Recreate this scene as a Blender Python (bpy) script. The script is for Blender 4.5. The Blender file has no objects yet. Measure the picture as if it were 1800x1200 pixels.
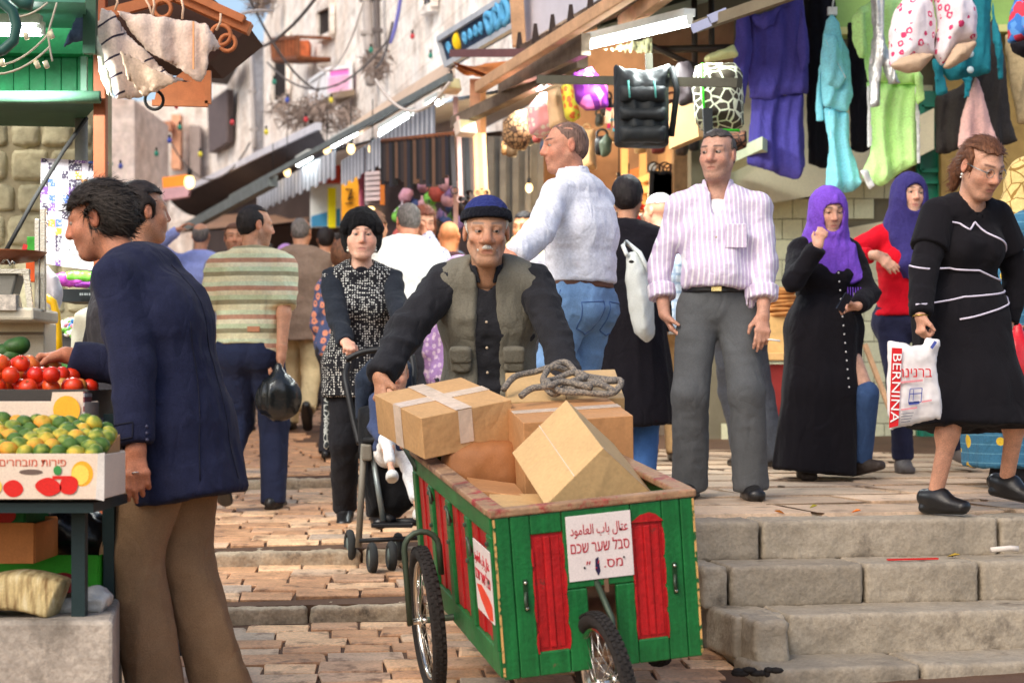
import bpy, bmesh, math, random
import numpy as np
from mathutils import Vector, Matrix
random.seed(11); np.random.seed(11)
sc = bpy.context.scene
R = math.radians

# ---------------------------------------------------------------- camera
F, CX, HY, CZ = 3300.0, 900.0, 685.0, 1.0     # focal length / principal column / horizon row in photo pixels, eye height
def P(px, py, D):
    """photo pixel + metres of depth (judged from what the thing stands on) -> world point"""
    return Vector(((px-CX)/F*D, D, CZ+(HY-py)/F*D))
cam = bpy.data.cameras.new('camera'); cam.sensor_width = 36; cam.lens = F/1800*36
cam.shift_y = (HY-600)/1800; cam.clip_end = 500; cam.clip_start = .1
cam.dof.use_dof = True; cam.dof.focus_distance = 7.6; cam.dof.aperture_fstop = 3.6
co = bpy.data.objects.new('camera', cam); sc.collection.objects.link(co)
co.location = (0, 0, CZ); co.rotation_euler = (R(90), 0, 0); sc.camera = co
# ---------------------------------------------------------------- sky, sun, exposure
w = bpy.data.worlds.new('World'); sc.world = w; w.use_nodes = True
nt = w.node_tree; bg = nt.nodes['Background']
sky = nt.nodes.new('ShaderNodeTexSky'); sky.sky_type = 'NISHITA'; sky.sun_disc = False
SUN_EL, SUN_AZ = 42, 215
sky.sun_elevation = R(SUN_EL); sky.sun_rotation = R(SUN_AZ); sky.air_density = 1.0; sky.dust_density = 3.0; sky.ozone_density = .5
nt.links.new(sky.outputs[0], bg.inputs[0]); bg.inputs[1].default_value = .15
sl = bpy.data.lights.new('sun', 'SUN'); sl.energy = .9; sl.angle = R(32); sl.color = (1, .92, .8)
so = bpy.data.objects.new('sun', sl); sc.collection.objects.link(so)
so.rotation_euler = Vector((-math.sin(R(SUN_AZ))*math.cos(R(SUN_EL)), -math.cos(R(SUN_AZ))*math.cos(R(SUN_EL)), -math.sin(R(SUN_EL)))).to_track_quat('-Z', 'Y').to_euler()
vs = sc.view_settings; vs.view_transform = 'Standard'; vs.look = 'None'; vs.exposure = .62; vs.gamma = 1
sc.render.engine = 'CYCLES'
try:
    sc.cycles.use_denoising = True; sc.cycles.max_bounces = 6; sc.cycles.use_adaptive_sampling = True
    sc.cycles.caustics_reflective = False; sc.cycles.caustics_refractive = False
except Exception: pass

# ---------------------------------------------------------------- materials
def C(r, g=None, b=None):
    if g is None: h = r.lstrip('#'); r, g, b = int(h[:2], 16), int(h[2:4], 16), int(h[4:], 16)
    f = lambda c: (c/255/12.92 if c/255 <= .04045 else ((c/255+.055)/1.055)**2.4)
    return (f(r), f(g), f(b), 1)
_m = {}
class NT:
    def __init__(s, m): s.t = m.node_tree; s.n = s.t.nodes; s.l = s.t.links
    def new(s, ty, **kw):
        n = s.n.new('ShaderNode'+ty)
        for k, v in kw.items(): setattr(n, k, v)
        return n
    def link(s, a, b): s.l.new(a, b)
    def math(s, op, a, b=None, c=None):
        n = s.new('Math', operation=op)
        for i, v in enumerate((a, b, c)):
            if v is None: continue
            if isinstance(v, (int, float)): n.inputs[i].default_value = v
            else: s.link(v, n.inputs[i])
        return n.outputs[0]
    def mix(s, f, a, b, bt='MIX'):
        n = s.new('Mix', data_type='RGBA', blend_type=bt)
        for i, v in ((0, f), (6, a), (7, b)):
            if isinstance(v, (int, float)): n.inputs[i].default_value = v
            elif isinstance(v, tuple): n.inputs[i].default_value = v
            else: s.link(v, n.inputs[i])
        return n.outputs[2]
    def noise(s, co, scale, detail=3, rough=.55, dist=0):
        n = s.new('TexNoise'); n.inputs['Scale'].default_value = scale; n.inputs['Detail'].default_value = detail
        n.inputs['Roughness'].default_value = rough; n.inputs['Distortion'].default_value = dist
        s.link(co, n.inputs['Vector']); return n.outputs['Fac']
    def vor(s, co, scale, feature='F1', rnd=1):
        n = s.new('TexVoronoi', feature=feature); n.inputs['Scale'].default_value = scale; n.inputs['Randomness'].default_value = rnd
        s.link(co, n.inputs['Vector']); return n
    def ramp(s, f, *stops, const=False):
        n = s.new('ValToRGB'); e = n.color_ramp
        if const: e.interpolation = 'CONSTANT'
        while len(e.elements) > 1: e.elements.remove(e.elements[-1])
        for i, (p, c) in enumerate(stops):
            el = e.elements[0] if i == 0 else e.elements.new(p)
            el.position = p; el.color = c if isinstance(c, tuple) else (c, c, c, 1)
        s.link(f, n.inputs[0]); return n.outputs[0]
    def xyz(s, co):
        n = s.new('SeparateXYZ'); s.link(co, n.inputs[0]); return n.outputs
    def mapv(s, co, sc_=(1, 1, 1), loc=(0, 0, 0), rot=(0, 0, 0)):
        n = s.new('Mapping'); n.inputs['Scale'].default_value = sc_; n.inputs['Location'].default_value = loc; n.inputs['Rotation'].default_value = rot
        s.link(co, n.inputs[0]); return n.outputs[0]
def mat(name, col=(.5, .5, .5, 1), rough=.75, var=.14, vs=5, bump=.12, bs=140, metal=0, spec=.3, fn=None, sss=0, emit=None, alpha=1, sheen=0, coat=0, dirt=None, perobj=0, trans=0, fine=.08, wr=0, world=False):
    if name in _m: return _m[name]
    m = bpy.data.materials.new(name); m.use_nodes = True; _m[name] = m
    t = NT(m); b = t.n['Principled BSDF']; tc = t.new('TexCoord'); co = tc.outputs['Object'] if not world else t.new('NewGeometry').outputs['Position']
    if isinstance(col, str): col = C(col)
    base = fn(t, co) if fn else col
    dk = lambda k: (max(0, 1-k),)*3+(1,)
    if var:
        f = t.ramp(t.noise(co, vs, 4, .6), (.3, dk(var)), (.7, tuple(1+var for _ in range(3))+(1,)))
        base = t.mix(1.0, base, f, 'MULTIPLY')
    if fine:
        f = t.ramp(t.noise(co, bs*1.3, 2), (.3, dk(fine)), (.7, (1+fine,)*3+(1,)))
        base = t.mix(1.0, base, f, 'MULTIPLY')
    if perobj:
        oi = t.new('ObjectInfo'); f = t.ramp(oi.outputs['Random'], (0, dk(perobj)), (1, (1+perobj*.7,)*3+(1,)))
        base = t.mix(1.0, base, f, 'MULTIPLY')
    if dirt:
        f = t.ramp(t.noise(co, dirt[1], 6, .65), (dirt[2], 0.), (min(1, dirt[2]+.16), 1.))
        base = t.mix(f, base, dirt[0])
    if isinstance(base, tuple): b.inputs['Base Color'].default_value = base
    else: t.link(base, b.inputs['Base Color'])
    b.inputs['Roughness'].default_value = rough; b.inputs['Metallic'].default_value = metal; b.inputs['Specular IOR Level'].default_value = spec
    if sss: b.inputs['Subsurface Weight'].default_value = sss; b.inputs['Subsurface Radius'].default_value = (.012, .005, .003); b.inputs['Subsurface Scale'].default_value = 1
    if sheen: b.inputs['Sheen Weight'].default_value = sheen
    if coat: b.inputs['Coat Weight'].default_value = coat; b.inputs['Coat Roughness'].default_value = .15
    if trans: b.inputs['Transmission Weight'].default_value = trans
    if alpha < 1: b.inputs['Alpha'].default_value = alpha
    if emit: b.inputs['Emission Color'].default_value = emit[0]; b.inputs['Emission Strength'].default_value = emit[1]
    nrm_ = None
    if wr:
        r_ = t.math('ABSOLUTE', t.math('SUBTRACT', t.noise(t.mapv(co, (1, 1, .6)), wr, 1.5, .5, 1.), .5)); b0 = t.new('Bump'); b0.inputs['Strength'].default_value = .75; b0.inputs['Distance'].default_value = .024
        t.link(r_, b0.inputs['Height']); nrm_ = b0.outputs[0]; t.link(nrm_, b.inputs['Normal'])
    if bump:
        bn = t.new('Bump'); bn.inputs['Strength'].default_value = bump; bn.inputs['Distance'].default_value = .01
        t.link(t.noise(co, bs, 4, .6), bn.inputs['Height'])
        if nrm_ is not None: t.link(nrm_, bn.inputs['Normal'])
        t.link(bn.outputs[0], b.inputs['Normal'])
    return m
def cloth(name, col, **k):
    d = dict(rough=.9, var=.12, vs=7, bump=.35, bs=70, spec=.12, sheen=.04, fine=.12, wr=8.5); d.update(k); return mat(name, col, **d)

# ---------------------------------------------------------------- objects
def tag(o, label=None, cat=None, group=None, kind=None):
    if label: o['label'] = label
    if cat: o['category'] = cat
    if group: o['group'] = group
    if kind: o['kind'] = kind
    return o
def thing(name, loc, label, cat, group=None, mw=None):
    o = bpy.data.objects.new(name, None); sc.collection.objects.link(o); o.empty_display_size = .1
    if mw is not None: o.matrix_world = mw
    else: o.location = loc
    return tag(o, label, cat, group)
def root_loc(o):
    v = Vector((0, 0, 0))
    while o is not None: v += o.location; o = o.parent
    return v
def setm(me, m):
    for x in (m if isinstance(m, (list, tuple)) else [m]): me.materials.append(x)
def link(name, me, parent=None, loc=None, bev=0, seg=2):
    o = bpy.data.objects.new(name, me); sc.collection.objects.link(o)
    if parent: o.parent = parent
    if loc is not None: o.location = loc
    if bev:
        b = o.modifiers.new('bevel', 'BEVEL'); b.width = bev; b.segments = seg; b.limit_method = 'ANGLE'; b.angle_limit = R(50)
    return o
def raw(name, v, f, m=None, smooth=False, mi=None):
    me = bpy.data.meshes.new(name)
    v = np.asarray(v, np.float32).reshape(-1, 3)
    me.from_pydata(v.tolist(), [], f if isinstance(f, list) else f.tolist())
    if m is not None: setm(me, m)
    if mi is not None: me.polygons.foreach_set('material_index', mi)
    if smooth: me.polygons.foreach_set('use_smooth', [True]*len(me.polygons))
    me.update(); return me
class MB:
    """collects primitive shapes (world or local coordinates) into one mesh"""
    def __init__(s): s.v = []; s.f = []; s.sm = []; s.m = []; s.cm = 0
    def _a(s, v, f, sm=False):
        n = len(s.v); s.v += [tuple(x) for x in v]; s.f += [tuple(i+n for i in q) for q in f]; s.sm += [sm]*len(f); s.m += [s.cm]*len(f); return s
    def hexa(s, c): return s._a(c, [(0, 3, 2, 1), (4, 5, 6, 7), (0, 1, 5, 4), (1, 2, 6, 5), (2, 3, 7, 6), (3, 0, 4, 7)])
    def box(s, c, d, M=None):
        c = Vector(c); x, y, z = d[0]/2, d[1]/2, d[2]/2
        q = [(-x, -y, -z), (x, -y, -z), (x, y, -z), (-x, y, -z), (-x, -y, z), (x, -y, z), (x, y, z), (-x, y, z)]
        q = [Vector(p) for p in q]
        if M is not None: q = [M @ p for p in q]
        return s.hexa([c+p for p in q])
    def beam(s, a, b, wd, h, up=(0, 0, 1)):
        a, b = Vector(a), Vector(b); d = (b-a).normalized(); u = d.cross(Vector(up))
        if u.length < 1e-4: u = d.cross(Vector((1, 0, 0)))
        u.normalize(); n = u.cross(d); u *= wd/2; n *= h/2
        return s.hexa([a-u-n, a+u-n, b+u-n, b-u-n, a-u+n, a+u+n, b+u+n, b-u+n])
    def tube(s, pts, r, n=8, cap=True):
        pts = [Vector(p) for p in pts]; rs = r if isinstance(r, (list, tuple)) else [r]*len(pts); v = []; f = []
        prev = None
        for i, p in enumerate(pts):
            t = (pts[min(i+1, len(pts)-1)]-pts[max(i-1, 0)]).normalized()
            if prev is None: u = t.orthogonal().normalized()
            else:
                u = prev-t*prev.dot(t); u = u.normalized() if u.length > 1e-5 else t.orthogonal().normalized()
            prev = u; w_ = t.cross(u)
            v += [p+(u*math.cos(2*math.pi*k/n)+w_*math.sin(2*math.pi*k/n))*rs[i] for k in range(n)]
        for i in range(len(pts)-1):
            for k in range(n): a = i*n+k; b = i*n+(k+1) % n; f.append((a, b, b+n, a+n))
        if cap: f.append(tuple(range(n-1, -1, -1))); f.append(tuple(range((len(pts)-1)*n, len(pts)*n)))
        return s._a(v, f, True)
    def lathe(s, prof, o=(0, 0, 0), M=None, n=20):
        """profile of (radius, height)"""
        o = Vector(o); v = []; f = []
        for r, z in prof:
            for k in range(n):
                p = Vector((r*math.cos(2*math.pi*k/n), r*math.sin(2*math.pi*k/n), z)); v.append(o+(M @ p if M else p))
        for i in range(len(prof)-1):
            for k in range(n): a = i*n+k; b = i*n+(k+1) % n; f.append((a, b, b+n, a+n))
        f.append(tuple(range(n-1, -1, -1))); f.append(tuple(range((len(prof)-1)*n, len(prof)*n)))
        return s._a(v, f, True)
    def torus(s, c, ax, Rr, r, n=28, k=8, ry=None):
        c = Vector(c); ax = Vector(ax).normalized(); u = ax.orthogonal().normalized(); w_ = ax.cross(u)
        v = []; f = []; ry = ry or r
        for i in range(n):
            a = 2*math.pi*i/n; d = u*math.cos(a)+w_*math.sin(a)
            for j in range(k):
                b = 2*math.pi*j/k; v.append(c+d*(Rr+r*math.cos(b))+ax*ry*math.sin(b))
        for i in range(n):
            for j in range(k):
                f.append((i*k+j, i*k+(j+1) % k, ((i+1) % n)*k+(j+1) % k, ((i+1) % n)*k+j))
        return s._a(v, f, True)
    def prism(s, pts, d):
        """polygon (world points) thickened by vector d"""
        pts = [Vector(p) for p in pts]; d = Vector(d); n = len(pts)
        return s._a(pts+[p+d for p in pts], [tuple(range(n-1, -1, -1)), tuple(range(n, 2*n))]+[(i, (i+1) % n, (i+1) % n+n, i+n) for i in range(n)])
    def quad(s, *p): return s._a(p, [tuple(range(len(p)))])
    def ball(s, c, r, M=None, n=12, m=8):
        c = Vector(c); r = r if isinstance(r, tuple) else (r, r, r); v = []; f = []
        for i in range(m+1):
            th = math.pi*i/m
            for k in range(n):
                p = Vector((r[0]*math.sin(th)*math.cos(2*math.pi*k/n), r[1]*math.sin(th)*math.sin(2*math.pi*k/n), r[2]*math.cos(th)))
                v.append(c+(M @ p if M else p))
        for i in range(m):
            for k in range(n): a = i*n+k; b = i*n+(k+1) % n; f.append((a, a+n, b+n, b))
        return s._a(v, f, True)
    def mesh(s, name, m=None, off=None):
        v = np.array([tuple(x) for x in s.v], np.float32)
        if off is not None: v = v-np.array(off, np.float32)
        me = raw(name, v, s.f, m, mi=s.m); me.polygons.foreach_set('use_smooth', s.sm); return me
    def top(s, name, m, label, cat, group=None, kind=None, bev=0, org=None):
        v = np.array([tuple(x) for x in s.v], np.float32)
        if org is None: org = Vector((float(v[:, 0].mean()), float(v[:, 1].mean()), float(v[:, 2].min())))
        o = link(name, s.mesh(name, m, org), None, org, bev); return tag(o, label, cat, group, kind)
    def part(s, name, m, parent, world=True, bev=0, label=None):
        off = root_loc(parent) if world else None
        o = link(name, s.mesh(name, m, off), parent, None, bev); return tag(o, label)
def copy_tree(o, parent=None):
    c = o.copy(); sc.collection.objects.link(c); c.parent = parent
    for ch in list(o.children): copy_tree(ch, c)
    return c
def text_mesh(s, size, fontname=None, ext=.0008):
    cu = bpy.data.curves.new('t', 'FONT'); cu.body = s; cu.size = size; cu.align_x = 'CENTER'; cu.align_y = 'CENTER'; cu.extrude = ext; cu.resolution_u = 3
    o = bpy.data.objects.new('t', cu); sc.collection.objects.link(o)
    dg = bpy.context.evaluated_depsgraph_get(); me = bpy.data.meshes.new_from_object(o.evaluated_get(dg))
    bpy.data.objects.remove(o); bpy.data.curves.remove(cu); return me
def lettering(name, s, size, m, parent, M, sx=1, fit=None):
    """flat raised lettering; M maps (x right, y up, z out) to parent space"""
    me = text_mesh(s, size)
    if fit: xs = [v.co.x for v in me.vertices]; sx = fit/(max(xs)-min(xs)); me.transform(Matrix.Translation((-(max(xs)+min(xs))/2, 0, 0)))
    me.transform(M @ Matrix.Diagonal((sx, 1, 1, 1))); me.materials.clear(); setm(me, m); return link(name, me, parent)

# ---------------------------------------------------------------- distance-field modelling
_lat = np.random.RandomState(3).rand(32, 32, 32).astype(np.float32)*2-1
def vnoise(p, seed=0):
    p = np.asarray(p, np.float32)+seed*7.31; i = np.floor(p).astype(np.int64); f = p-i; f = f*f*(3-2*f); i &= 31; j = (i+1) & 31
    x0, y0, z0 = i.T; x1, y1, z1 = j.T; fx, fy, fz = f.T
    l = lambda a, b, t: a+(b-a)*t
    return l(l(l(_lat[x0, y0, z0], _lat[x1, y0, z0], fx), l(_lat[x0, y1, z0], _lat[x1, y1, z0], fx), fy),
             l(l(_lat[x0, y0, z1], _lat[x1, y0, z1], fx), l(_lat[x0, y1, z1], _lat[x1, y1, z1], fx), fy), fz)
A = lambda v: np.array(v, np.float32)
def nrm(v): v = A(v); return v/max(1e-9, np.linalg.norm(v))
def cone(a, b, ra, rb, flat=0):
    a, b = A(a), A(b); ba = b-a; L2 = max(1e-9, float(ba@ba)); m = max(ra, rb); dn = ba/math.sqrt(L2)
    def f(X, Y, Z):
        x, y, z = X-a[0], Y-a[1], Z-a[2]; t0 = (x*ba[0]+y*ba[1]+z*ba[2])/L2; t = np.clip(t0, 0, 1)
        d = np.sqrt((x-t*ba[0])**2+(y-t*ba[1])**2+(z-t*ba[2])**2)-(ra+(rb-ra)*t)
        if flat: d = np.maximum(d, (t0-1)*math.sqrt(L2))
        return d
    return f, np.minimum(a, b)-m, np.maximum(a, b)+m
def ell(c, r, M=None):
    c = A(c); r = A((r, r, r) if isinstance(r, (int, float)) else r); M = np.eye(3, dtype=np.float32) if M is None else A(M); mr = float(r.max())
    def f(X, Y, Z):
        x, y, z = X-c[0], Y-c[1], Z-c[2]
        q = [(M[0, i]*x+M[1, i]*y+M[2, i]*z)/r[i] for i in range(3)]
        k0 = np.sqrt(q[0]**2+q[1]**2+q[2]**2); k1 = np.sqrt((q[0]/r[0])**2+(q[1]/r[1])**2+(q[2]/r[2])**2)
        return k0*(k0-1)/np.maximum(k1, 1e-6)
    return f, c-mr, c+mr
def ecap(c0, c1, u, a0, b0, a1, b1, flat=False, ex=2.0):
    """capsule with elliptic section: half width a along u, half depth b across"""
    c0, c1 = A(c0), A(c1); wv = c1-c0; L = float(np.linalg.norm(wv)); wv = wv/L; u = A(u); u = nrm(u-wv*(u@wv)); v = np.cross(wv, u); m = max(a0, b0, a1, b1)
    def f(X, Y, Z):
        x, y, z = X-c0[0], Y-c0[1], Z-c0[2]; h = x*wv[0]+y*wv[1]+z*wv[2]; t = np.clip(h/L, 0, 1)
        a = a0+(a1-a0)*t; b = b0+(b1-b0)*t; mn = np.minimum(a, b); o = (h-t*L)
        pu = np.abs((x*u[0]+y*u[1]+z*u[2])/a); pv = np.abs((x*v[0]+y*v[1]+z*v[2])/b)
        if flat:
            return np.maximum(((pu**ex+pv**ex)**(1/ex)-1)*mn, np.abs(h-L/2)-L/2)
        return ((pu**ex+pv**ex+np.abs(o/mn)**ex)**(1/ex)-1)*mn
    return f, np.minimum(c0, c1)-m, np.maximum(c0, c1)+m
class SDF:
    def __init__(s, h): s.p = []; s.h = h; s.cuts = []
    def u(s, pr, k=.02): s.p.append((pr, k, 0)); return s
    def d(s, pr, k=.01): s.p.append((pr, k, 1)); return s
    def cut(s, f): s.p.append((f, 0, 2)); return s
    def grid(s):
        h = s.h; us = [p for p in s.p if p[2] == 0]
        lo = np.min([p[0][1] for p in us], 0)-4*h; hi = np.max([p[0][2] for p in us], 0)+4*h
        ax = [np.arange(lo[i], hi[i]+h, h, dtype=np.float32) for i in range(3)]
        D = np.full([len(a) for a in ax], 9., np.float32)
        for pr, k, mode in s.p:
            if mode == 2:
                D = np.maximum(D, pr(ax[0][:, None, None], ax[1][None, :, None], ax[2][None, None, :])); continue
            f, l, g = pr; e = k+2.5*h; sl = []
            for i in range(3):
                a = max(0, int((l[i]-e-lo[i])/h)); b = min(len(ax[i]), int((g[i]+e-lo[i])/h)+2); sl.append(slice(a, max(a+1, b)))
            sl = tuple(sl); d = f(ax[0][sl[0]][:, None, None], ax[1][sl[1]][None, :, None], ax[2][sl[2]][None, None, :]); o = D[sl]
            if mode == 0:
                t = np.clip(.5+.5*(d-o)/k, 0, 1); D[sl] = d+(o-d)*t-k*t*(1-t)
            else:
                d = -d; t = np.clip(.5-.5*(d-o)/k, 0, 1); D[sl] = d+(o-d)*t+k*t*(1-t)
        return D, ax
    def surf(s):
        D, ax = s.grid(); S = D < 0
        n = np.zeros(tuple(x-1 for x in D.shape), np.uint8)
        cs = [(i, j, k) for i in (0, 1) for j in (0, 1) for k in (0, 1)]
        sh = D.shape
        vw = lambda Ar, c: Ar[c[0]:sh[0]-1+c[0], c[1]:sh[1]-1+c[1], c[2]:sh[2]-1+c[2]]
        for c in cs: n += vw(S, c)
        act = (n > 0) & (n < 8); I = np.argwhere(act)
        if len(I) == 0: return np.zeros((0, 3), np.float32), np.zeros((0, 4), int)
        idx = np.full(act.shape, -1, np.int64); idx[act] = np.arange(len(I))
        V = np.stack([D[I[:, 0]+c[0], I[:, 1]+c[1], I[:, 2]+c[2]] for c in cs], 1)
        acc = np.zeros((len(I), 3), np.float32); cnt = np.zeros((len(I), 1), np.float32); ca = A(cs)
        for a in range(8):
            for b in range(a+1, 8):
                if abs(ca[a]-ca[b]).sum() != 1: continue
                m = (V[:, a] < 0) != (V[:, b] < 0); t = np.where(m, V[:, a]/np.where(m, V[:, a]-V[:, b], 1), 0)[:, None]
                acc += np.where(m[:, None], ca[a]+(ca[b]-ca[a])*t, 0); cnt += m[:, None]
        pos = (I+acc/cnt)*s.h+A([ax[0][0], ax[1][0], ax[2][0]])
        fs = []
        for a in range(3):
            b, c = (a+1) % 3, (a+2) % 3
            s0 = [slice(None)]*3; s1 = [slice(None)]*3; s0[a] = slice(0, -1); s1[a] = slice(1, None)
            e = S[tuple(s0)] != S[tuple(s1)]; E = np.argwhere(e)
            ok = (E[:, b] > 0) & (E[:, c] > 0) & (E[:, b] < sh[b]-1) & (E[:, c] < sh[c]-1); E = E[ok]
            if not len(E): continue
            def at(db, dc): q = E.copy(); q[:, b] -= db; q[:, c] -= dc; return idx[q[:, 0], q[:, 1], q[:, 2]]
            Q = np.stack([at(1, 1), at(0, 1), at(0, 0), at(1, 0)], 1)
            ins = S[E[:, 0], E[:, 1], E[:, 2]]; Q[~ins] = Q[~ins][:, ::-1]; fs.append(Q)
        f = np.concatenate(fs); return pos.astype(np.float32), f[(f >= 0).all(1)]
def vnormals(v, f):
    n = np.zeros_like(v); fn = np.cross(v[f[:, 2]]-v[f[:, 0]], v[f[:, 3]]-v[f[:, 1]])
    for i in range(4): np.add.at(n, f[:, i], fn)
    return n/np.maximum(1e-9, np.linalg.norm(n, axis=1, keepdims=True))
def relax(v, f, it=1, lam=.5):
    for _ in range(it):
        s = np.zeros_like(v); c = np.zeros((len(v), 1), np.float32)
        for a, b in ((0, 1), (1, 2), (2, 3), (3, 0)):
            np.add.at(s, f[:, a], v[f[:, b]]); np.add.at(c, f[:, a], 1)
        v = v+lam*(s/np.maximum(c, 1)-v)
    return v
def folds(v, f, amp, fr, seed=0, sharp=True):
    n = vnormals(v, f); x = vnoise(v*A(fr), seed)
    if sharp: x = 1-2.2*np.abs(x)
    x = x*.7+.3*vnoise(v*A(fr)*2.1, seed+5)
    return v+n*(x*amp)[:, None]
def sdf_obj(name, s, m, parent, fold=None, rel=1, label=None, off=None):
    v, f = s.surf(); v = relax(v, f, rel)
    if fold:
        for q in (fold if isinstance(fold, list) else [fold]): v = folds(v, f, *q)
    off = root_loc(parent) if off is None else off
    o = link(name, raw(name, v-A(off), f, m, True), parent); return tag(o, label)
# ---------------------------------------------------------------- people
def rotv(v, ax, a):
    v, ax = A(v), nrm(ax); c, s_ = math.cos(a), math.sin(a); return v*c+np.cross(ax, v)*s_+ax*(ax@v)*(1-c)
def ik(a, t, l1, l2, pole):
    a, t = A(a), A(t); d = t-a; L = float(np.linalg.norm(d)); dn = d/max(L, 1e-6); L2 = min(L, (l1+l2)*.995)
    t = a+dn*L2; x = (l1*l1-l2*l2+L2*L2)/(2*L2); h = math.sqrt(max(0, l1*l1-x*x)); p = A(pole); p = nrm(p-dn*(p@dn)); return a+dn*x+p*h, t
SKIN = None
def skin_mat():
    def fn(t, co):
        a = t.new('Attribute'); a.attribute_name = 'tint'
        return a.outputs['Color']
    return mat('skin', fn=fn, rough=.5, var=.16, vs=26, bump=.25, bs=190, spec=.35, sss=.1, fine=.18)
HAIR = {}
def hair_mat(name, col): 
    def fn(t, co):
        n = t.noise(t.mapv(co, (90, 90, 14)), 1.5, 3)
        return t.ramp(n, (.3, tuple(c*.45 for c in col[:3])+(1,)), (.72, tuple(min(1, c*1.7) for c in col[:3])+(1,)))
    return mat('hair_'+name, fn=fn, rough=.55, var=.2, vs=10, bump=.5, bs=160, spec=.3)
EYEW = lambda: mat('eye_white', C(158, 140, 128), rough=.25, var=.05, bump=0, spec=.5)
EYEI = lambda: mat('eye_iris', C(32, 20, 14), rough=.15, var=0, bump=0, spec=.6, fine=0)

class Person:
    def __init__(s, label, at, H=1.74, yaw=0, sex='m', fat=1., lean=0, hunch=8, tilt=0, twist=0, head=(0, 0, 0), pel=(0, 0, 0), z=None, q=1,
                 skin=(196, 140, 108), feet=None, hs=1., neck=1., cat='person', group=None):
        s.q = q; s.sex = sex; s.fat = fat; s.H = H; k = H/1.75; s.k = k; s.hs = hs*(1.0 if sex != 'b' else .86)*(.97 if sex == 'w' else 1)
        px, D = at; X = (px-CX)/F*D; z = gz(X, D) if z is None else z; s.g = A((X, D, z)); s.skin = A(C(*skin)[:3])
        th = R(yaw); s.f = A((math.sin(th), -math.cos(th), 0)); s.l = A((math.cos(th), math.sin(th), 0)); s.up = A((0, 0, 1))
        wm = sex == 'w'
        pc = s.g+s.up*(.935*k+pel[2])+s.f*pel[0]+s.l*pel[1]; s.pc = pc
        def bend(a): v = rotv(s.up, s.l, R(a)); return rotv(v, s.f, R(tilt))   # lean forward, tilt to own right if positive
        # spine
        dirs = [bend(lean*.6), bend(lean*.9), bend(lean+hunch*.5), bend(lean+hunch*1.6)]
        ln = [.13*k, .19*k, .15*k, .06*k]; p = pc; s.sp = [pc]
        for d, L in zip(dirs, ln): p = p+d*L; s.sp.append(p)
        s.lt = rotv(s.l, s.up, R(twist)); s.lt = rotv(s.lt, s.f, R(tilt)); s.ft = nrm(np.cross(s.lt, dirs[2])); s.ut = dirs[2]; s.dirs = dirs
        s.sw = (.158 if wm else .183)*k*(.5+.5*fat)
        sc_ = s.sp[3]; s.sh = {1: sc_+s.lt*s.sw-s.ut*.005, -1: sc_-s.lt*s.sw-s.ut*.005}
        w_ = [(.165, .115), (.14, .105), (.165, .12), (.15, .085)] if not wm else [(.172, .12), (.128, .098), (.142, .108), (.125, .075)]
        s.sec = [(a*k*fat, b*k*fat) for a, b in w_]
        # head
        hd = rotv(dirs[3], s.l, R(-hunch*.8-lean*.6)) if head is None else None
        hy, hp, hr = head; nb = s.sp[4]
        s.hf = rotv(s.f, s.up, R(hy)); hl = rotv(s.l, s.up, R(hy)); s.hf = rotv(s.hf, hl, R(hp)); hu = nrm(np.cross(hl, s.hf)); 
        hl = rotv(hl, s.hf, R(hr)); hu = rotv(hu, s.hf, R(hr)); hu = nrm(hu) if hu[2] > 0 else -hu
        s.hM = np.stack([hl, s.hf, hu], 1); s.hc = nb+nrm(dirs[3]*.6+hu*.5+s.f*.12)*(.172*neck*k)+hu*.012
        # legs
        s.leg = {}; s.toe = {}; s.fp = {}
        feet = feet or {1: ((.0, .1, 0), 12, 0), -1: ((.02, -.1, 0), -12, 0)}
        for sd in (1, -1):
            (a, b, c), ty, tp = feet[sd]; ank = s.g+s.f*a+s.l*b+s.up*(c+.085*k)
            if 'g' in feet: ank[2] = c+.085*k+ (gz(ank[0], ank[1]))
            hip = pc+s.l*sd*.088*k-s.up*.02; toe = rotv(s.f, s.up, R(ty*1.0)); tl = np.cross(s.up, toe); toe = rotv(toe, tl, R(tp))
            kn, ank = ik(hip, ank, .43*k, .425*k, toe+s.f*.6+s.l*sd*.05); s.leg[sd] = (hip, kn, ank); s.toe[sd] = toe
        s.arm = {}; s.hand = {}
        o = bpy.data.objects.new('person', None); s.label = label; s.cat = cat; s.group = group
        s.L, s.U = .295*k, .255*k; s.o = None; s.bare = []
    def W(s, f, l, u): return s.g+s.f*f+s.l*l+s.up*u
    def arms(s, left=None, right=None):
        for sd, a in ((1, left), (-1, right)):
            a = a or {}; S = s.sh[sd]
            t = a.get('w'); t = S-s.up*.53*s.k+s.l*sd*.05+s.f*.06 if t is None else A(t)
            el, t = ik(S, t, s.L, s.U, a.get('pole', -s.f+s.l*sd*.35)); s.arm[sd] = (S, el, t)
            d = nrm(a.get('dir', t-el)); n = A(a.get('palm', -s.l*sd)); n = nrm(n-d*(n@d)); s.hand[sd] = (d, n, a.get('curl', .35), a.get('thumb', 1))
        return s
    # -- head shape in head space: x to own left, y forward, z up
    def hp(s, x, y, z): return s.hc+s.hM@(A((x, y, z))*s.hs)
    def hloc(s):
        M, c, k = s.hM, s.hc, s.hs
        def f(X, Y, Z):
            x, y, z = X-c[0], Y-c[1], Z-c[2]; return [(M[0, i]*x+M[1, i]*y+M[2, i]*z)/k for i in range(3)]
        return f
    def hell(s, c, r, inf=0): return ell(s.hp(*c), tuple((q+inf)*s.hs for q in r), s.hM)
    def hcone(s, a, b, ra, rb): return cone(s.hp(*a), s.hp(*b), ra*s.hs, rb*s.hs)
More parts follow.
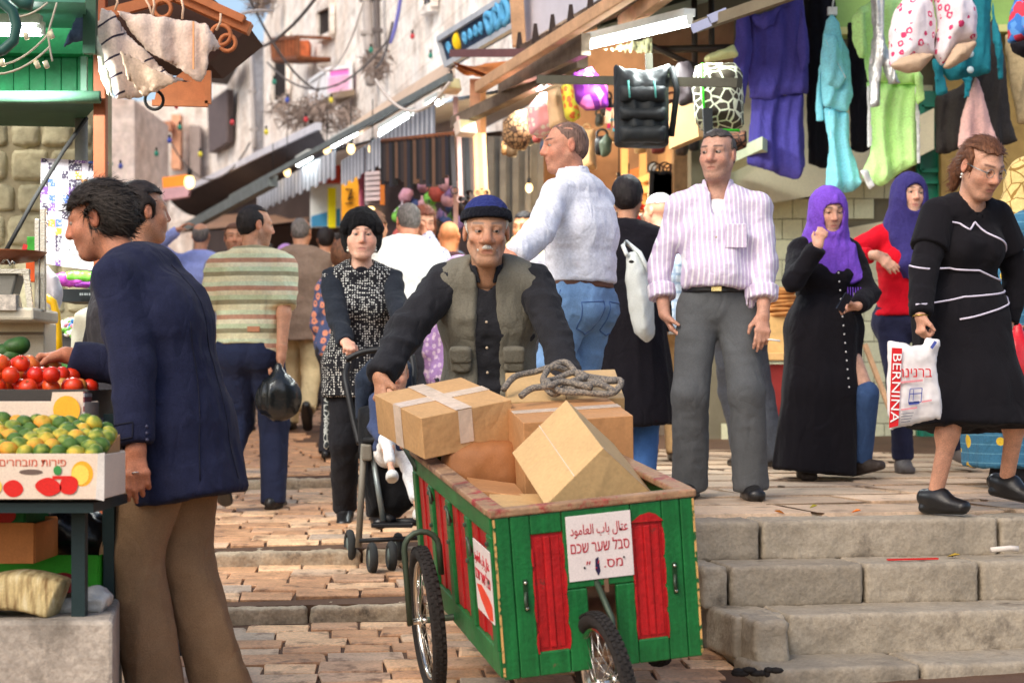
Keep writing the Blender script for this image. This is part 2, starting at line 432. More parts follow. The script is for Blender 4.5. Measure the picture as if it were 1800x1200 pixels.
    def body(s, face=None, hres=None, collar_drop=.0, ears=True, stub=None, buzz=None, brow=(45, 30, 22), lips=None, old=0, eyes=None, hair_ob=None, browz=0):
        fc = dict(fw=1., nose=1., jaw=1., chin=1., cheek=1., open=.0022, look=0.); fc.update(face or {})
        q = s.q; h = hres or (.0038, .0052, .009)[q]; wm = s.sex in 'wb'; fw = fc['fw']; ns = fc['nose']; jw = fc['jaw']
        S = SDF(h); S.u(s.hell((0, -.012, .032), (.0745, .095, .083))); S.u(s.hell((0, .03, -.04), (.058*fw, .066, .075)), .03)
        S.u(s.hell((0, .062, -.1), (.026*jw, .026*fc['chin'], .02)), .03)
        for d in (1, -1):
            S.u(s.hcone((d*.05*jw, -.005, -.045), (d*.02*jw, .055, -.098), .019, .016), .03)
            S.u(s.hell((d*.037*fw, .056, -.024), (.025, .022, .022*fc['cheek'])), .035)
            S.u(s.hcone((d*.012, .085, .028), (d*.045, .066, .027), .0105, .0095), .024)
            if old: S.d(s.hell((d*.056, .055, -.06), (.009, .026, .022)), .03)
        if q < 2:
            for d in (1, -1): S.d(s.hell((d*.031, .104, .008), (.018, .022, .0125)), .014)
        S.u(s.hcone((0, .087, .022), (0, .109, -.024), .0095*ns, .0128*ns), .014)
        for d in (1, -1): S.u(s.hell((d*.011*ns, .094, -.03), (.0105*ns, .013, .009)), .008)
        if q < 2:
            S.u(s.hell((0, .08, -.062), (.027, .012, .014)), .018)
            S.d(s.hcone((-.022, .094, -.0665), (.022, .094, -.0665), .0026, .0026), .005)
            S.u(s.hcone((-.017, .0845, -.0605), (.017, .0845, -.0605), .005, .005), .008); S.u(s.hcone((-.014, .0845, -.073), (.014, .0845, -.073), .0055, .0055), .008)
            hl = s.hloc(); hk = s.hs
            for d in (1, -1):
                e = s.hell((d*.031, .0775, .008), (.0145, .0135, .0135))
                op = fc['open']
                def lid(X, Y, Z, e=e, op=op):
                    z = hl(X, Y, Z)[2]-.008; return np.maximum(e[0](X, Y, Z), np.minimum(op-z, z+.0062)*hk)
                S.u((lid, e[1], e[2]), .003)
        if ears:
            for d in (1, -1):
                S.u(s.hell((d*.079, -.012, -.002), (.0085, .018, .03)), .008)
                if q < 2: S.d(s.hell((d*.089, -.006, .002), (.008, .009, .017)), .005)
        nk = s.sp[4]; S.u(cone(s.hp(0, -.02, -.06), nk+s.ut*-.02, .054*s.hs*(.9 if wm else 1.05), .06*s.k), .03)
        S.u(ecap(nk-s.lt*.05-s.ut*.03, nk+s.lt*.05-s.ut*.03, s.ft, .05, .045, .05, .045), .03)
        v, f = S.surf(); v = relax(v, f, 1, .35)
        L = (v-s.hc)@s.hM/s.hs; x, y, z = L.T; ax_ = np.abs(x)
        sk = s.skin; col = np.tile(sk, (len(v), 1)).astype(np.float32)
        def blend(m, c): 
            nonlocal col; m = np.clip(m, 0, 1)[:, None]; col = col*(1-m)+A(c)*m
        sm = lambda d, w_: np.clip(.5-d/w_, 0, 1)
        red = sk*A((1.08, .72, .68))
        blend(.45*np.exp(-((ax_-.042)**2+(z+.028)**2)/.0006)*(y > .02), red); blend(.5*np.exp(-(x**2/.0004+(z+.025)**2/.0008))*(y > .085), red); blend(.5*(ax_ > .078), red)
        if stub is not None:
            n = vnoise(v*160)*.35+.75; m = sm(z+.036-.35*np.maximum(0, .05-y)*0, .02)*(y > -.01)*sm(np.abs(z+.07)-.06, .03)*n
            m *= 1-sm((x/.024)**2+((z+.067)/.009)**2-1, .5); blend(m*stub[1], C(*stub[0])[:3])
        if buzz is not None:
            m = sm(-(z-.035-np.maximum(0, y-.02)*1.0+0*x), .012)*sm(y-buzz[2], .015) if True else 0
            m = np.maximum(m, sm(y+.02, .015)*sm(-(z+.05), .02)*(L[:, 1] < -.02)); blend(m*buzz[1]*(.85+.25*vnoise(v*140)), C(*buzz[0])[:3])
        if q < 2:
            lp = lips or tuple(np.array((166, 96, 84))*(.95)); blend(.6*sm(((x/.0215)**2+((z+.067)/.0085)**2)-1, .5)*(y > .06), C(*[int(c) for c in lp])[:3])
            bz = .034+browz-5.*np.maximum(0, ax_-.034)**2+.05*(ax_-.02); blend(.85*sm(np.abs(z-bz)-.0045, .004)*sm(np.abs(ax_-.033)-.02, .008)*(y > .04), C(*brow)[:3])
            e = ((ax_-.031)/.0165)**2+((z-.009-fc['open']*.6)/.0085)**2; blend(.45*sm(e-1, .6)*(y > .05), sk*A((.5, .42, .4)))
            if old:
                w_ = np.maximum(0, np.sin(z*420))*(z > .04)*(y > .05)*.22+.45*sm(np.abs(ax_-.024-.28*(-.022-z))-.002, .004)*(z < -.02)*(z > -.085)*(y > .05); blend(w_, sk*A((.5, .4, .36)))
        s.base = s.g.copy(); parts = [(v, f, col)]
        for sd in (1, -1):
            d, n, curl, tsd = s.hand[sd]; wr = s.arm[sd][2]; th = np.cross(n, d)*sd*tsd; Hn = SDF((.0042, .006, .01)[q]); kk = s.k*(.92 if wm else 1.)
            pt = lambda a, b, c: wr+(d*a+th*b+n*c)*kk
            Hn.u(cone(s.arm[sd][1]*.25+wr*.75, wr, .033*kk, .027*kk)); Hn.u(ecap(pt(.0, 0, 0), pt(.075, 0, .0), th, .026*kk, .018*kk, .036*kk, .013*kk), .02)
            cu = curl if isinstance(curl, (list, tuple)) else [curl]*4
            for j in range(4):
                p = pt(.084-.004*abs(j-1.2), .027-.0185*j, 0); dd = nrm(d+th*(.05-.035*j)); a = 0
                for i, (L_, r0, r1) in enumerate(((.042, .0096, .0088), (.027, .0088, .008), (.021, .008, .0068))):
                    a += R((62, 82, 48)[i])*cu[j]; L_ *= (.95, 1.06, 1., .8)[j]; q2 = p+(dd*math.cos(a)+n*math.sin(a))*L_*kk; Hn.u(cone(p, q2, r0*kk, r1*kk), .006 if i else .012); p = q2
            p = pt(.022, .028, .008); m1 = p+nrm(d*.75+th*.6+n*.4)*.042*kk; m2 = m1+nrm(d*.9+th*.1+n*(.3+.5*cu[0]))*.033*kk
            Hn.u(cone(p, m1, .015*kk, .011*kk), .015); Hn.u(cone(m1, m2, .0105*kk, .008*kk), .005)
            v2, f2 = Hn.surf(); v2 = relax(v2, f2, 1, .3); c2 = np.tile(s.skin*A((1.0, .93, .9)), (len(v2), 1)); parts.append((v2, f2, c2))
        # trunk and limbs under the clothes (bare where the clothes leave them)
        B = SDF((.011, .014, .022)[q]); k = s.k
        for i in range(3):
            a0, b0 = s.sec[i]; a1, b1 = s.sec[i+1]; B.u(ecap(s.sp[i], s.sp[i+1], s.lt, a0*.86, b0*.86, a1*.86, b1*.86), .03)
        for sd in (1, -1):
            S_, e_, w_ = s.arm[sd]; B.u(cone(S_, e_, .046*k, .04*k), .03); B.u(cone(e_, w_, .041*k, .028*k), .02)
            h_, kn, an = s.leg[sd]; B.u(cone(h_, kn, .082*k, .052*k), .03); B.u(cone(kn, an, .05*k, .036*k), .02); B.u(ell(kn*.7+an*.3-nrm(s.toe[sd]*A((1, 1, 0)))*.014, .053*k), .04)
            B.u(ecap(an-s.up*.045*k-s.toe[sd]*.02*k, an-s.up*.06*k+s.toe[sd]*.1*k, np.cross(s.toe[sd], s.up), .022*k, .02*k, .026*k, .014*k), .02)
        v3, f3 = B.surf(); v3 = relax(v3, f3, 1); parts.append((v3, f3, np.tile(s.skin*getattr(s, 'legtint', A((1, 1, 1))), (len(v3), 1))))
        vv, ff, cc, n = [], [], [], 0
        for a, b, c in parts: vv.append(a); ff.append(b+n); cc.append(c); n += len(a)
        vv = np.concatenate(vv)-s.base; me = raw('person', vv, np.concatenate(ff), skin_mat(), True)
        at = me.attributes.new('tint', 'FLOAT_COLOR', 'POINT'); cc = np.concatenate(cc).astype(np.float32); at.data.foreach_set('color', np.concatenate([cc, np.ones((len(cc), 1), np.float32)], 1).ravel())
        s.o = link('person', me, None, Vector(s.base.tolist())); tag(s.o, s.label, s.cat, s.group)
        if q == 0 or eyes:
            M3 = Matrix([list(r) for r in s.hM.tolist()])
            for d in (1, -1):
                mb = MB(); c = Vector(s.hp(d*.031, .0772, .008).tolist()); mb.ball(c, tuple(r*s.hs for r in (.0138, .0122, .0122)), M3, 10, 8)
                mb.cm = 1; mb.ball(Vector(s.hp(d*.031+fc['look']*.005, .0835, .0078).tolist()), tuple(r*s.hs for r in (.0076, .007, .0076)), M3, 10, 6); mb.part('eye', [EYEW(), EYEI()], s.o)
        return s
    def _sd(s, name, S, m, fold=None, rel=1, label=None): return sdf_obj(name, S, m, s.o, fold, rel, label)
    def res(s): return (.0095, .012, .02)[s.q]
    # -- hair
    def hair(s, m, thick=.012, front=.03, brow=.07, nape=-.075, bald=None, extra=None, strands=0, side=None, slen=.045, name='hair', sweep=(0, -.6, .3), mess=.16, slope=None):
        h = (.0042, .006, .01)[s.q]; S = SDF(h); S.u(s.hell((0, -.013, .033), (.0745, .095, .083), thick))
        S.u(s.hell((0, -.05, -.01), (.06, .055, .06), thick*.8), .03); hl = s.hloc(); k = s.hs
        for e in (extra or []): S.u(e, .02)
        def cutf(X, Y, Z):
            x, y, z = hl(X, Y, Z); wob = .003*np.sin(x*160+z*60)+.002*np.sin(x*330)
            c = -np.maximum(front-y+wob-np.maximum(0, z-brow+.03)*1.2, z-brow-wob) if slope is None else y-front-np.maximum(0, z-.02)*slope-wob      # forehead and face
            c = np.maximum(c, nape-z-np.maximum(0, y+.05)*.9+wob*.5)                                # nape
            e = np.sqrt(((np.abs(x)-.085)/1.1)**2+(y+.008)**2+((z+.004)/1.35)**2)-.026; c = np.maximum(c, -e)  # ears
            return c*k
        if extra is None: S.cut(cutf)
        else:
            S2 = SDF(h); S.p = S.p[:2]; S.cut(cutf)
            for e in extra: S.u(e, .015)
        if bald is not None:
            bz, by = bald
            def bf(X, Y, Z): x, y, z = hl(X, Y, Z); return -np.maximum(bz-z+np.abs(x)*.35, by-y)*k
            S.cut(bf)
        v, f = S.surf()
        if not len(v): return
        v = relax(v, f, 1); L = (v-s.hc)@s.hM; n = vnormals(v, f)
        v = v+n*((vnoise(L*A((70, 26, 26)), 2)*.6+vnoise(L*A((150, 60, 60)), 4)*.4)*.004)[:, None]
        o = link(name, raw(name, v-s.base, f, m, True), s.o)
        if strands:
            rs = np.random.RandomState(5); ids = rs.choice(len(v), strands); p = v[ids]; n0 = n[ids]; Lp = L[ids]
            t = s.hM@np.array(sweep, np.float32); t = np.tile(t, (strands, 1)) 
            c = s.hc; rad = p-s.hp(0, .06, .07); t = rad/np.maximum(1e-6, np.linalg.norm(rad, axis=1, keepdims=True))*.8+t*.5+A((0, 0, -.35))
            t = t-n0*(t*n0).sum(1, keepdims=True)*.85+rs.randn(strands, 3).astype(np.float32)*mess; t /= np.maximum(1e-6, np.linalg.norm(t, axis=1, keepdims=True))
            sd = np.cross(n0, t); ln = (slen*(.5+rs.rand(strands)))[:, None]; wd = .0016; V = []; Fc = []
            q0 = p+n0*.001; q1 = p+t*ln*.5+n0*.003; q2 = p+t*ln+n0*(.0+.012*mess*rs.rand(strands)[:, None])+A((0, 0, -.003))
            V = np.stack([q0-sd*wd, q0+sd*wd, q1-sd*wd*.8, q1+sd*wd*.8, q2], 1).reshape(-1, 3); b = np.arange(strands)[:, None]*5
            fl = (b+A([[0, 1, 3, 2]]).astype(int)).tolist()+(b+A([[2, 3, 4]]).astype(int)).tolist()
            so_ = link('hair_strands', raw('hair_strands', V-s.base, fl, m, True), o); so_['kind'] = 'stuff'
        return o
    # -- clothes
    def torso(s, S, inf, top=3, lo=0, belly=0, bust=0, kk=.035, sh=True, drop=0):
        for i in range(lo, min(3, top)):
            a0, b0 = s.sec[i]; a1, b1 = s.sec[i+1]; S.u(ecap(s.sp[i], s.sp[i+1], s.lt if i else s.l, a0+inf, b0+inf, a1+inf, b1+inf*.9, ex=2.3), kk)
        if sh:
            for sd in (1, -1): S.u(cone(s.sp[3]+s.ut*.028*s.k, s.sh[sd]-s.ut*.004, .05*s.k+inf*.6, .048*s.k+inf*.6), .05)
        if belly: S.u(ell(s.sp[1]+s.ft*.05*s.k+s.ut*.02, (.14*s.k*s.fat, (.1+belly)*s.k, .15*s.k), np.stack([s.lt, s.ft, s.ut], 1)), .06)
        if bust:
            for sd in (1, -1): S.u(ell(s.sp[2]+s.lt*sd*.068*s.k+s.ft*(.075+bust*.3)*s.k+s.ut*-.0*s.k, (.068+bust*.4)*s.k), .05)
        return S
    def sleeves(s, S, r=.012, to=1., kk=.03, sides=(1, -1), puff=0):
        k = s.k
        for sd in sides:
            a, e, w_ = s.arm[sd]
            if to <= 1: S.u(cone(a, a+(e-a)*to, (.056+r)*k, (.05+r+puff)*k, 1), kk)
            else:
                S.u(cone(a, e, (.054+r)*k, (.046+r)*k), kk); S.u(cone(e, e+(w_-e)*(to-1), (.046+r)*k, (.034+r)*k, 1), .02)
        return S
    def upper(s, m, inf=.014, to=2., hem=-.06, name='shirt', sl=.012, belly=0, bust=0, fold=None, flare=0, res=None, puff=0, cutneck=True, cut=None, label=None):
        S = SDF(res or s.res()); s.torso(S, inf, belly=belly, bust=bust)
        if hem < 0: S.u(ecap(s.sp[0], s.sp[0]+s.dirs[0]*(hem-.03)*s.k, s.l, s.sec[0][0]+inf, s.sec[0][1]+inf, s.sec[0][0]+inf+flare, s.sec[0][1]+inf+flare, ex=2.3), .04)
        if to: s.sleeves(S, sl, to, puff=puff)
        hp_ = s.sp[0]+s.dirs[0]*hem*s.k; hd = -s.dirs[0]; wr = [s.arm[i][2] for i in (1, -1)]; hk = s.k
        tors = SDF(s.res()); 
        def c(X, Y, Z):
            d = (X-hp_[0])*hd[0]+(Y-hp_[1])*hd[1]+(Z-hp_[2])*hd[2]
            # the hem cuts only the body, not a sleeve hanging below it
            for i in (1, -1):
                for a, b in ((s.arm[i][0], s.arm[i][1]), (s.arm[i][1], s.arm[i][2])):
                    e = cone(a, b, (.07+sl+puff)*hk, (.062+sl)*hk)[0](X, Y, Z); d = np.where(e < .012, -1., d)
            return d
        S.cut(c)
        if cutneck:
            nk = s.sp[4]; S.d(cone(nk+s.ut*.0-s.ut*.015+s.ft*.015, s.hp(0, 0, -.03), .066*s.k, .066*s.k), .012)
        for q in (cut or []): S.d(*q)
        return s._sd(name, S, m, fold or [(.008, (9, 9, 10), 1), (.003, (24, 24, 30), 3)], 1, label)
    def collar(s, m, r=.066, h=.045, name='collar', open_=.03, point=True, on=None, up=-.012):
        S = SDF(min(.006, s.res())); nk = s.sp[4]+s.ut*up; tp = nk+nrm(s.ut*.8+s.dirs[3]*.5)*h
        S.u(cone(nk, tp, (r+.016)*s.k, (r+.006)*s.k)); S.d(cone(nk-s.ut*.05, tp+s.ut*.06, (r+.003)*s.k, (r-.002)*s.k), .004); t = nrm(s.ut)
        def c(X, Y, Z): return np.maximum((X-tp[0])*t[0]+(Y-tp[1])*t[1]+(Z-tp[2])*t[2]-.004, -((X-nk[0])*t[0]+(Y-nk[1])*t[1]+(Z-nk[2])*t[2])-.012)
        S.cut(c); fr = nk+s.ft*(r+.05)*s.k; S.d(ecap(fr-s.ut*.06-s.ft*.05, fr+s.ut*.12-s.ft*.05, s.lt, open_*.4, .06, open_*1.8, .06), .005)
        o = s._sd(name, S, m)
        if point:
            for sd in (1, -1):
                mb = MB(); a = nk+s.ft*(r*.93)*s.k+s.lt*sd*(open_*.9+.006)+s.ut*.03; b = nk+s.lt*sd*(r+.012)*s.k+s.ft*.01+s.ut*.038; c_ = nk+s.ft*(r+.022)*s.k+s.lt*sd*(.055+open_*.7)-s.ut*.045
                
                if on is not None: q0, q1 = s.snap(on, [(nk-s.ut*.085, s.ft+s.lt*sd*.55), (nk-s.ut*.035, s.ft*.5+s.lt*sd)], .007); a = nk+s.ft*(r+.002)*s.k+s.lt*sd*open_*.8+s.ut*.022; b = nk+s.lt*sd*(r+.012)*s.k+s.ft*.01+s.ut*.036; mb.prism([a, b, q1, q0], s.ft*.004+s.ut*.003)
                else: mb.prism([a, b, c_], s.ft*.005+s.ut*.006); mb.part('collar_point', m, s.o)
        return o
    def trousers(s, m, loose=.016, hem=-.03, name='trousers', fold=None, wide=0, top=.1, label=None):
        S = SDF(s.res()); k = s.k; a, b = s.sec[0]; a1, b1 = s.sec[1]
        S.u(ecap(s.sp[0]-s.up*.03, s.sp[0]+s.dirs[0]*top*k, s.l, a+.006, b+.008, a*.92+.006, b*.96+.006), .03)
        for sd in (1, -1):
            h, kn, an = s.leg[sd]; hb = -nrm(s.toe[sd]*A((1, 1, 0)))*.0
            S.u(ell(h-s.f*.03*k-s.up*.02, (.1*k, .105*k, .12*k), np.stack([s.l, s.f, s.up], 1)), .04)
            S.u(cone(h, kn, (.088*s.fat+loose*.6)*k, (.062+loose)*k), .03); e = an+nrm(an-kn)*-hem
            S.u(cone(kn, e, (.062+loose)*k, (.052+loose+wide)*k, 1), .03)
        return s._sd(name, S, m, fold or [(.008, (9, 9, 3.5), 2), (.003, (18, 18, 22), 6)], 1, label)
    def shoes(s, m, sole=None, name='shoe', L=.27, heel=0, thick=.022, hi=.05):
        k = s.k
        for sd in (1, -1):
            h, kn, an = s.leg[sd]; t = s.toe[sd]; sdv = nrm(np.cross(s.up, t)); up = nrm(np.cross(t, sdv)); up = up if up[2] > 0 else -up
            b = an-up*.085*k; hl = b-t*.055*k; to = b+t*(L-.08)*k; S = SDF((.006, .008, .014)[s.q]); z0 = b
            S.u(ecap(hl+up*(.04*k+heel), hl+up*(.042*k+heel)+t*.09*k, sdv, .037*k, .042*k, .042*k, .048*k)); S.u(ecap(b+t*.05*k+up*(.037*k+heel*.4), to-t*.035*k+up*(.028*k+heel*.3), sdv, .045*k, .042*k, .043*k, .031*k), .03)
            S.u(cone(an-up*.02, an+up*(hi-.05), .044*k, .042*k, 1), .03)
            if thick: S.u(ecap(hl+up*thick*.5, to-t*.04*k+up*thick*.5, sdv, .04*k, thick*.5, .045*k, thick*.5), .004)
            S.cut(lambda X, Y, Z: -((X-b[0])*up[0]+(Y-b[1])*up[1]+(Z-b[2])*up[2]))
            o = s._sd(name, S, m)
    def belt(s, m, buckle=None, at=.085):
        S = SDF(.006 if s.q == 0 else .01); a, b = s.sec[0]; c = s.sp[0]+s.dirs[0]*at*s.k; S.u(ecap(c-s.dirs[0]*.02, c+s.dirs[0]*.02, s.l, a*.95+.018, b+.016, a*.95+.017, b+.014, flat=True)); o = s._sd('belt', S, m)
        if buckle is not None:
            mb = MB(); mb.beam(c+s.f*(b+.02)-s.l*.025, c+s.f*(b+.02)+s.l*.025, .012, .035); mb.part('belt_buckle', buckle, s.o, bev=.003)
    def drape(s, m, secs, name='skirt', fold=((.014, (13, 13, 1.6), 3),), ex=2.2, res=None, label=None, k=.03, tops=None):
        """garment lofted through (centre, half width, half depth) sections"""
        S = SDF(res or s.res())
        for i in range(len(secs)-1):
            c0, a0, b0 = secs[i]; c1, a1, b1 = secs[i+1]; S.u(ecap(c0, c1, s.l, a0, b0, a1, b1, ex=ex), k)
        c1 = A(secs[-1][0]); d = nrm(c1-A(secs[-2][0])); S.cut(lambda X, Y, Z: (X-c1[0])*d[0]+(Y-c1[1])*d[1]+(Z-c1[2])*d[2])
        for t in (tops or []): S.u(*t)
        return s._sd(name, S, m, list(fold), 1, label)
    def hijab(s, m, under=None, drop=.16, spread=.15, side=0, open_=(.056, .075), tail=None, face_y=.075, name='headscarf'):
        S = SDF((.0065, .0075, .012)[s.q]); S.u(s.hell((0, -.014, .03), (.0745, .095, .083), .022)); S.u(s.hell((0, -.006, -.05), (.08, .088, .095), .018), .05)
        S.u(cone(s.hp(0, -.01, -.07), s.sp[4]-s.ut*.01, .098*s.k, .128*s.k), .05)
        S.u(ecap(s.sp[4]-s.ut*.01, s.sp[3]-s.ut*drop*.6*s.k+s.ft*.035, s.lt, .125*s.k, .1*s.k, (spread+.012)*s.k, .122*s.k, ex=2.3), .06)
        for t in (tail or []): S.u(*t)
        S.d(ecap(s.hp(0, .08, .002), s.hp(0, .08, -.055), s.hM[:, 0], open_[0]*s.hs, .062*s.hs, (open_[0]-.008)*s.hs, .058*s.hs), .012)
        o = s._sd(name, S, m, [(.006, (16, 16, 6), 4), (.003, (34, 34, 12), 8)], 1)
        if under is not None:
            S = SDF(.005); S.u(s.hell((0, -.012, .032), (.0745, .095, .083), .008)); hl = s.hloc(); k = s.hs
            S.cut(lambda X, Y, Z: np.maximum(.06-hl(X, Y, Z)[2]-.0*X, .0-hl(X, Y, Z)[1])*k); s._sd('under_cap', S, under)
        return o
    def snap(s, ob, pts, lift=.002):
        from mathutils.bvhtree import BVHTree
        me = ob.data; bv = BVHTree.FromPolygons([v.co[:] for v in me.vertices], [tuple(q.vertices) for q in me.polygons]); out = []
        for c, d in pts:
            d = Vector(nrm(d).tolist()); o = Vector((A(c)-s.base).tolist())+d*.6; h = bv.ray_cast(o, -d)[0]
            out.append(A(h)+s.base+A(d)*lift if h else A(c))
        return out
    def seam(s, ob, pts, m, r=.0022, name='seam', n=8, close=False):
        P_ = list(pts)+([pts[0]] if close else []); Q = []
        for (c0, d0), (c1, d1) in zip(P_[:-1], P_[1:]):
            Q += [(A(c0)*(1-k/n)+A(c1)*k/n, A(d0)*(1-k/n)+A(d1)*k/n) for k in range(n)]
        Q.append(P_[-1]); mb = MB(); mb.tube([Vector(x.tolist()) for x in s.snap(ob, Q, .0008)], r, 5); return mb.part(name, m, s.o)
    def buttons(s, m, pts, r=.006):
        for p in pts:
            mb = MB(); mb.ball(Vector(A(p).tolist()), (r, r, r), n=8, m=6); mb.part('button', m, s.o)
# ---------------------------------------------------------------- ground
CROSS = .02
_pf = [(3, -.28), (5, -.17), (6.65, -.075), (8.2, .015), (8.2001, .085), (9.3, .155), (9.3001, .235), (12., .40), (12.001, .47), (16.2, .76), (25, 1.2), (70, 3.2)]
def base(Y): return float(np.interp(Y, [p[0] for p in _pf], [p[1] for p in _pf]))
def street_z(X, Y): return base(Y)+CROSS*max(-2.2, min(3, X))
def plat_z(X, Y): return .47+.018*(Y-7.6)
def plat_x(Y): return .62-.3*(Y-7.5)
def nose_y(X): return 7.55+.2*(X-.7)
def gz(X, Y):
    if Y > nose_y(X) and X > plat_x(Y) and Y < 11.6: return plat_z(X, Y)
    if Y >= 11.6 and X > -.6: return max(plat_z(X, min(Y, 14)), street_z(X, Y)) if X > .2 else street_z(X, Y)
    return street_z(X, Y)
STONE = mat('paving_stone', fn=lambda t, co: t.ramp(t.new('ObjectInfo').outputs['Random'], (0, C(216, 164, 122)), (.45, C(206, 156, 116)), (.68, C(186, 166, 146)), (.82, C(222, 180, 140))), rough=.46, var=.22, vs=7, bump=.4, bs=60, perobj=.2, spec=.35, dirt=(C(118, 86, 64), 11, .53), fine=.18, world=True)
GROUT = mat('street_grout', C(92, 68, 52), rough=.95, var=.25, vs=12, bump=.5, bs=90)
KERB = mat('kerb_stone', C(178, 160, 136), rough=.7, var=.25, vs=7, bump=.6, bs=55, perobj=.12, dirt=(C(88, 78, 68), 9, .56), fine=.18)
STEP = mat('step_stone', C(158, 146, 128), rough=.62, var=.26, vs=4, bump=.5, bs=55, perobj=.12, dirt=(C(92, 82, 70), 4, .56), fine=.13)
SLAB = mat('slab_stone', C(192, 166, 140), rough=.55, var=.26, vs=2.2, bump=.25, bs=60, perobj=.24, spec=.4, dirt=(C(112, 94, 78), 6, .56), fine=.14, world=True)
def street_sheet():
    ys = sorted(set([3+.25*i for i in range(50)]+[15.5+1.5*i for i in range(38)]+[p[0] for p in _pf])); xs = [-30, -6, -3, -2.2, -1, 0, 1, 2, 3, 6, 30]
    v = [(x, y, street_z(x, y)-.005) for y in ys for x in xs]; n = len(xs)
    f = [(j*n+i, j*n+i+1, (j+1)*n+i+1, (j+1)*n+i) for j in range(len(ys)-1) for i in range(n-1)]
    def fn(t, co):
        b = t.new('TexBrick'); b.inputs['Scale'].default_value = 1; b.inputs['Brick Width'].default_value = .3; b.inputs['Row Height'].default_value = .2; b.inputs['Mortar Size'].default_value = .012
        b.inputs['Color1'].default_value = C(205, 170, 138); b.inputs['Color2'].default_value = C(170, 132, 104); b.inputs['Mortar'].default_value = C(95, 72, 56); t.link(co, b.inputs[0])
        x = t.xyz(co); far = t.math('GREATER_THAN', x[1], 15.9); return t.mix(far, C(92, 68, 52), b.outputs[0])
    o = link('street', raw('street', v, f, mat('street_paving', fn=fn, rough=.8, var=.25, vs=3, bump=.4, bs=60))); tag(o, kind='structure'); return o
street = street_sheet()
def chunk(rs, d=(1, 1, 1), r=.06):
    """unit stone with chamfered, slightly crooked edges (24 triangles or so)"""
    v = []
    j = lambda: rs.uniform(-.03, .03)
    for z, e in ((-.5, 0), (.5-r*1.6, 0), (.5, r)):
        for sx, sy in ((-1, -1), (1, -1), (1, 1), (-1, 1)): v.append((sx*(.5-e*.35)+j(), sy*(.5-e)+j(), z+(j()*.4 if z > 0 else 0)))
    f = [(3, 2, 1, 0), (8, 9, 10, 11)]
    for k in (0, 4):
        for i in range(4): a = k+i; b = k+(i+1) % 4; f.append((a, b, b+4, a+4))
    return raw('stone', v, f, STONE)
rs = random.Random(4); protos = [chunk(rs) for _ in range(14)]
def pave():
    recs = []; y = 5.35; rot = R(5)
    while y < 16:
        d = rs.uniform(.15, .2)
        if any(abs(y+d/2-k) < .165 for k in (8.33, 9.43, 12.12)): y += .03; continue
        x = -2.6+rs.uniform(0, .2)
        while x < 1.6:
            L = rs.uniform(.17, .34); cx = x+L/2; cy = y+d/2+math.tan(rot)*cx; x += L
            if not (cx+.1 > plat_x(cy) and cy > nose_y(cx)-.2) and not (cx > .85 and cy > 6.6): recs.append((cx, cy, L-.012, d-.01))
        y += d
    return recs
recs = pave()
def vis(r): return -1.45 < r[0]*7/r[1] < 1.6
recs.sort(key=lambda r: (not vis(r), r[1])); rest = MB()
for i, (x, y, L, d) in enumerate(recs):
    z = street_z(x, y); sl = math.atan((base(y+.05)-base(y-.05))/.1) if all(abs(y-k) > .06 for k in (8.2, 9.3, 12)) else .05
    Mx = Matrix.Translation((x, y, z-.022+rs.uniform(-.004, .005))) @ Matrix.Rotation(R(5)+rs.uniform(-.03, .03), 4, 'Z') @ Matrix.Rotation(sl+rs.uniform(-.012, .012), 4, 'X') @ Matrix.Diagonal((L, d, .06, 1))
    if i < 300:
        o = link('paving_stone', rs.choice(protos), street); o.matrix_local = Mx
    else:
        pr = rs.choice(protos); rest._a([Mx @ v.co for v in pr.vertices], [tuple(p.vertices) for p in pr.polygons])
tag(rest.part('paving_stones', STONE, street), kind='stuff')
def block(name, c, d, rotz, parent, m, r=.018, amp=.006, h=.014, seed=0, sl=0):
    """rough-hewn block"""
    c = A(c); ca, sa = math.cos(rotz), math.sin(rotz); hx = A(d)/2-r
    def f(X, Y, Z):
        x, y, z = X-c[0], Y-c[1], Z-c[2]; q = [np.abs(x*ca+y*sa)-hx[0], np.abs(-x*sa+y*ca)-hx[1], np.abs(z-sl*(x*ca+y*sa))-hx[2]]
        return np.sqrt(sum(np.maximum(a, 0)**2 for a in q))+np.minimum(np.maximum(np.maximum(q[0], q[1]), q[2]), 0)-r
    e = abs(d[0]*ca)/2+abs(d[1]*sa)/2, abs(d[0]*sa)/2+abs(d[1]*ca)/2, d[2]/2+abs(sl)*d[0]/2
    S = SDF(h); S.u((f, c-A(e), c+A(e)), .004); v, fc = S.surf(); v = relax(v, fc, 1, .4)
    v = folds(v, fc, amp, (14, 14, 14), seed, False); v = folds(v, fc, amp*.6, (40, 40, 40), seed+2, False)
    return link(name, raw(name, v-A(root_loc(parent)) if parent else v, fc, m, True), parent)
# small nosing steps that cross the street
for yk, zt in ((8.2, .085), (9.3, .235), (12., .47)):
    x = -2.7
    while x < plat_x(yk)-.02:
        L = min(rs.uniform(.45, .95), max(.2, plat_x(yk)+.06-x)); cx = x+L/2; yy = yk+.12+math.tan(R(3))*cx
        block('kerb_stone', (cx, yy, zt+CROSS*cx-.082), (L-.014, .27, .15), R(3), street, KERB, r=.012, amp=.009, h=.014, seed=int(cx*10), sl=CROSS); x += L
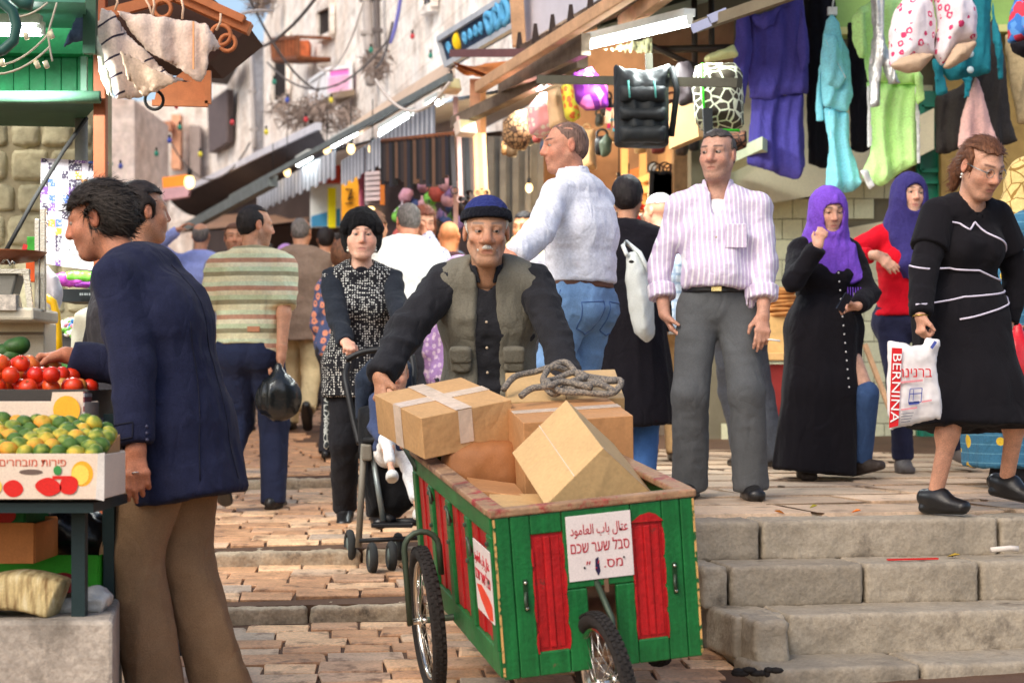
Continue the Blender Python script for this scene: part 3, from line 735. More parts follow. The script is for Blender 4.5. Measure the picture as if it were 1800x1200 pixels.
# upper pavement and its flight of steps
def plat_sheet():
    ys = [7.4+.2*i for i in range(36)]+[15, 18]; v = []; f = []; xr = [0, .1, .25, .5, 1.]
    for y in ys:
        x0 = max(plat_x(y), -.4)
        for t in xr: x = x0+t*(9-x0); v.append((x, max(y, nose_y(x)+.1), plat_z(x, y)-.012))
    n = len(xr)
    for j in range(len(ys)-1):
        for i in range(n-1): f.append((j*n+i, j*n+i+1, (j+1)*n+i+1, (j+1)*n+i))
    # retaining face along the street side
    b = len(v)
    for j, y in enumerate(ys): x0 = max(plat_x(y), -.4); v.append((x0, max(y, nose_y(x0)+.1), -.3))
    for j in range(len(ys)-1): f.append((b+j, b+j+1, (j+1)*n, j*n))
    o = link('upper_pavement', raw('upper_pavement', v, f, GROUT)); return tag(o, kind='structure')
plat = plat_sheet()
protoS = []
for q in range(8):
    me = chunk(rs, r=.03); me.materials.clear(); me.materials.append(SLAB); protoS.append(me)
y = 7.78; n = 0
while y < 13.8:
    d = rs.uniform(.42, .62); x = max(plat_x(y), -.4)+.02
    while x < 4.4:
        L = rs.uniform(.45, .95); cx = x+L/2; cy = y+d/2+.2*(cx-.7); x += L
        if cx-.2 > 4.2 or cy < nose_y(cx)+.2: continue
        o = link('paving_slab', rs.choice(protoS), plat); o.matrix_local = Matrix.Translation((cx, cy, plat_z(cx, cy)-.02+rs.uniform(-.003, .004))) @ Matrix.Rotation(math.atan(.2)+rs.uniform(-.01, .01), 4, 'Z') @ Matrix.Diagonal((L-.014, d-.012, .05, 1)); n += 1
    y += d
an = math.atan(.2); flight = thing('stone_steps', (1.5, 7.3, 0), 'flight of worn grey stone steps up to the raised pavement', 'steps')
for zt, y0, xs in ((.47, 7.55, (.55, .98, 2.0, 2.75, 3.6)), (.315, 7.26, (.7, .815, 1.36, 1.84, 2.6, 3.5)), (.16, 6.95, (.79, 1.0, 2.35, 3.4)), (.01, 6.62, (.86, 1.45, 2.1, 3.3))):
    for i in range(len(xs)-1):
        cx = (xs[i]+xs[i+1])/2; L = (xs[i+1]-xs[i])/math.cos(an)-.012; dep = .36
        block('step_stone', (cx-math.sin(an)*dep/2+.03, y0+.2*(cx-.7)+dep/2, zt-.0825), (L, dep, .165), an, flight, STEP, r=.007, amp=.005, h=.011, seed=int(zt*100)+i)
block('step_stone', (.86, 7.3, .06), (.14, .9, .2), an, flight, STEP, r=.02, amp=.01, seed=77)
# litter
def leaf(label, p, s, col, grp=None):
    mb = MB(); p = Vector(p); a = rs.uniform(0, 6); u = Vector((math.cos(a), math.sin(a), .1))*s; w_ = Vector((-math.sin(a), math.cos(a), .05))*s*.45; up = Vector((0, 0, .012))
    mb.quad(p-u, p+w_*.8+up, p+u+up*.6, p-w_+up*.4); mb.quad(p-u-up*.25, p-w_+up*.15, p+u+up*.35, p+w_*.8+up*.75); mb.top('fallen_leaf', mat('leaf_%d' % (col[0]*1000), col, rough=.7), label, 'leaf', grp)
for k, (px, D, s, c, lb) in enumerate(((1370, 7.86, .022, C(216, 130, 40), 'orange scrap of leaf near the top step edge below the grey trousers'), (1505, 7.9, .022, C(222, 120, 40), 'orange scrap of leaf between the black loafer and grey trousers'), (1430, 8.15, .018, C(150, 140, 40), 'small yellow green leaf on the upper pavement'))):
    X = (px-CX)/F*D; leaf(lb, (X, D, plat_z(X, D)+.012), s, c)
mb = MB(); mb.beam(P(1560, 983, 7.52), P(1648, 981, 7.56), .02, .006); mb.top('red_straw_strip', mat('red_plastic', C(205, 30, 28), rough=.35, bump=0), 'thin red plastic strip lying on the second step', 'litter')
mb = MB(); mb.tube([P(1742, 966, 7.68), P(1775, 963, 7.7), P(1790, 964, 7.7)], .012, 6); mb.top('paper_scrap', mat('paper_white', C(215, 205, 195), rough=.8), 'crumpled pale paper scrap on the second step at right', 'litter')
leaf('yellow green leaf on the second step beside the red strip', P(1676, 977, 7.62), .03, C(170, 140, 50))
mb = MB(); 
for k in range(9): mb.ball(P(1290+k*9+rs.uniform(-5, 5), 1178+rs.uniform(-5, 6), 6.6), (rs.uniform(.012, .03), .02, .012), n=6, m=4)
mb.top('rubbish_heap', mat('dark_rubbish', C(38, 34, 32), rough=.9), 'dark bits of rubbish at the foot of the lowest step', 'litter')

# ---------------------------------------------------------------- buildings along the right of the street
def facm(name, c1, c2, sc_=(1, 1, 1), bw=.55, rh=.32):
    def fn(t, co):
        x = t.xyz(co); cv = t.new('CombineXYZ'); t.link(t.math('ADD', t.math('MULTIPLY', x[0], .5), t.math('MULTIPLY', x[1], -.9)), cv.inputs[0]); t.link(x[2], cv.inputs[1])
        b = t.new('TexBrick'); b.inputs['Scale'].default_value = 1; b.inputs['Brick Width'].default_value = bw; b.inputs['Row Height'].default_value = rh; b.inputs['Mortar Size'].default_value = .014; b.inputs['Mortar Smooth'].default_value = 1.; b.offset = .37
        b.inputs['Color1'].default_value = C(*c1); b.inputs['Color2'].default_value = C(*c2); b.inputs['Mortar'].default_value = C(214, 206, 198); t.link(cv.outputs[0], b.inputs[0])
        g = t.ramp(t.noise(co, .9, 6, .7), (.35, C(255, 253, 250)), (.55, C(238, 230, 222)), (.75, C(206, 186, 172)))
        return t.mix(1., b.outputs[0], g, 'MULTIPLY')
    return mat(name, fn=fn, rough=.9, var=.22, vs=3.5, bump=.8, bs=14, spec=.1, fine=.14, dirt=(C(164, 146, 132), 1.6, .56))
FX = lambda Y: 1.2-.242*(Y-15)
def WD(px): return 4.83/((px-900)/3300+.242)
def FP(px, py, off=0):
    """point of the facade plane seen at that pixel, off = metres in front of it"""
    D = WD(px); p = P(px, py, D); return p+Vector((-.972, -.235, 0))*off
def wall_prism(mb, pts, th): mb.prism(pts, Vector((.972, .235, 0))*th)
limestone = facm('limestone', (250, 248, 246), (240, 236, 232))
house = thing('stone_house', (FX(30), 30, base(30)), 'tall weathered limestone house front with barred windows above the awnings', 'building')
mb = MB(); a, b = 19.5, 44.
tops = lambda Y: 1+(690)/F*45+.18*(45-Y)+2
pts = [Vector((FX(a), a, 0)), Vector((FX(b), b, 1)), Vector((FX(b), b, 9.6)), Vector((FX(39.2), 39.2, 10.)), Vector((FX(32), 32, 12.5)), Vector((FX(20), 20, 13)), Vector((FX(a), a, 12))]
wall_prism(mb, pts, 4); mb.part('wall', limestone, house)
DARK = mat('dark_opening', C(34, 30, 30), rough=.9, bump=0); IRON = mat('iron_bars', C(70, 62, 62), rough=.7, metal=.5); RUST = mat('rusty_iron', C(120, 74, 50), rough=.9, var=.4, vs=18)
def fwin(px0, py0, px1, py1, parent, bars=4, sill=True, glass=None, d=.06):
    c = [FP(px0, py0+ (px1-px0)*.45, d), FP(px1, py0, d), FP(px1, py1-(px1-px0)*.45, d), FP(px0, py1, d)]
    mb = MB(); mb.prism([FP(px0, py0+(px1-px0)*.45, .02), FP(px1, py0, .02), FP(px1, py1-(px1-px0)*.45, .02), FP(px0, py1, .02)], Vector((-.01, 0, 0))); wn = mb.part('window', glass or DARK, parent)
    fr = MB()
    for i in range(4): fr.beam(c[i], c[(i+1) % 4], .13, .1)
    fr.part('window_frame', limestone, wn)
    if bars:
        for i in range(bars):
            bb = MB(); t = (i+.5)/bars; bb.beam(c[0].lerp(c[1], t), c[3].lerp(c[2], t), .03, .03, (0, 1, 0)); bb.part('window_bar', IRON, wn)
    return wn
fwin(567, 8, 590, 72, house, 5); fwin(486, 55, 512, 185, house, 4); fwin(752, -30, 772, 22, house, 3, glass=mat('blue_pane', C(120, 150, 175), rough=.2)); fwin(598, 110, 622, 165, house, 0)
# rusty balcony box, pipes
mb = MB(); q = [FP(537, 72, .1), FP(592, 68, .1), FP(592, 104, .1), FP(540, 108, .1)]; o = Vector((-.55, -.13, 0))
for i in range(4): mb.beam(q[i]+o, q[(i+1) % 4]+o, .06, .06); mb.beam(q[i], q[i]+o, .05, .05)
for i in range(9): t = i/8; mb.beam((q[0]+o).lerp(q[1]+o, t), (q[3]+o).lerp(q[2]+o, t), .04, .04, (0, 1, 0))
mb.prism([q[3], q[2], q[2]+o, q[3]+o], (0, 0, -.06)); mb.top('window_balcony', RUST, 'rusty iron box balcony under the barred upper window', 'balcony')
mb = MB(); mb.box((FP(555, 92, .35)), (.5, .4, .35)); mb.top('crate', mat('orange_rag', C(190, 100, 60), var=.4, vs=8), 'orange crate inside the rusty balcony', 'crate', bev=.02)
GREYP = mat('grey_pipe', C(168, 160, 156), rough=.6); DKP = mat('dark_pipe', C(96, 88, 86), rough=.6)
def pipe(px, y0, y1, r, m, label, off=.12, n=None):
    mb = MB(); pts = [FP(px+i*(n or 0)/6, y0+(y1-y0)*i/6, off) for i in range(7)]; mb.tube(pts, r, 8)
    for i in (1, 3, 5): mb.box(pts[i], (r*3.2, r*2.4, .05))
    mb.top('drain_pipe', m, label, 'pipe')
pipe(660, -30, 150, .075, GREYP, 'thick pale drain pipe on the limestone wall', .14, 8); pipe(677, -30, 140, .05, DKP, 'thin dark pipe just right of the pale drain pipe', .14, 6); pipe(452, 60, 262, .06, GREYP, 'grey drain pipe on the corner of the limestone wall', .16, 8)
# wire shelf with pink sheet = window air conditioner cage
acr = thing('air_conditioner_cage', FP(590, 165, .4), 'white metal window cage with pink panel hung on the stone wall', 'air conditioner')
q = [P(577, 122, 30.5), P(617, 117, 30.3), P(617, 161, 30.3), P(577, 167, 30.5)]; o = Vector((-.42, 1.2, 0)); mb = MB()
for i in range(4): mb.beam(q[i], q[(i+1) % 4], .06, .06); mb.beam(q[i]+o, q[(i+1) % 4]+o, .06, .06); mb.beam(q[i], q[i]+o, .06, .06)
mb.part('frame', mat('white_metal', C(225, 225, 228), rough=.5), acr); mb = MB(); mb.prism(q, o*.05); mb.part('panel', mat('pink_panel', C(226, 120, 196), rough=.6, var=.1), acr); mb = MB(); mb.prism([q[0], q[3], q[3]+o, q[0]+o], (.03, 0, 0)); mb.part('side_panel', mat('white_metal', 0), acr)
for i in range(6): t = .3+.65*(i+.5)/6; mb = MB(); mb.beam(q[0].lerp(q[3], t)+Vector((0, -.03, 0)), q[1].lerp(q[2], t)+Vector((0, -.03, 0)), .02, .03); mb.part('slat', mat('pink_slat', C(240, 190, 220), rough=.6), acr)
mb = MB(); mb.prism([q[3]-o*.2, q[2]-o*.2, q[2]+o, q[3]+o], (0, 0, -.1)); mb.part('tray', mat('tray_wood', C(130, 112, 92)), acr)
# next house, left of the corner pipe
h2 = thing('pale_stone_house', (-9, 50, base(50)), 'pale stone house further up the street with a dark shutter', 'building')
mb = MB(); pp = [P(372, 560, 52), P(444, 560, 46), P(444, 70, 46), P(415, 90, 49), P(415, 125, 49), P(372, 130, 52)]; mb.prism(pp, (3, 4, 0)); mb.part('wall', facm('limestone_pale', (250, 247, 244), (240, 236, 232)), h2)
mb = MB(); mb.prism([P(376, 182, 51.3), P(411, 158, 48.4), P(411, 250, 48.4), P(379, 270, 51.3)], (-.15, -.1, 0)); sh = mb.part('shutter', mat('brown_shutter', C(104, 92, 92), rough=.8), h2)
mb = MB()
for i in range(14): t = (i+.5)/14; mb.beam(P(376, 182, 51.2).lerp(P(379, 270, 51.2), t)+Vector((-.14, -.1, 0)), P(411, 158, 48.3).lerp(P(411, 250, 48.3), t)+Vector((-.14, -.1, 0)), .05, .09)
mb.part('shutter_slat', mat('brown_shutter', 0), sh)
mb = MB(); mb.prism([P(366, 125, 50), P(418, 95, 47), P(418, 118, 47), P(400, 150, 48), P(368, 146, 50)], (0, -1.5, 0)); mb.part('eave', mat('dark_eave', C(88, 84, 84)), h2)
h3 = thing('far_stone_house', (-14, 62, base(60)), 'far pale stone house closing the street at left', 'building')
mb = MB(); mb.prism([P(150, 560, 62), P(385, 560, 58), P(385, 180, 58), P(300, 176, 60), P(240, 178, 60), P(150, 170, 62)], (1, 5, 0)); mb.part('wall', facm('limestone_far', (240, 236, 232), (226, 220, 216)), h3)
for (x0, y0, x1, y1, c) in ((262, 232, 292, 310, C(196, 180, 150)), (306, 205, 322, 300, C(216, 160, 128)), (338, 225, 356, 330, C(150, 136, 130))):
    mb = MB(); mb.prism([P(x0, y0, 58.6), P(x1, y0, 58.4), P(x1, y1, 58.4), P(x0, y1, 58.6)], (0, -.5, 0)); dr = mb.part('shutter', mat('h3_%d' % x0, c), h3)
mb = MB(); mb.prism([P(235, 218, 58), P(305, 216, 58), P(305, 233, 58), P(262, 236, 58), P(244, 262, 58), P(238, 262, 58)], (0, -.4, 0)); mb.part('porch_roof', mat('porch_red', C(190, 130, 100)), h3)
h4 = MB(); h4.prism([P(187, 560, 40), P(236, 560, 40), P(236, 175, 40), P(187, 170, 40)], (0, 4, 0)); h4.top('rubble_gable_wall', facm('rubble', (228, 216, 212), (214, 202, 198), bw=.4, rh=.25), 'pinkish rubble wall just right of the brown post', 'wall')
h5 = thing('left_row_house', (-6, 20, base(20)), 'pale stone house row along the left of the street behind the kiosk', 'building'); mb = MB(); mb.prism([(-3.5, 11.2, -.5), (-19.5, 66, 0), (-19.5, 66, 9), (-3.5, 11.2, 4.6)], (-3, -1, 0)); mb.part('wall', facm('limestone_far', 0, 0), h5)
for k in range(4): a = Vector((-4.6, 15, 2.2)).lerp(Vector((-13, 43.8, 4)), k/3); d = Vector((-.28, .96, 0)); mb = MB(); mb.prism([a, a+d*1.1, a+d*1.1+Vector((0, 0, 1.5)), a+Vector((0, 0, 1.5))], (.06, .02, 0)); mb.part('window', DARK, h5)
# dry creeper on the facade
def bush(label, c, rx, ry, rz, n, col, name='dry_bush', L=.45):
    r2 = np.random.RandomState(int(rx*100)); c = A(c); V = []; Fc = []; th = thing(name, Vector((c-A((0, 0, rz))).tolist()), label, 'plant')
    g = MB()
    for i in range(12):
        d = nrm(r2.randn(3)); g.tube([Vector((c+A((0, 0, -rz*.6))).tolist()), Vector((c+d*A((rx, ry, rz))*.4).tolist()), Vector((c+d*A((rx, ry, rz))*.9+A((0, 0, -.15))).tolist())], [.016, .01, .004], 5)
    g.part('stem', mat('dry_stem', C(104, 82, 68)), th)
    for i in range(n):
        d = nrm(r2.randn(3))*r2.rand()**.4; p = c+d*A((rx, ry, rz)); t = nrm(r2.randn(3)+A((0, 0, -.5)))*L*(.4+r2.rand()); s_ = nrm(np.cross(t, r2.randn(3)))*.013
        b = len(V); V += [p-s_, p+s_, p+t*.5+s_, p+t]; Fc.append((b, b+1, b+2, b+3))
    o = link('foliage', raw('foliage', A(V)-A(th.location), Fc, col), th); o['kind'] = 'stuff'
DRY = mat('dry_foliage', C(146, 130, 120), rough=.95, var=.4, vs=3, perobj=0)
bush('large dry grey creeper tumbling over the beige awning', FP(672, 204, 1.0), .7, 1., .26, 600, DRY, L=.24); bush('dry creeper clump beside the blue sign board', FP(742, 112, .6), .22, .3, .2, 220, DRY, L=.15); bush('dry tuft growing on the roof edge against the sky', FP(500, 5, .5), .3, .4, .3, 350, DRY, 'dry_tuft', L=.25)

# ---------------------------------------------------------------- awnings, beams and tubes of the right-hand shops
WOODL = mat('beam_wood', C(196, 156, 120), rough=.7, var=.2, vs=6, bump=.3, bs=50); WOODD = mat('old_wood', C(112, 98, 84), rough=.85, var=.3, vs=8, bump=.5, bs=40)
TARP = mat('beige_tarp', C(196, 172, 150), rough=.8, var=.12, vs=2); DTARP = mat('dark_tarp', C(78, 74, 78), rough=.85, var=.2, vs=2); TEALB = mat('grey_green_bar', C(108, 116, 116), rough=.6, var=.25, vs=9)
def awning(name, label, m, a0, a1, b0, b1, sag=0, th=.03):
    """sheet between front edge a0-a1 and back edge b0-b1"""
    n = 8; V = []; 
    for i in range(n+1):
        for j in range(n+1):
            s_, t = i/n, j/n; p = a0.lerp(a1, s_).lerp(b0.lerp(b1, s_), t); p = p+Vector((0, 0, -sag*math.sin(math.pi*t)*(.6+.4*math.cos(s_*19)))); V.append(p)
    mb = MB(); k = n+1; f = [(i*k+j, (i+1)*k+j, (i+1)*k+j+1, i*k+j+1) for i in range(n) for j in range(n)]
    mb._a(V+[p-Vector((0, 0, th)) for p in V], f+[tuple(q+k*k for q in reversed(x)) for x in f], True); return mb.top(name, m, label, 'awning')
def valance(parent, a0, a1, h0, h1, m1, m2, n=34, zig=.25):
    """row of narrow hanging tongues, alternating two colours"""
    for i in range(n):
            c = i % 2; mm = (m1, m2)[c]; mb = MB()
            p, q = a0.lerp(a1, i/n), a0.lerp(a1, (i+1)/n); h = h0+(h1-h0)*i/n; h *= 1+zig*((i//2) % 2); o = Vector((0, -.012*c, 0))
            mb.prism([p+o, q+o, q+o-Vector((0, 0, h)), p+o-Vector((0, 0, h))], (0, .01, 0)); mb.part('valance_tongue', mm, parent)
VW = mat('valance_white', C(206, 210, 218), rough=.8); VG = mat('valance_grey', C(140, 146, 158), rough=.8)
a0, a1 = P(452, 340, 27), P(590, 262, 21.5)
aw = awning('striped_awning', 'far awning with a grey and white striped valance', VW, a0, a1, a0+Vector((1.6, .8, .55)), a1+Vector((1.6, .8, .55))); valance(aw, a0, a1, .26, .3, VW, VG, 44, .12)
a0, a1 = P(600, 283, 20.5), P(765, 178, 16.2)
aw = awning('striped_awning', 'nearer striped awning over the belt stall', VW, a0, a1, a0+Vector((1.3, .7, .35)), a1+Vector((1.3, .7, .35))); valance(aw, a0, a1, .26, .3, VW, VG, 48, .12)
a0, a1 = P(612, 243, 21), P(800, 135, 15.5); awning('tarp_awning', 'wide beige tarpaulin awning sloping up to the stone wall', TARP, a0, a1, P(610, 222, 22.4), P(800, 100, 16.8), .05)
mb = MB(); mb.beam(P(405, 347, 27.5), P(792, 136, 15.2), .045, .06); mb.top('awning_bar', TEALB, 'long grey green metal bar in front of the beige tarpaulin', 'bar')
a0, a1 = P(300, 352, 36), P(560, 226, 25); awning('dark_awning', 'long dark awning with a pale edge over the far stalls', DTARP, a0, a1, P(360, 378, 37), P(600, 268, 26), .1)
mb = MB(); mb.beam(P(300, 348, 36), P(560, 222, 25), .08, .1); mb.top('awning_edge', mat('pale_edge', C(205, 205, 212)), 'pale front edge board of the long dark awning', 'board')
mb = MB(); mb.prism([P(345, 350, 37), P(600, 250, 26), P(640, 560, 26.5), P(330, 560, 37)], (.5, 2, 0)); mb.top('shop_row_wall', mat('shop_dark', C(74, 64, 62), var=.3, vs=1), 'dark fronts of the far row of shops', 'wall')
mb = MB(); mb.beam(P(330, 400, 30), P(480, 318, 24), .12, .14); mb.top('awning_strut', TEALB, 'grey slanting strut under the long dark awning', 'bar')
a0, a1 = P(285, 408, 30), P(560, 388, 26); awning('stall_roof', 'sagging brown stall roof behind the lavender shirt', mat('brown_sheet', C(150, 118, 96), var=.3, vs=2), a0, a1, a0+Vector((.5, 2.5, .5)), a1+Vector((.5, 2.5, .5)), .1)
# fluorescent lamps
def glow(name, col, st): return mat(name, C(60, 60, 60), emit=(col, st), bump=0, var=0, fine=0)
TUBE = glow('tube_glow', (.93, 1, .97, 1), 14); WARMG = glow('bulb_glow', (1, .66, .26, 1), 2.6)
def lamp_tube(label, a, b, r=.016, power=None, col=(.93, 1, .97), hood=True, name='fluorescent_lamp'):
    t = thing(name, a, label, 'lamp'); mb = MB(); mb.tube([a, a.lerp(b, .5), b], r, 8); mb.part('tube', TUBE, t); up = Vector((0, 0, r+.035))
    if hood: mb = MB(); mb.beam(a+up, b+up, .07, .045); mb.part('housing', mat('lamp_housing', C(200, 205, 200), rough=.5), t)
    mb = MB()
    for p in (a, b): mb.box(p+Vector((0, 0, .015)), (.035, .035, .06))
    mb.part('lamp_holder', mat('lamp_housing', 0), t)
    if power:
        l = bpy.data.lights.new('tube_light', 'AREA'); l.shape = 'RECTANGLE'; d = b-a; l.size = d.length; l.size_y = .06; l.energy = power; l.color = col
        o = bpy.data.objects.new('tube_light', l); sc.collection.objects.link(o); o.parent = t
        x = d.normalized(); z = Vector((0, 0, 1)); yv = z.cross(x).normalized(); z = x.cross(yv); M_ = Matrix((x, yv, z)).transposed().to_4x4(); M_.translation = d*.5-Vector((0, 0, r+.02)); o.matrix_local = M_
    return t
lamp_tube('large lit fluorescent tube under the clothes shop canopy', P(1032, 82, 12.2), P(1212, 40, 10.6), .022, 60)
lamp_tube('lit fluorescent tube above the hanging pink bags', P(886, 180, 14.6), P(956, 150, 13.2), .022, 30)
lamp_tube('lit tube above the belt stall awning', P(670, 236, 19), P(722, 206, 17.4), .03); lamp_tube('short lit tube left of the beige corner flap', P(585, 256, 21.5), P(624, 234, 20), .03); lamp_tube('small lit tube below the flood lamp', P(752, 191, 16.8), P(775, 178, 16.2), .025); lamp_tube('lit tube below the long green bar in the distance', P(524, 288, 23.5), P(545, 276, 22.5), .035)
lamp_tube('lit fluorescent tube behind the dark green pipe at the top left', P(-40, 56, 8.9), P(72, 56, 8.9), .022, 35)
def bulb(label, p, r=.03, power=None, col=(1, .7, .36), name='bulb_lamp', m=None):
    t = thing(name, p, label, 'lamp'); mb = MB(); mb.ball(p, (r, r, r*1.3), n=10, m=8); mb.part('bulb', m or WARMG, t); mb = MB(); mb.tube([p+Vector((0, 0, r)), p+Vector((0, 0, r*2.5))], r*.5, 8); mb.tube([p+Vector((0, 0, r*2.4)), p+Vector((0, 0, .5))], .006, 5); mb.part('socket', mat('black_plastic', C(26, 26, 28), rough=.5), t)
    if power:
        l = bpy.data.lights.new('bulb_light', 'POINT'); l.energy = power; l.color = col; l.shadow_soft_size = .06; o = bpy.data.objects.new('bulb_light', l); sc.collection.objects.link(o); o.parent = t; o.location = (0, 0, -r*2)
    return t
for (px, py, D, lb) in ((505, 303, 24, 'lit bulb under the far striped awning'), (480, 318, 25, 'far left lit bulb below the green bar'), (575, 264, 22.5, 'lit bulb next to the short tube'), (617, 262, 20.5, 'warm bulb between the two striped awnings'), (655, 262, 19, 'warm bulb over the orange banner'), (652, 372, 19, 'orange bulb behind the hat')):
    bulb(lb, P(px, py, D), .045)
bulb('orange street lamp glowing beside the far houses', P(333, 320, 30), .085, 3)
mb = MB(); mb.prism([P(285, 312, 31), P(330, 306, 31), P(332, 326, 31), P(286, 330, 31)], (0, .2, 0)); mb.top('lit_sign', mat('sign_glow', C(220, 120, 40), emit=((1, .36, .04, 1), .3), bump=0), 'glowing orange shop sign beside the street lamp', 'sign')
mb = MB(); mb.prism([P(285, 331, 31), P(335, 326, 31), P(330, 345, 31), P(286, 352, 31)], (0, .2, 0)); mb.top('pink_sign', mat('pink_sign', C(200, 160, 170)), 'pale pink sign board under the glowing orange sign', 'sign')
for px, py, D, lb in ((792, 152, 15.5, 'small flood lamp at the end of the beige tarpaulin'), (818, 226, 14.6, 'small flood lamp on the wooden shop pillar')):
    t = thing('flood_lamp', P(px, py, D), lb, 'lamp'); c = P(px, py, D); Mx = Matrix.Rotation(R(28), 3, 'Z') @ Matrix.Rotation(R(-18), 3, 'X'); mb = MB(); mb.box(c, (.15, .1, .11), Mx); mb.part('housing', mat('flood_white', C(214, 196, 180), rough=.5), t, bev=.01)
    mb = MB(); mb.box(c+Mx @ Vector((.0, -.054, 0)), (.12, .012, .085), Mx); mb.part('glass', mat('flood_glass', C(226, 220, 170), rough=.15), t); mb = MB(); mb.tube([c+Vector((0, .05, 0)), c+Vector((0, .1, .14)), c+Vector((0, .4, .16))], .012, 6); mb.part('bracket', IRON, t)
# long boards of the clothes shop canopy
mb = MB(); mb.beam(P(842, 154, 14), P(1165, -48, 10.4), .07, .085); mb.top('canopy_board', WOODL, 'long light wooden board along the canopy edge', 'board', bev=.008)
mb = MB(); mb.beam(P(800, 216, 15), P(1024, 108, 12.6), .08, .09); mb.top('canopy_rafter', WOODD, 'dark old rafter below the light canopy board', 'beam')
mb = MB(); mb.beam(P(882, 148, 14), P(1030, 78, 12), .06, .14); mb.top('canopy_batten', WOODD, 'grey batten between canopy board and fluorescent tube', 'beam')
mb = MB(); mb.beam(P(1095, 42, 12.2), P(1180, -20, 10.6), .07, .1); mb.top('canopy_post_end', WOODL, 'short light wooden brace above the large tube', 'board', bev=.005)
roof = thing('corrugated_roof', P(1000, 60, 12.5), 'dark corrugated roof edge with upright prongs above the board', 'roof')
mb = MB(); n = 22
for i in range(n):
    a = P(905, 98, 14).lerp(P(1145, -20, 10.9), i/n); b = P(905, 98, 14).lerp(P(1145, -20, 10.9), (i+1)/n); up = Vector((1.6, .5, .62)); mb.prism([a, b, b+up, a+up], (0, 0, .03+.03*(i % 2)))
mb.part('sheet', mat('roof_sheet', C(92, 74, 62), rough=.8), roof)
for i in range(7):
    p = P(905, 94, 14).lerp(P(1145, -26, 10.9), (i+.3)/7); mb = MB(); mb.prism([p-Vector((.03, 0, 0)), p+Vector((.03, 0, 0)), p+Vector((.012, 0, .14)), p+Vector((-.012, 0, .14))], (0, .03, 0)); mb.part('prong', mat('prong', C(60, 48, 44)), roof)
mb = MB(); mb.prism([P(912, 82, 15.2), P(1120, -40, 13), P(1120, -140, 13), P(912, -140, 15.2)], (.2, .3, 0)); mb.top('grey_panel_wall', mat('grey_panel', C(198, 196, 206), rough=.8, var=.06), 'plain pale grey panel above the canopy', 'panel')
mb = MB(); mb.beam(P(913, 82, 14.9), P(905, -60, 14.9), .11, .1, (0, 1, 0)); mb.top('panel_post', WOODL, 'upright orange wooden post beside the blue sign', 'post', bev=.006)
# blue sign
sg = thing('shop_sign', P(840, 50, 16), 'dark blue shop sign board with light blue lettering', 'sign'); q = [P(785, 115, 16.6), P(906, 45, 15.1), P(900, -10, 15.1), P(772, 70, 16.6)]; mb = MB(); mb.prism(q, (.05, .12, 0)); mb.part('board', mat('sign_blue', C(40, 58, 84), rough=.6, var=.3, vs=4), sg)
mb = MB()
for i in range(4): mb.beam(q[i]+Vector((0, -.01, 0)), q[(i+1) % 4]+Vector((0, -.01, 0)), .05, .05)
mb.part('border', mat('sign_border', C(170, 176, 184)), sg)
def sgp(u, v): return (q[0].lerp(q[1], u)).lerp(q[3].lerp(q[2], u), v)+Vector((-.004, -.03, 0))
mb = MB()
for k, (u, big) in enumerate(((.70, 1), (.80, 1), (.9, 1), (.42, .4), (.5, .4), (.57, .4), (.34, .4), (.1, .4))):
    pts = []
    for i in range(15):
        a = i/14*6.5+k; rr = .36*big*(1-.25*math.sin(a*1.5)); pts.append(sgp(u+.055*big*math.cos(a)*(.7+.3*math.sin(k+a)), .5+rr*math.sin(a)))
    mb.tube(pts, .028*big+.006, 5)
mb.part('lettering', mat('sign_letters', C(96, 178, 226), rough=.5), sg)
mb = MB(); mb.ball(sgp(.24, .55), (.05, .03, .08)); mb.part('yellow_spot', mat('sign_yellow', C(245, 205, 30)), sg)
mb = MB(); mb.beam(P(795, 94, 15.4), P(945, 93, 13.2), .05, .06); mb.top('awning_rod', mat('maroon_rod', C(110, 74, 74)), 'maroon rod jutting out below the blue sign', 'bar')
a0, a1 = P(795, 108, 15.2), P(860, 132, 14.2); awning('orange_flap', 'small drooping orange cloth flap below the maroon rod', cloth('orange_flap', C(196, 120, 62)), a0, a1, P(850, 112, 15.4), P(905, 106, 14.4), .08)
# pillars and shutter of the belt stall
for px0, y0, y1, D, wd, c, lb in ((835, 140, 345, 15.2, .085, C(196, 150, 120), 'light wooden pillar hung with belts'), (801, 170, 400, 15.6, .04, C(186, 158, 160), 'thin pale pole left of the wooden pillar'), (849, 160, 345, 15.5, .05, C(206, 156, 108), 'narrow wooden pillar right beside the other pillar')):
    mb = MB(); g_ = P(px0, 500, D); g_.z = gz(g_.x, D); mb.beam(P(px0, y0, D), g_, wd, wd, (0, 1, 0)); mb.top('stall_pillar', mat('pil_%d' % px0, c, rough=.75, var=.2, vs=8), lb, 'pillar', bev=.005)
sh = thing('folding_shutter', P(910, 400, 16), 'grey folded metal shutter leaves beside the boy', 'shutter'); 
for i in range(9):
    x = 862+i*11; mb = MB(); a = P(x, 240, 16+.12*(i % 2)); b = Vector((a.x, a.y, gz(a.x, 16)+.02)); mb.beam(a, b, .055, .03, (0, 1, 0)); mb.part('shutter_leaf', mat('grey_shutter', C(106, 104, 100), rough=.6, var=.25, vs=6, perobj=.2), sh, bev=.004)
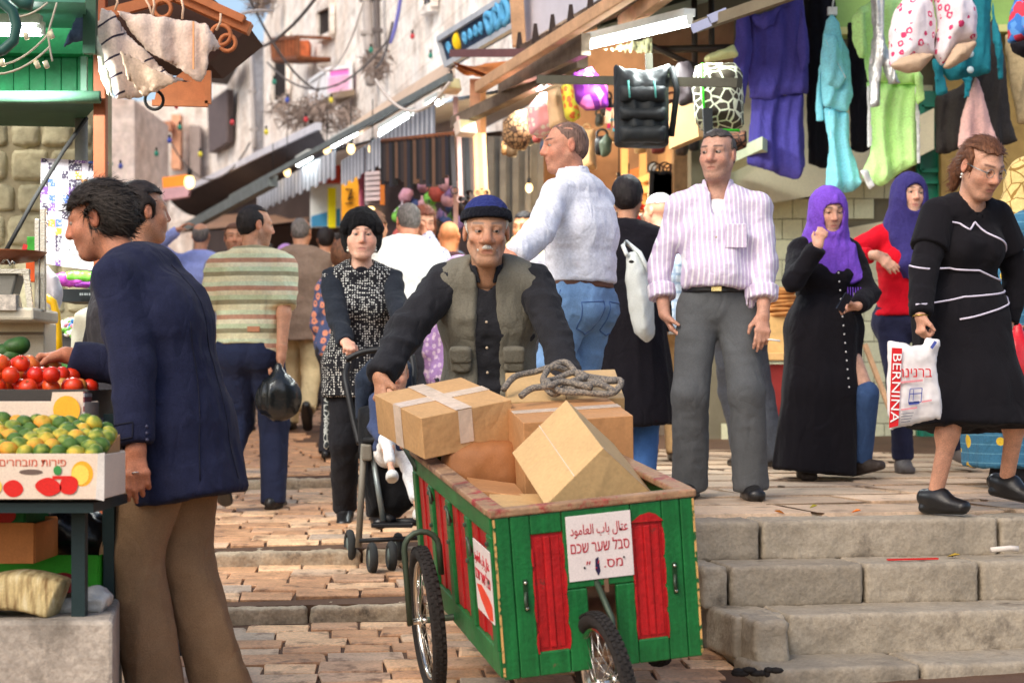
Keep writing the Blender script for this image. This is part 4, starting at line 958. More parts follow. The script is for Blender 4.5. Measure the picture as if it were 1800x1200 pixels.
# lit interior of the bag shop
mb = MB(); mb.prism([P(930, 800, 18.5), P(1330, 800, 18.5), P(1330, -40, 18.5), P(930, -40, 18.5)], (0, .3, 0)); mb.top('shop_back_wall', mat('shop_wall', C(178, 128, 84), var=.35, vs=2.5, bump=.3), 'warm brown back wall inside the bag shop', 'wall')
mb = MB(); mb.prism([P(1185, 800, 15), P(1215, 800, 15), P(1215, 170, 15), P(1185, 170, 15)], (0, 3, 0)); mb.top('shop_side_wall', mat('louvre', C(150, 118, 84), var=.3, vs=12), 'narrow brown side wall of the bag shop', 'wall')
rack = thing('shop_rack', P(1130, 430, 16.5), 'light wooden rack in the lit bag shop', 'rack'); PINE = mat('pine', C(224, 178, 116), rough=.6, var=.15, vs=6)
for (a, b) in (((1100, 330), (1215, 285)), ((1090, 345), (1215, 318)), ((1090, 372), (1215, 352))):
    mb = MB(); mb.beam(P(*a, 17), P(*b, 16), .1, .06); mb.part('shelf', PINE, rack)
for px in (1098, 1130, 1168): mb = MB(); mb.beam(P(px, 262, 16.7), P(px, 400, 16.7), .06, .06, (0, 1, 0)); mb.part('upright', PINE, rack)
for i in range(3): mb = MB(); mb.prism([P(1105+i*36, 300-i*12, 17), P(1130+i*36, 292-i*12, 16.8), P(1130+i*36, 318-i*8, 16.8), P(1105+i*36, 326-i*8, 17)], (0, .08, 0)); mb.part('drawer', mat('dr%d' % i, (C(196, 120, 70), C(150, 160, 170), C(206, 150, 96))[i]), rack)
bulb('warm bulb hanging in the bag shop', P(1088, 322, 15.6), .035, 22); bulb('bright bulb high in the bag shop', P(1000, 262, 16.5), .03, 22); bulb('warm bulb above the boy in the stall', P(930, 330, 15.2), .03, 12)
bulb('warm bulb low among the shoes', P(1105, 395, 15.4), .03, 10)
# ---------------------------------------------------------------- tiled shop front at right
TW = 14.0
PLA = mat('cream_plaster', C(228, 218, 184), rough=.8, var=.1, vs=3, dirt=(C(170, 150, 110), 3, .66)); TILE = mat('wall_tile', C(214, 212, 176), rough=.35, var=.08, vs=6, bump=.05, spec=.5, perobj=.07, dirt=(C(176, 160, 120), 5, .66)); TGR = mat('tile_grout', C(120, 112, 92), rough=.9)
front = thing('tiled_shop_front', P(1480, 790, TW), 'cream tiled shop front with a plastered arch behind the women', 'building')
mb = MB(); mb.prism([P(1215, 800, TW), P(1960, 800, TW), P(1960, -60, TW), P(1215, -60, TW)], (0, .3, 0)); mb.part('wall', TGR, front)
tme = raw('tile', [(x*.5, y, z*.5) for y in (-.016, 0) for z in (-1, 1) for x in (-1, 1)], [(0, 1, 3, 2), (4, 6, 7, 5), (0, 4, 5, 1), (2, 3, 7, 6), (0, 2, 6, 4), (1, 5, 7, 3)], TILE)
ts = .152; fz = plat_z(0, 14); o0 = front.location
def arch_in(x, z):   # plaster sweep of the arch, in pixels of the facade
    px = x/TW*F+900; py = 685-(z-1)*F/TW
    c = 352-max(0, (px-1335))*.14+max(0, 1335-px)*.6
    return py < c or (px > 1480 and py < 470-(px-1480)*.35 and py > 380-(px-1480)*.25) 
for r_ in range(20):
    for c_ in range(19):
        x = (1285-900)/F*TW+(c_+.5*(r_ % 2))*ts*1.0; z = fz+.09+r_*ts
        if z > 2.55 or arch_in(x, z) or x > 4.1: continue
        t = link('tile', tme, front); t.location = Vector((x, TW-.002, z))-o0; t.scale = (ts-.006, 1, ts-.006)
mb = MB(); mb.prism([P(1280, 420, TW-.02), P(1300, 385, TW-.02), P(1335, 357, TW-.02), P(1410, 345, TW-.02), P(1480, 330, TW-.02), P(1560, 300, TW-.02), P(1640, 260, TW-.02), P(1640, 150, TW-.02), P(1280, 150, TW-.02)], (0, .01, 0)); mb.part('plaster', PLA, front)
mb = MB(); pts = [(1268, 470), (1282, 425), (1302, 388), (1337, 360), (1410, 348), (1482, 333), (1562, 303), (1642, 262)]
for i in range(7): mb.hexa([P(*pts[i], TW-.25), P(*pts[i+1], TW-.25), P(*pts[i+1], TW-.03), P(*pts[i], TW-.03)]+[p+Vector((0, 0, .3)) for p in (P(*pts[i], TW-.25), P(*pts[i+1], TW-.25), P(*pts[i+1], TW-.03), P(*pts[i], TW-.03))])
mb.part('arch', PLA, front)
mb = MB(); mb.prism([P(1482, 470, TW-.03), P(1560, 440, TW-.03), P(1640, 410, TW-.03), P(1640, 350, TW-.03), P(1560, 388, TW-.03), P(1482, 402, TW-.03)], (0, .02, 0)); mb.part('plaster', PLA, front)
mb = MB(); mb.beam(P(1225, 792, TW-.05), P(1700, 770, TW-.05), .05, .05); mb.part('green_skirting', mat('green_paint_wall', C(40, 120, 90)), front)
mb = MB(); mb.prism([P(1612, 790, TW-.08), P(1660, 790, TW-.08), P(1660, 160, TW-.08), P(1612, 160, TW-.08)], (0, .06, 0)); gd = mb.part('door', mat('green_door', C(14, 120, 92), rough=.3, var=.12, spec=.5), front)
mb = MB()
for y0, y1 in ((185, 300), (320, 520), (540, 770)):
    q = [P(1620, y1, TW-.1), P(1652, y1, TW-.1), P(1652, y0, TW-.1), P(1620, y0, TW-.1)]
    for i in range(4): mb.beam(q[i], q[(i+1) % 4], .03, .03)
mb.part('door_panel', mat('green_door', 0), gd)
mb = MB(); mb.prism([P(1255, 470, TW-.2), P(1275, 470, TW-.2), P(1275, 250, TW-.2), P(1255, 250, TW-.2)], (0, .15, 0)); mb.part('green_post', mat('green_door', 0), front)
mb = MB(); mb.prism([P(1258, 300, 13.2), P(1340, 262, 12.4), P(1340, 240, 12.4), P(1258, 278, 13.2)], (.1, .3, 0)); mb.top('pale_green_board', mat('pale_green_board', C(206, 214, 180)), 'pale green sloping board beside the purple suit', 'board')
mb = MB(); mb.prism([P(1430, 62, 13.5), P(1800, 50, 13.5), P(1800, -60, 13.5), P(1430, -60, 13.5)], (0, .2, 0)); mb.top('green_fascia', mat('green_fascia', C(140, 176, 96), rough=.5), 'light green fascia panel behind the hanging clothes', 'panel')
mb = MB(); mb.beam(P(1425, 56, 13.4), P(1800, 50, 13.4), .05, .05); mb.top('fascia_rail', mat('fascia_rail', C(196, 196, 130)), 'yellowish rail along the green fascia', 'rail')
mb = MB(); mb.prism([P(1440, 800, 15.5), P(2000, 800, 15.5), P(2000, 300, 15.5), P(1440, 300, 15.5)], (0, .2, 0)); 
mb = MB(); mb.prism([P(1655, 790, 13.8), P(1960, 790, 13.8), P(1960, 60, 13.8), P(1655, 60, 13.8)], (0, .1, 0)); mb.top('sacking_wall', mat('brown_sacking', C(150, 124, 72), var=.4, vs=4), 'brown patterned cloth wall behind the headscarf woman', 'wall')
# bread table behind the purple-striped shirt
tb = thing('bread_table', P(1370, 800, 12.6), 'wooden bread stand with a red front behind the black robe', 'table'); c = P(1370, 640, 12.6); fz2 = gz(c.x, 12.6)
mb = MB(); mb.box((c.x+.02, 12.7, c.z+.05), (.42, .4, .05)); mb.part('table_top', PINE, tb, bev=.005); mb = MB(); mb.box((c.x, 12.72, (c.z+fz2)/2), (.36, .34, c.z-fz2)); mb.part('front', mat('red_front', C(140, 44, 40), var=.2), tb)
mb = MB(); mb.box((c.x, 12.7, P(0, 570, 12.7).z-.08), (.38, .36, .3)); mb.part('box', mat('bread_box', C(222, 176, 112), var=.2, vs=9), tb, bev=.01)
for i in range(7):
    mb = MB(); mb.torus((c.x+rs.uniform(-.02, .02), 12.62, P(0, 562, 12.6).z+.035+i*.028), (rs.uniform(-.1, .1), rs.uniform(-.1, .1), 1), .1, .035, 18, 8, .016); mb.top('ring_bread', mat('bread', C(190, 128, 70), rough=.7, var=.3, vs=14), 'flat ring bread in the stack on the bread stand', 'bread', 'ring breads stacked on the stand')
mb = MB(); mb.beam(P(1520, 605, 12.9), P(1592, 792, 12.8), .03, .05, (0, 1, 0)); mb.top('trestle_leg', WOODL, 'slanting wooden trestle leg beside the printed bag', 'leg')
# goods on the shop rack and floor: shoes, boxes
gc = [C(30, 26, 26), C(196, 60, 50), C(220, 200, 170), C(150, 100, 60), C(226, 140, 40), C(60, 60, 70), C(222, 216, 205), C(120, 70, 40)]
def shoe_mesh(m):
    S = SDF(.012); S.u(ecap((0, -.09, .03), (0, .08, .025), (1, 0, 0), .035, .03, .04, .025)); S.u(ecap((0, -.07, .05), (0, -.03, .05), (1, 0, 0), .032, .045, .03, .035), .03); S.d(ell((0, -.06, .1), (.024, .05, .04)), .01); S.cut(lambda X, Y, Z: -Z+0*X+0*Y); v, f = S.surf(); return raw('shoe', v, f, m, True)
smes = [shoe_mesh(mat('goods_%d' % i, c, rough=.5, var=.1)) for i, c in enumerate(gc)]
gt = thing('goods_table', P(1130, 700, 14.5), 'sloping display table of shoes in the bag shop', 'table'); mb = MB(); mb.hexa([P(1060, 470, 14.2), P(1230, 470, 14.2), P(1230, 365, 15.8), P(1060, 375, 15.8)]+[p+Vector((0, 0, .04)) for p in (P(1060, 470, 14.2), P(1230, 470, 14.2), P(1230, 365, 15.8), P(1060, 375, 15.8))]); mb.part('table_top', PINE, gt)
mb = MB(); g_ = P(1145, 470, 14.4); mb.box((g_.x, 14.6, (g_.z+.55)/2), (.72, .4, g_.z-.6)); mb.part('front', WOODD, gt)
k = 0
for j in range(6):
    for i in range(10):
        t = j/5.5; D = 14.25+1.5*t; p = P(1066+i*16.5+rs.uniform(-3, 3), 470-t*98, D); me = rs.choice(smes); o = link('shoe', me, None, p+Vector((0, 0, .045))); o.rotation_euler = (R(20), rs.uniform(-.2, .2), rs.uniform(0, 6.3)); tag(o, 'shoe in the rows on the sloping display table', 'shoe', 'shoes on the display table')
hb = [C(22, 20, 22), C(40, 34, 32), C(90, 58, 40), C(28, 28, 34)]
for i in range(12):
    px = 1150+i*6.4; p = P(px, 300+(i % 3)*3, 15.2); mb = MB(); h = .26+.05*(i % 2); mb.prism([p+Vector((-.035, 0, 0)), p+Vector((.035, 0, 0)), p+Vector((.05, 0, -h)), p+Vector((-.05, 0, -h))], (0, .05, 0)); mb.torus(p+Vector((0, .025, .02)), (0, 1, 0), .05, .008, 14, 6); o = mb.top('hanging_handbag', mat('hb_%d' % (i % 4), hb[i % 4], rough=.45), 'dark handbag hanging in the row on the shop rack', 'handbag', 'dark handbags on the rack', bev=.008)
# belts
rail = thing('belt_rail', P(740, 245, 15.5), 'rail hung with dark belts over the stall', 'rail'); mb = MB(); mb.tube([P(672, 248, 16.4), P(800, 235, 15)], .02, 6); mb.part('bar', RUST, rail)
bc = [C(38, 36, 42), C(60, 52, 54), C(84, 62, 52), C(46, 46, 58), C(30, 28, 30), C(112, 84, 68)]
for i in range(24):
    t = i/23; p = P(674, 248, 16.4).lerp(P(800, 236, 15), t); L = .32+.1*rs.random(); w_ = .028; mb = MB()
    n_ = 6; pts = []
    mb.prism([p+Vector((-w_, 0, 0)), p+Vector((w_, 0, 0)), p+Vector((w_*.9, .02, -L)), p+Vector((-w_*.9, .02, -L))], (0, .03, 0)); mb.top('belt', mat('belt_%d' % (i % 6), bc[i % 6], rough=.5), 'dark leather belt hanging in the row on the stall rail', 'belt', 'belts on the stall rail')
for i, (px, y0, y1, c) in enumerate(((806, 205, 345, C(206, 168, 160)), (812, 225, 352, C(40, 34, 34)), (820, 230, 335, C(30, 28, 30)), (826, 235, 350, C(80, 60, 52)), (836, 235, 335, C(224, 176, 120)), (843, 235, 332, C(206, 150, 100)), (850, 235, 335, C(230, 186, 132)), (795, 240, 330, C(50, 44, 46)))):
    a, b = P(px, y0, 14.8), P(px+4, y1, 14.7); mb = MB(); mb.beam(a, b, .035, .02, (0, 1, 0)); mb.torus(b+Vector((0, 0, -.02)), (0, 1, .1), .028, .006, 12, 5); mb.top('long_belt', mat('lbelt_%d' % i, c, rough=.5), 'long belt with a buckle hanging on the wooden pillar', 'belt', 'long belts on the pillar')
# hanging cloths and signs in the far stalls
for px0, y0, px1, y1, D, c, nm, lb in ((600, 300, 640, 400, 21.2, C(244, 166, 36), 'banner', 'orange banner with dark writing in the far stall'), (545, 318, 600, 400, 23.5, C(226, 232, 232), 'poster', 'white and blue poster in the far stall'), (576, 330, 590, 400, 23.3, C(248, 240, 20), 'yellow_card', 'bright yellow card on the white poster'), (552, 290, 598, 322, 23.4, C(190, 70, 56), 'red_sign', 'red and white sign above the white poster'), (642, 300, 668, 360, 18.6, C(176, 168, 176), 'folded_towels', 'pale folded towels hung in the stall'), (668, 318, 676, 360, 18.5, C(206, 120, 50), 'orange_strip', 'narrow orange strip beside the towels')):
    mb = MB(); mb.prism([P(px0, y1, D), P(px1, y1, D), P(px1, y0, D), P(px0, y0+ (8 if px1-px0 > 20 else 0), D)], (0, .05, 0)); bo = mb.top(nm, mat('far_'+nm, c, rough=.7, var=.1), lb, 'banner' if 'ann' in nm else 'sign')
    if nm == 'poster': mb = MB(); mb.prism([P(547, 398, D-.02), P(598, 398, D-.02), P(598, 366, D-.02), P(547, 380, D-.02)], (0, .01, 0)); mb.part('blue_field', mat('poster_blue', C(70, 150, 200)), bo)
    if nm == 'banner': mb = MB(); mb.tube([P(608, 333, D-.03), P(618, 333, D-.03), P(612, 352, D-.03), P(620, 345, D-.03)], .012, 5); mb.tube([P(607, 358, D-.03), P(620, 357, D-.03)], .008, 5); mb.part('lettering', mat('ink', C(40, 34, 30)), bo)
    if nm == 'folded_towels':
        for i in range(6): mb = MB(); mb.beam(P(642, 306+i*9, D-.05), P(668, 304+i*9, D-.05), .05, .035); mb.part('towel', mat('towel', C(214, 200, 206)), bo)
cols = [C(96, 140, 74), C(140, 116, 170), C(206, 160, 174), C(200, 100, 92), C(70, 88, 140), C(60, 58, 66), C(200, 150, 170), C(120, 190, 80), C(40, 38, 44), C(214, 200, 214)]
for i in range(34):
    px = 690+rs.uniform(0, 120); py = 318+rs.uniform(0, 100); D = 16.6+rs.uniform(-.4, .6); r_ = rs.uniform(.035, .075); p = P(px, py, D); S = SDF(.016); S.u(ell(p, (r_, r_*.7, r_*1.1))); S.u(ell(p+Vector((r_*.5, 0, r_*.4)), r_*.6), .03); S.u(cone(p, p+Vector((0, 0, r_*1.8)), .012, .01)); v, f = S.surf(); v = folds(v, f, .012, (20, 20, 20), i)
    o = link('hanging_bundle', raw('b', v-A(p), f, mat('bundle_%d' % (i % 10), cols[i % 10], rough=.7, var=.2, vs=20), True), None, p); tag(o, 'small soft goods hanging in the crowded far stall', 'goods', 'soft goods in the far stall')
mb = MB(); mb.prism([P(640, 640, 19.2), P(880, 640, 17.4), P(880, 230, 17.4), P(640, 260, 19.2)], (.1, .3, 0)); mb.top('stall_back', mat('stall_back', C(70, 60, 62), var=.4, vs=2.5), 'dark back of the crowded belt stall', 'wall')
# ---------------------------------------------------------------- hanging clothes and bags
def cloth_shape(pts, D, th=.05, amp=.02, fr=30, h=.013, soft=.06, tilt=0, bend=0):
    """soft garment: outline given in photo pixels at depth D, real thickness and folds"""
    W_ = [P(x, y, D) for x, y in pts]; ax_ = A([p.x for p in W_]); az = A([p.z for p in W_]); n = len(pts)
    x0 = float(ax_.mean()); z0 = float(az.max())
    def f(X, Y, Z):
        X2 = X+0*Z; Z2 = Z+0*X; X2 = X2[:, 0, :]; Z2 = Z2[:, 0, :]; d = np.full(X2.shape, 1e9, np.float32); s_ = np.ones(X2.shape, np.float32)
        for i in range(n):
            j = i-1; ex, ez = ax_[j]-ax_[i], az[j]-az[i]; wx, wz = X2-ax_[i], Z2-az[i]; t = np.clip((wx*ex+wz*ez)/(ex*ex+ez*ez+1e-12), 0, 1)
            d = np.minimum(d, (wx-ex*t)**2+(wz-ez*t)**2); c1 = Z2 >= az[i]; c2 = Z2 < az[j]; c3 = ex*wz > ez*wx
            al = (c1 & c2 & c3) | (~c1 & ~c2 & ~c3); s_ = np.where(al, -s_, s_)
        d = np.sqrt(d)*s_; t = th*np.sqrt(np.clip(-d/soft, 0, 1)); ph = 1.3*np.sin(Z2*3.1)+.6*np.sin(Z2*7+1)
        yc = amp*np.sin((X2-x0)*fr+ph)*(.4+.6*np.clip((z0-Z2)*1.5, 0, 1))+amp*.5*np.sin((X2-x0)*fr*2.3+2*ph)+tilt*(X2-x0)+bend*(z0-Z2)
        return np.maximum(d[:, None, :], np.abs(Y-D-yc[:, None, :])-t[:, None, :])
    e = th+amp*1.6+abs(tilt)*float(ax_.max()-ax_.min())/2+abs(bend)*float(z0-az.min())
    S = SDF(h); S.u((f, A((ax_.min(), D-e, az.min())), A((ax_.max(), D+e, az.max()))), .004); return S
def garment(name, label, pts, D, m, cat='clothes', parent=None, top=True, group=None, **k):
    S = cloth_shape(pts, D, **k); v, f = S.surf(); v = relax(v, f, 2, .5); v = folds(v, f, .004, (26, 26, 18), len(pts), True)
    org = A(P(*pts[0], D)) if parent is None else A(root_loc(parent))
    o = link(name, raw(name, v-org, f, m, True), parent, Vector(org.tolist()) if parent is None else None)
    if parent is None: tag(o, label, cat, group)
    return o
def pat_cells(c1, c2, sc_=9, w_=.06, feature='DISTANCE_TO_EDGE'):
    def fn(t, co):
        v = t.vor(co, sc_, feature); return t.mix(t.math('LESS_THAN', v.outputs['Distance'], w_), c1, c2)
    return fn
def pat_spots(bg, c, sc_=14, w_=.2):
    def fn(t, co):
        v = t.vor(co, sc_, 'F1', .6); n = t.noise(co, sc_*3, 2); d = t.math('ABSOLUTE', t.math('SUBTRACT', t.math('ADD', v.outputs['Distance'], t.math('MULTIPLY', n, .35)), .42)); return t.mix(t.math('LESS_THAN', d, w_*.28), bg, c)
    return fn
def pat_vstripe(c1, c2, per, wd, axis=0):
    def fn(t, co):
        x = t.xyz(co)[axis]; return t.mix(t.math('LESS_THAN', t.math('FRACT', t.math('DIVIDE', x, per)), wd), c1, c2)
    return fn
PUR = cloth('suit_purple', C(84, 76, 158)); BLK = cloth('cloth_black', C(26, 24, 30)); GRY = cloth('cloth_charcoal', C(64, 60, 58)); SKY = cloth('tracksuit_blue', C(146, 226, 240)); LIM = cloth('tracksuit_lime', C(204, 250, 158)); TEA = cloth('cardigan_teal', C(36, 130, 146)); WHT = cloth('cloth_white', C(232, 232, 230)); PNK = cloth('cloth_pink', C(238, 190, 182))
s1 = thing('purple_suit', P(1350, 0, 12.6), 'purple hooded jacket and trousers hanging under the canopy', 'clothes')
garment('jacket', '', [(1310, 18), (1345, 28), (1378, 5), (1410, -10), (1418, 60), (1422, 165), (1372, 168), (1362, 178), (1318, 172), (1312, 95)], 12.6, PUR, parent=s1, th=.07)
garment('sleeve', '', [(1295, 22), (1318, 24), (1324, 80), (1310, 186), (1290, 182), (1288, 120)], 12.5, PUR, parent=s1, th=.05); garment('sleeve', '', [(1408, 0), (1420, 60), (1424, 110), (1408, 128), (1400, 80)], 12.45, PUR, parent=s1, th=.05)
garment('trousers', '', [(1322, 170), (1412, 164), (1416, 290), (1410, 305), (1402, 318), (1312, 288), (1318, 230)], 12.65, PUR, parent=s1, th=.06, amp=.03); garment('hood', '', [(1318, 28), (1345, 22), (1375, 8), (1360, 44), (1342, 54), (1326, 46)], 12.5, PUR, parent=s1, th=.04)
garment('black_trousers', 'black trousers hanging between the purple suit and blue tracksuit', [(1412, -20), (1468, -20), (1470, 60), (1455, 298), (1420, 290)], 12.9, BLK, th=.05); garment('black_skirt', 'black skirt hanging between the blue and lime tracksuits', [(1488, 40), (1530, 40), (1532, 262), (1516, 270), (1494, 264)], 12.95, BLK, th=.05)
s2 = thing('blue_tracksuit', P(1470, 20, 12.3), 'light blue tracksuit with white stripes on a hanger', 'clothes')
garment('jacket', '', [(1452, 35), (1462, 24), (1474, 40), (1480, 65), (1494, 92), (1496, 140), (1500, 165), (1490, 198), (1466, 192), (1446, 188), (1442, 130), (1446, 70)], 12.3, SKY, parent=s2, th=.07); garment('sleeve', '', [(1446, 58), (1470, 62), (1490, 135), (1476, 158), (1452, 150), (1440, 118)], 12.2, SKY, parent=s2, th=.05)
garment('stripe', '', [(1447, 66), (1451, 66), (1490, 138), (1486, 142)], 12.15, WHT, parent=s2, th=.008, amp=0, h=.01); garment('sleeve', '', [(1438, 115), (1446, 110), (1448, 215), (1436, 214), (1433, 190)], 12.35, SKY, parent=s2, th=.04)
garment('trousers', '', [(1446, 188), (1492, 198), (1494, 255), (1508, 292), (1514, 325), (1500, 337), (1458, 340), (1450, 325), (1456, 255)], 12.35, SKY, parent=s2, th=.06, amp=.035); garment('stripe', '', [(1455, 192), (1459, 192), (1464, 252), (1460, 252)], 12.28, WHT, parent=s2, th=.008, amp=0, h=.01)
mb = MB(); mb.box(P(1463, 20, 12.3), (.06, .04, .05)); mb.tube([P(1463, 15, 12.3), P(1466, -5, 12.3), P(1462, -20, 12.3)], .006, 5); mb.part('hanger', mat('hanger_white', C(230, 230, 226), rough=.4), s2)
s3 = thing('lime_tracksuit', P(1560, 0, 12.2), 'lime green tracksuit with white side stripes hanging high', 'clothes')
garment('jacket', '', [(1505, 18), (1530, 2), (1570, -10), (1610, 20), (1615, 150), (1585, 150), (1525, 144), (1520, 105)], 12.2, LIM, parent=s3, th=.07); garment('sleeve', '', [(1496, 30), (1520, 12), (1526, 100), (1510, 106), (1498, 72)], 12.1, LIM, parent=s3, th=.05); garment('sleeve', '', [(1604, 120), (1624, 130), (1626, 178), (1612, 186)], 12.1, LIM, parent=s3, th=.04)
garment('trousers', '', [(1524, 142), (1612, 146), (1618, 225), (1612, 290), (1590, 300), (1548, 330), (1515, 310), (1530, 262)], 12.25, LIM, parent=s3, th=.06, amp=.03); garment('side_stripe', '', [(1522, 150), (1532, 150), (1534, 258), (1524, 262)], 12.18, WHT, parent=s3, th=.012, amp=0, h=.01); garment('side_stripe', '', [(1606, 150), (1616, 150), (1620, 290), (1611, 290)], 12.18, WHT, parent=s3, th=.012, amp=0, h=.01); garment('cuff', '', [(1510, 300), (1526, 296), (1540, 328), (1528, 334)], 12.1, WHT, parent=s3, th=.04, h=.01)
garment('silver_scarf', 'crinkled silver scarf hanging over the lime tracksuit', [(1530, -10), (1556, -10), (1553, 60), (1580, 140), (1586, 148), (1562, 150), (1550, 116), (1548, 178), (1550, 188), (1528, 192), (1526, 130), (1534, 60)], 11.9, mat('silver_cloth', C(206, 206, 204), rough=.3, metal=.5, var=.35, vs=14, bump=.6, bs=30), 'scarf', th=.035, amp=.02, fr=60)
BAGP = mat('bag_print', fn=pat_spots(C(236, 226, 230), C(214, 60, 110), 16, .3), rough=.6, bump=.2); TAN = mat('bag_base', C(196, 168, 140), rough=.7)
for nm, pts, bs_, lb in (('bucket_bag', [(1590, -5), (1636, -15), (1645, 40), (1642, 96), (1600, 122), (1564, 116), (1562, 60), (1572, 20)], [(1564, 114), (1600, 93), (1640, 94), (1642, 98), (1618, 126), (1598, 130), (1572, 123)], 'white bucket bag with pink print and tan base, left of the pair'), ('bucket_bag', [(1640, -15), (1700, -15), (1718, 20), (1717, 72), (1680, 80), (1655, 118), (1642, 96), (1648, 40)], [(1656, 120), (1680, 78), (1716, 72), (1716, 80), (1702, 104), (1668, 122)], 'white bucket bag with pink print and tan base, right of the pair')):
    b = thing(nm, P(*pts[0], 11.2), lb, 'bag'); garment('bag_body', '', pts, 11.2, BAGP, parent=b, th=.13, soft=.1, amp=.01, h=.012); garment('bag_base', '', bs_, 11.12, TAN, parent=b, th=.06, amp=0, h=.01)
    mb = MB(); a = P(pts[0][0]+14, pts[0][1]+8, 11.2); mb.tube([a, a+Vector((-.03, 0, .25)), a+Vector((.02, 0, .5)), a+Vector((.07, 0, .25)), a+Vector((.05, 0, 0))], .012, 6); mb.part('strap', TAN, b)
s4 = thing('teal_cardigan', P(1700, 0, 11.9), 'teal knitted cardigan with pale buttons hanging at right', 'clothes')
TEAK = mat('teal_knit', C(36, 132, 148), rough=.9, bump=.9, bs=120, var=.15, vs=10)
garment('cardigan', '', [(1690, -20), (1742, -20), (1740, 130), (1700, 138), (1668, 144), (1650, 120), (1660, 60)], 11.9, TEAK, parent=s4, th=.07); garment('sleeve', '', [(1636, 100), (1654, 105), (1668, 165), (1646, 170)], 11.85, TEAK, parent=s4, th=.04); garment('sleeve', '', [(1742, -20), (1750, 30), (1766, 100), (1764, 142), (1756, 142), (1744, 70)], 11.85, TEAK, parent=s4, th=.04)
for y_ in (95, 123): mb = MB(); mb.ball(P(1706, y_, 11.78), (.022, .012, .022)); mb.part('button', mat('pale_button', C(200, 220, 224), rough=.3), s4)
garment('ribbon', '', [(1684, 138), (1712, 132), (1704, 172), (1693, 174), (1696, 146)], 11.8, TEA, parent=s4, th=.015, h=.01)
garment('charcoal_trousers', 'wide charcoal trousers hanging behind the teal cardigan', [(1642, 170), (1690, 150), (1745, 30), (1760, 60), (1778, 210), (1790, 248), (1750, 262), (1712, 252), (1664, 272), (1644, 270)], 12.3, GRY, th=.05)
garment('pink_trousers', 'pale pink trousers hanging behind the ponytail', [(1714, 135), (1722, 140), (1738, 200), (1756, 262), (1740, 272), (1682, 262), (1690, 200), (1704, 160)], 12.0, PNK, th=.05)
garment('khaki_trousers', 'khaki trousers hanging at the right edge', [(1766, 60), (1830, 60), (1830, 220), (1790, 220), (1774, 150)], 12.4, cloth('khaki_cloth', C(196, 176, 136)), th=.05)
b = thing('patchwork_bag', P(1790, 0, 11), 'red and blue patchwork bag with black base at the top right edge', 'bag'); garment('bag_body', '', [(1788, -10), (1840, -10), (1840, 60), (1800, 76), (1772, 78), (1770, 50), (1776, 20)], 11, mat('patch', fn=lambda t, co: t.ramp(t.vor(co, 22).outputs['Color'], (0, C(60, 120, 200)), (.4, C(210, 60, 80)), (.7, C(90, 150, 215)), const=True), rough=.7), parent=b, th=.12, soft=.1); garment('bag_base', '', [(1773, 76), (1800, 72), (1840, 58), (1840, 104), (1800, 104), (1782, 94)], 10.95, BLK, parent=b, th=.1, soft=.08)
# rail with rucksacks
mb = MB(); mb.beam(P(948, 140, 11.6), P(1300, 146, 10.4), .045, .05); mb.top('display_rail', mat('dark_rail', C(84, 82, 70), rough=.6), 'long dark horizontal rail carrying the rucksacks', 'rail')
mb = MB(); mb.beam(P(1140, 95, 10.9), P(1142, 142, 10.9), .04, .06, (0, 1, 0)); mb.top('rail_hanger', mat('dark_rail', 0), 'short upright bracket on the rucksack rail', 'bracket')
RB = mat('rucksack_black', C(38, 42, 44), rough=.55, var=.2, vs=10, bump=.3)
b = thing('black_rucksack', P(1125, 130, 10.8), 'large black rucksack with several pockets under the rail', 'rucksack')
garment('bag_body', '', [(1078, 112), (1100, 122), (1140, 124), (1180, 112), (1184, 128), (1176, 150), (1176, 256), (1160, 262), (1090, 260), (1080, 256), (1078, 180)], 10.8, RB, parent=b, th=.16, soft=.1, amp=.012)
for y0, y1 in ((150, 182), (188, 214), (220, 252)): garment('pocket', '', [(1086, y0), (1172, y0), (1170, y1), (1090, y1)], 10.66, RB, parent=b, th=.045, soft=.04, amp=.004)
for x0 in (1104, 1150): mb = MB(); mb.tube([P(x0, 142, 10.62), P(x0+3, 172, 10.6)], .006, 5); mb.part('zip_pull', mat('teal_cord', C(90, 170, 160)), b)
mb = MB(); mb.tube([P(1180, 118, 10.7), P(1190, 160, 10.7), P(1180, 240, 10.75)], .018, 6); mb.part('strap', RB, b)
b = thing('giraffe_rucksack', P(1260, 110, 10.9), 'rucksack with giraffe pattern and green piping', 'rucksack'); garment('bag_body', '', [(1222, 118), (1240, 110), (1290, 110), (1306, 130), (1308, 222), (1290, 232), (1232, 230), (1222, 215), (1216, 150)], 10.9, mat('giraffe', fn=pat_cells(C(66, 60, 48), C(222, 228, 198), 17, .075), rough=.6), parent=b, th=.14, soft=.09, amp=.01)
mb = MB(); mb.tube([P(1234, 112, 10.78), P(1236, 170, 10.76), P(1240, 228, 10.78), P(1300, 229, 10.78)], .008, 5); mb.part('piping', mat('green_piping', C(60, 210, 40)), b); mb = MB(); mb.prism([P(1236, 190, 10.72), P(1252, 190, 10.72), P(1254, 236, 10.72), P(1238, 236, 10.72)], (0, .05, 0)); mb.part('side_pocket', RB, b)
garment('dark_rucksack', 'dark rucksack hanging half hidden behind the giraffe one', [(1188, 112), (1212, 106), (1222, 130), (1222, 180), (1196, 188), (1184, 150)], 11.4, mat('rucksack_grey', C(58, 50, 52), rough=.6), 'rucksack', th=.12, soft=.08); garment('brown_bag', 'brown patterned bag below the giraffe rucksack', [(1240, 236), (1312, 230), (1312, 262), (1270, 272), (1244, 268)], 11.6, mat('brown_pat', fn=pat_cells(C(120, 80, 60), C(40, 32, 30), 30, .12), rough=.6), 'bag', th=.1, soft=.07)
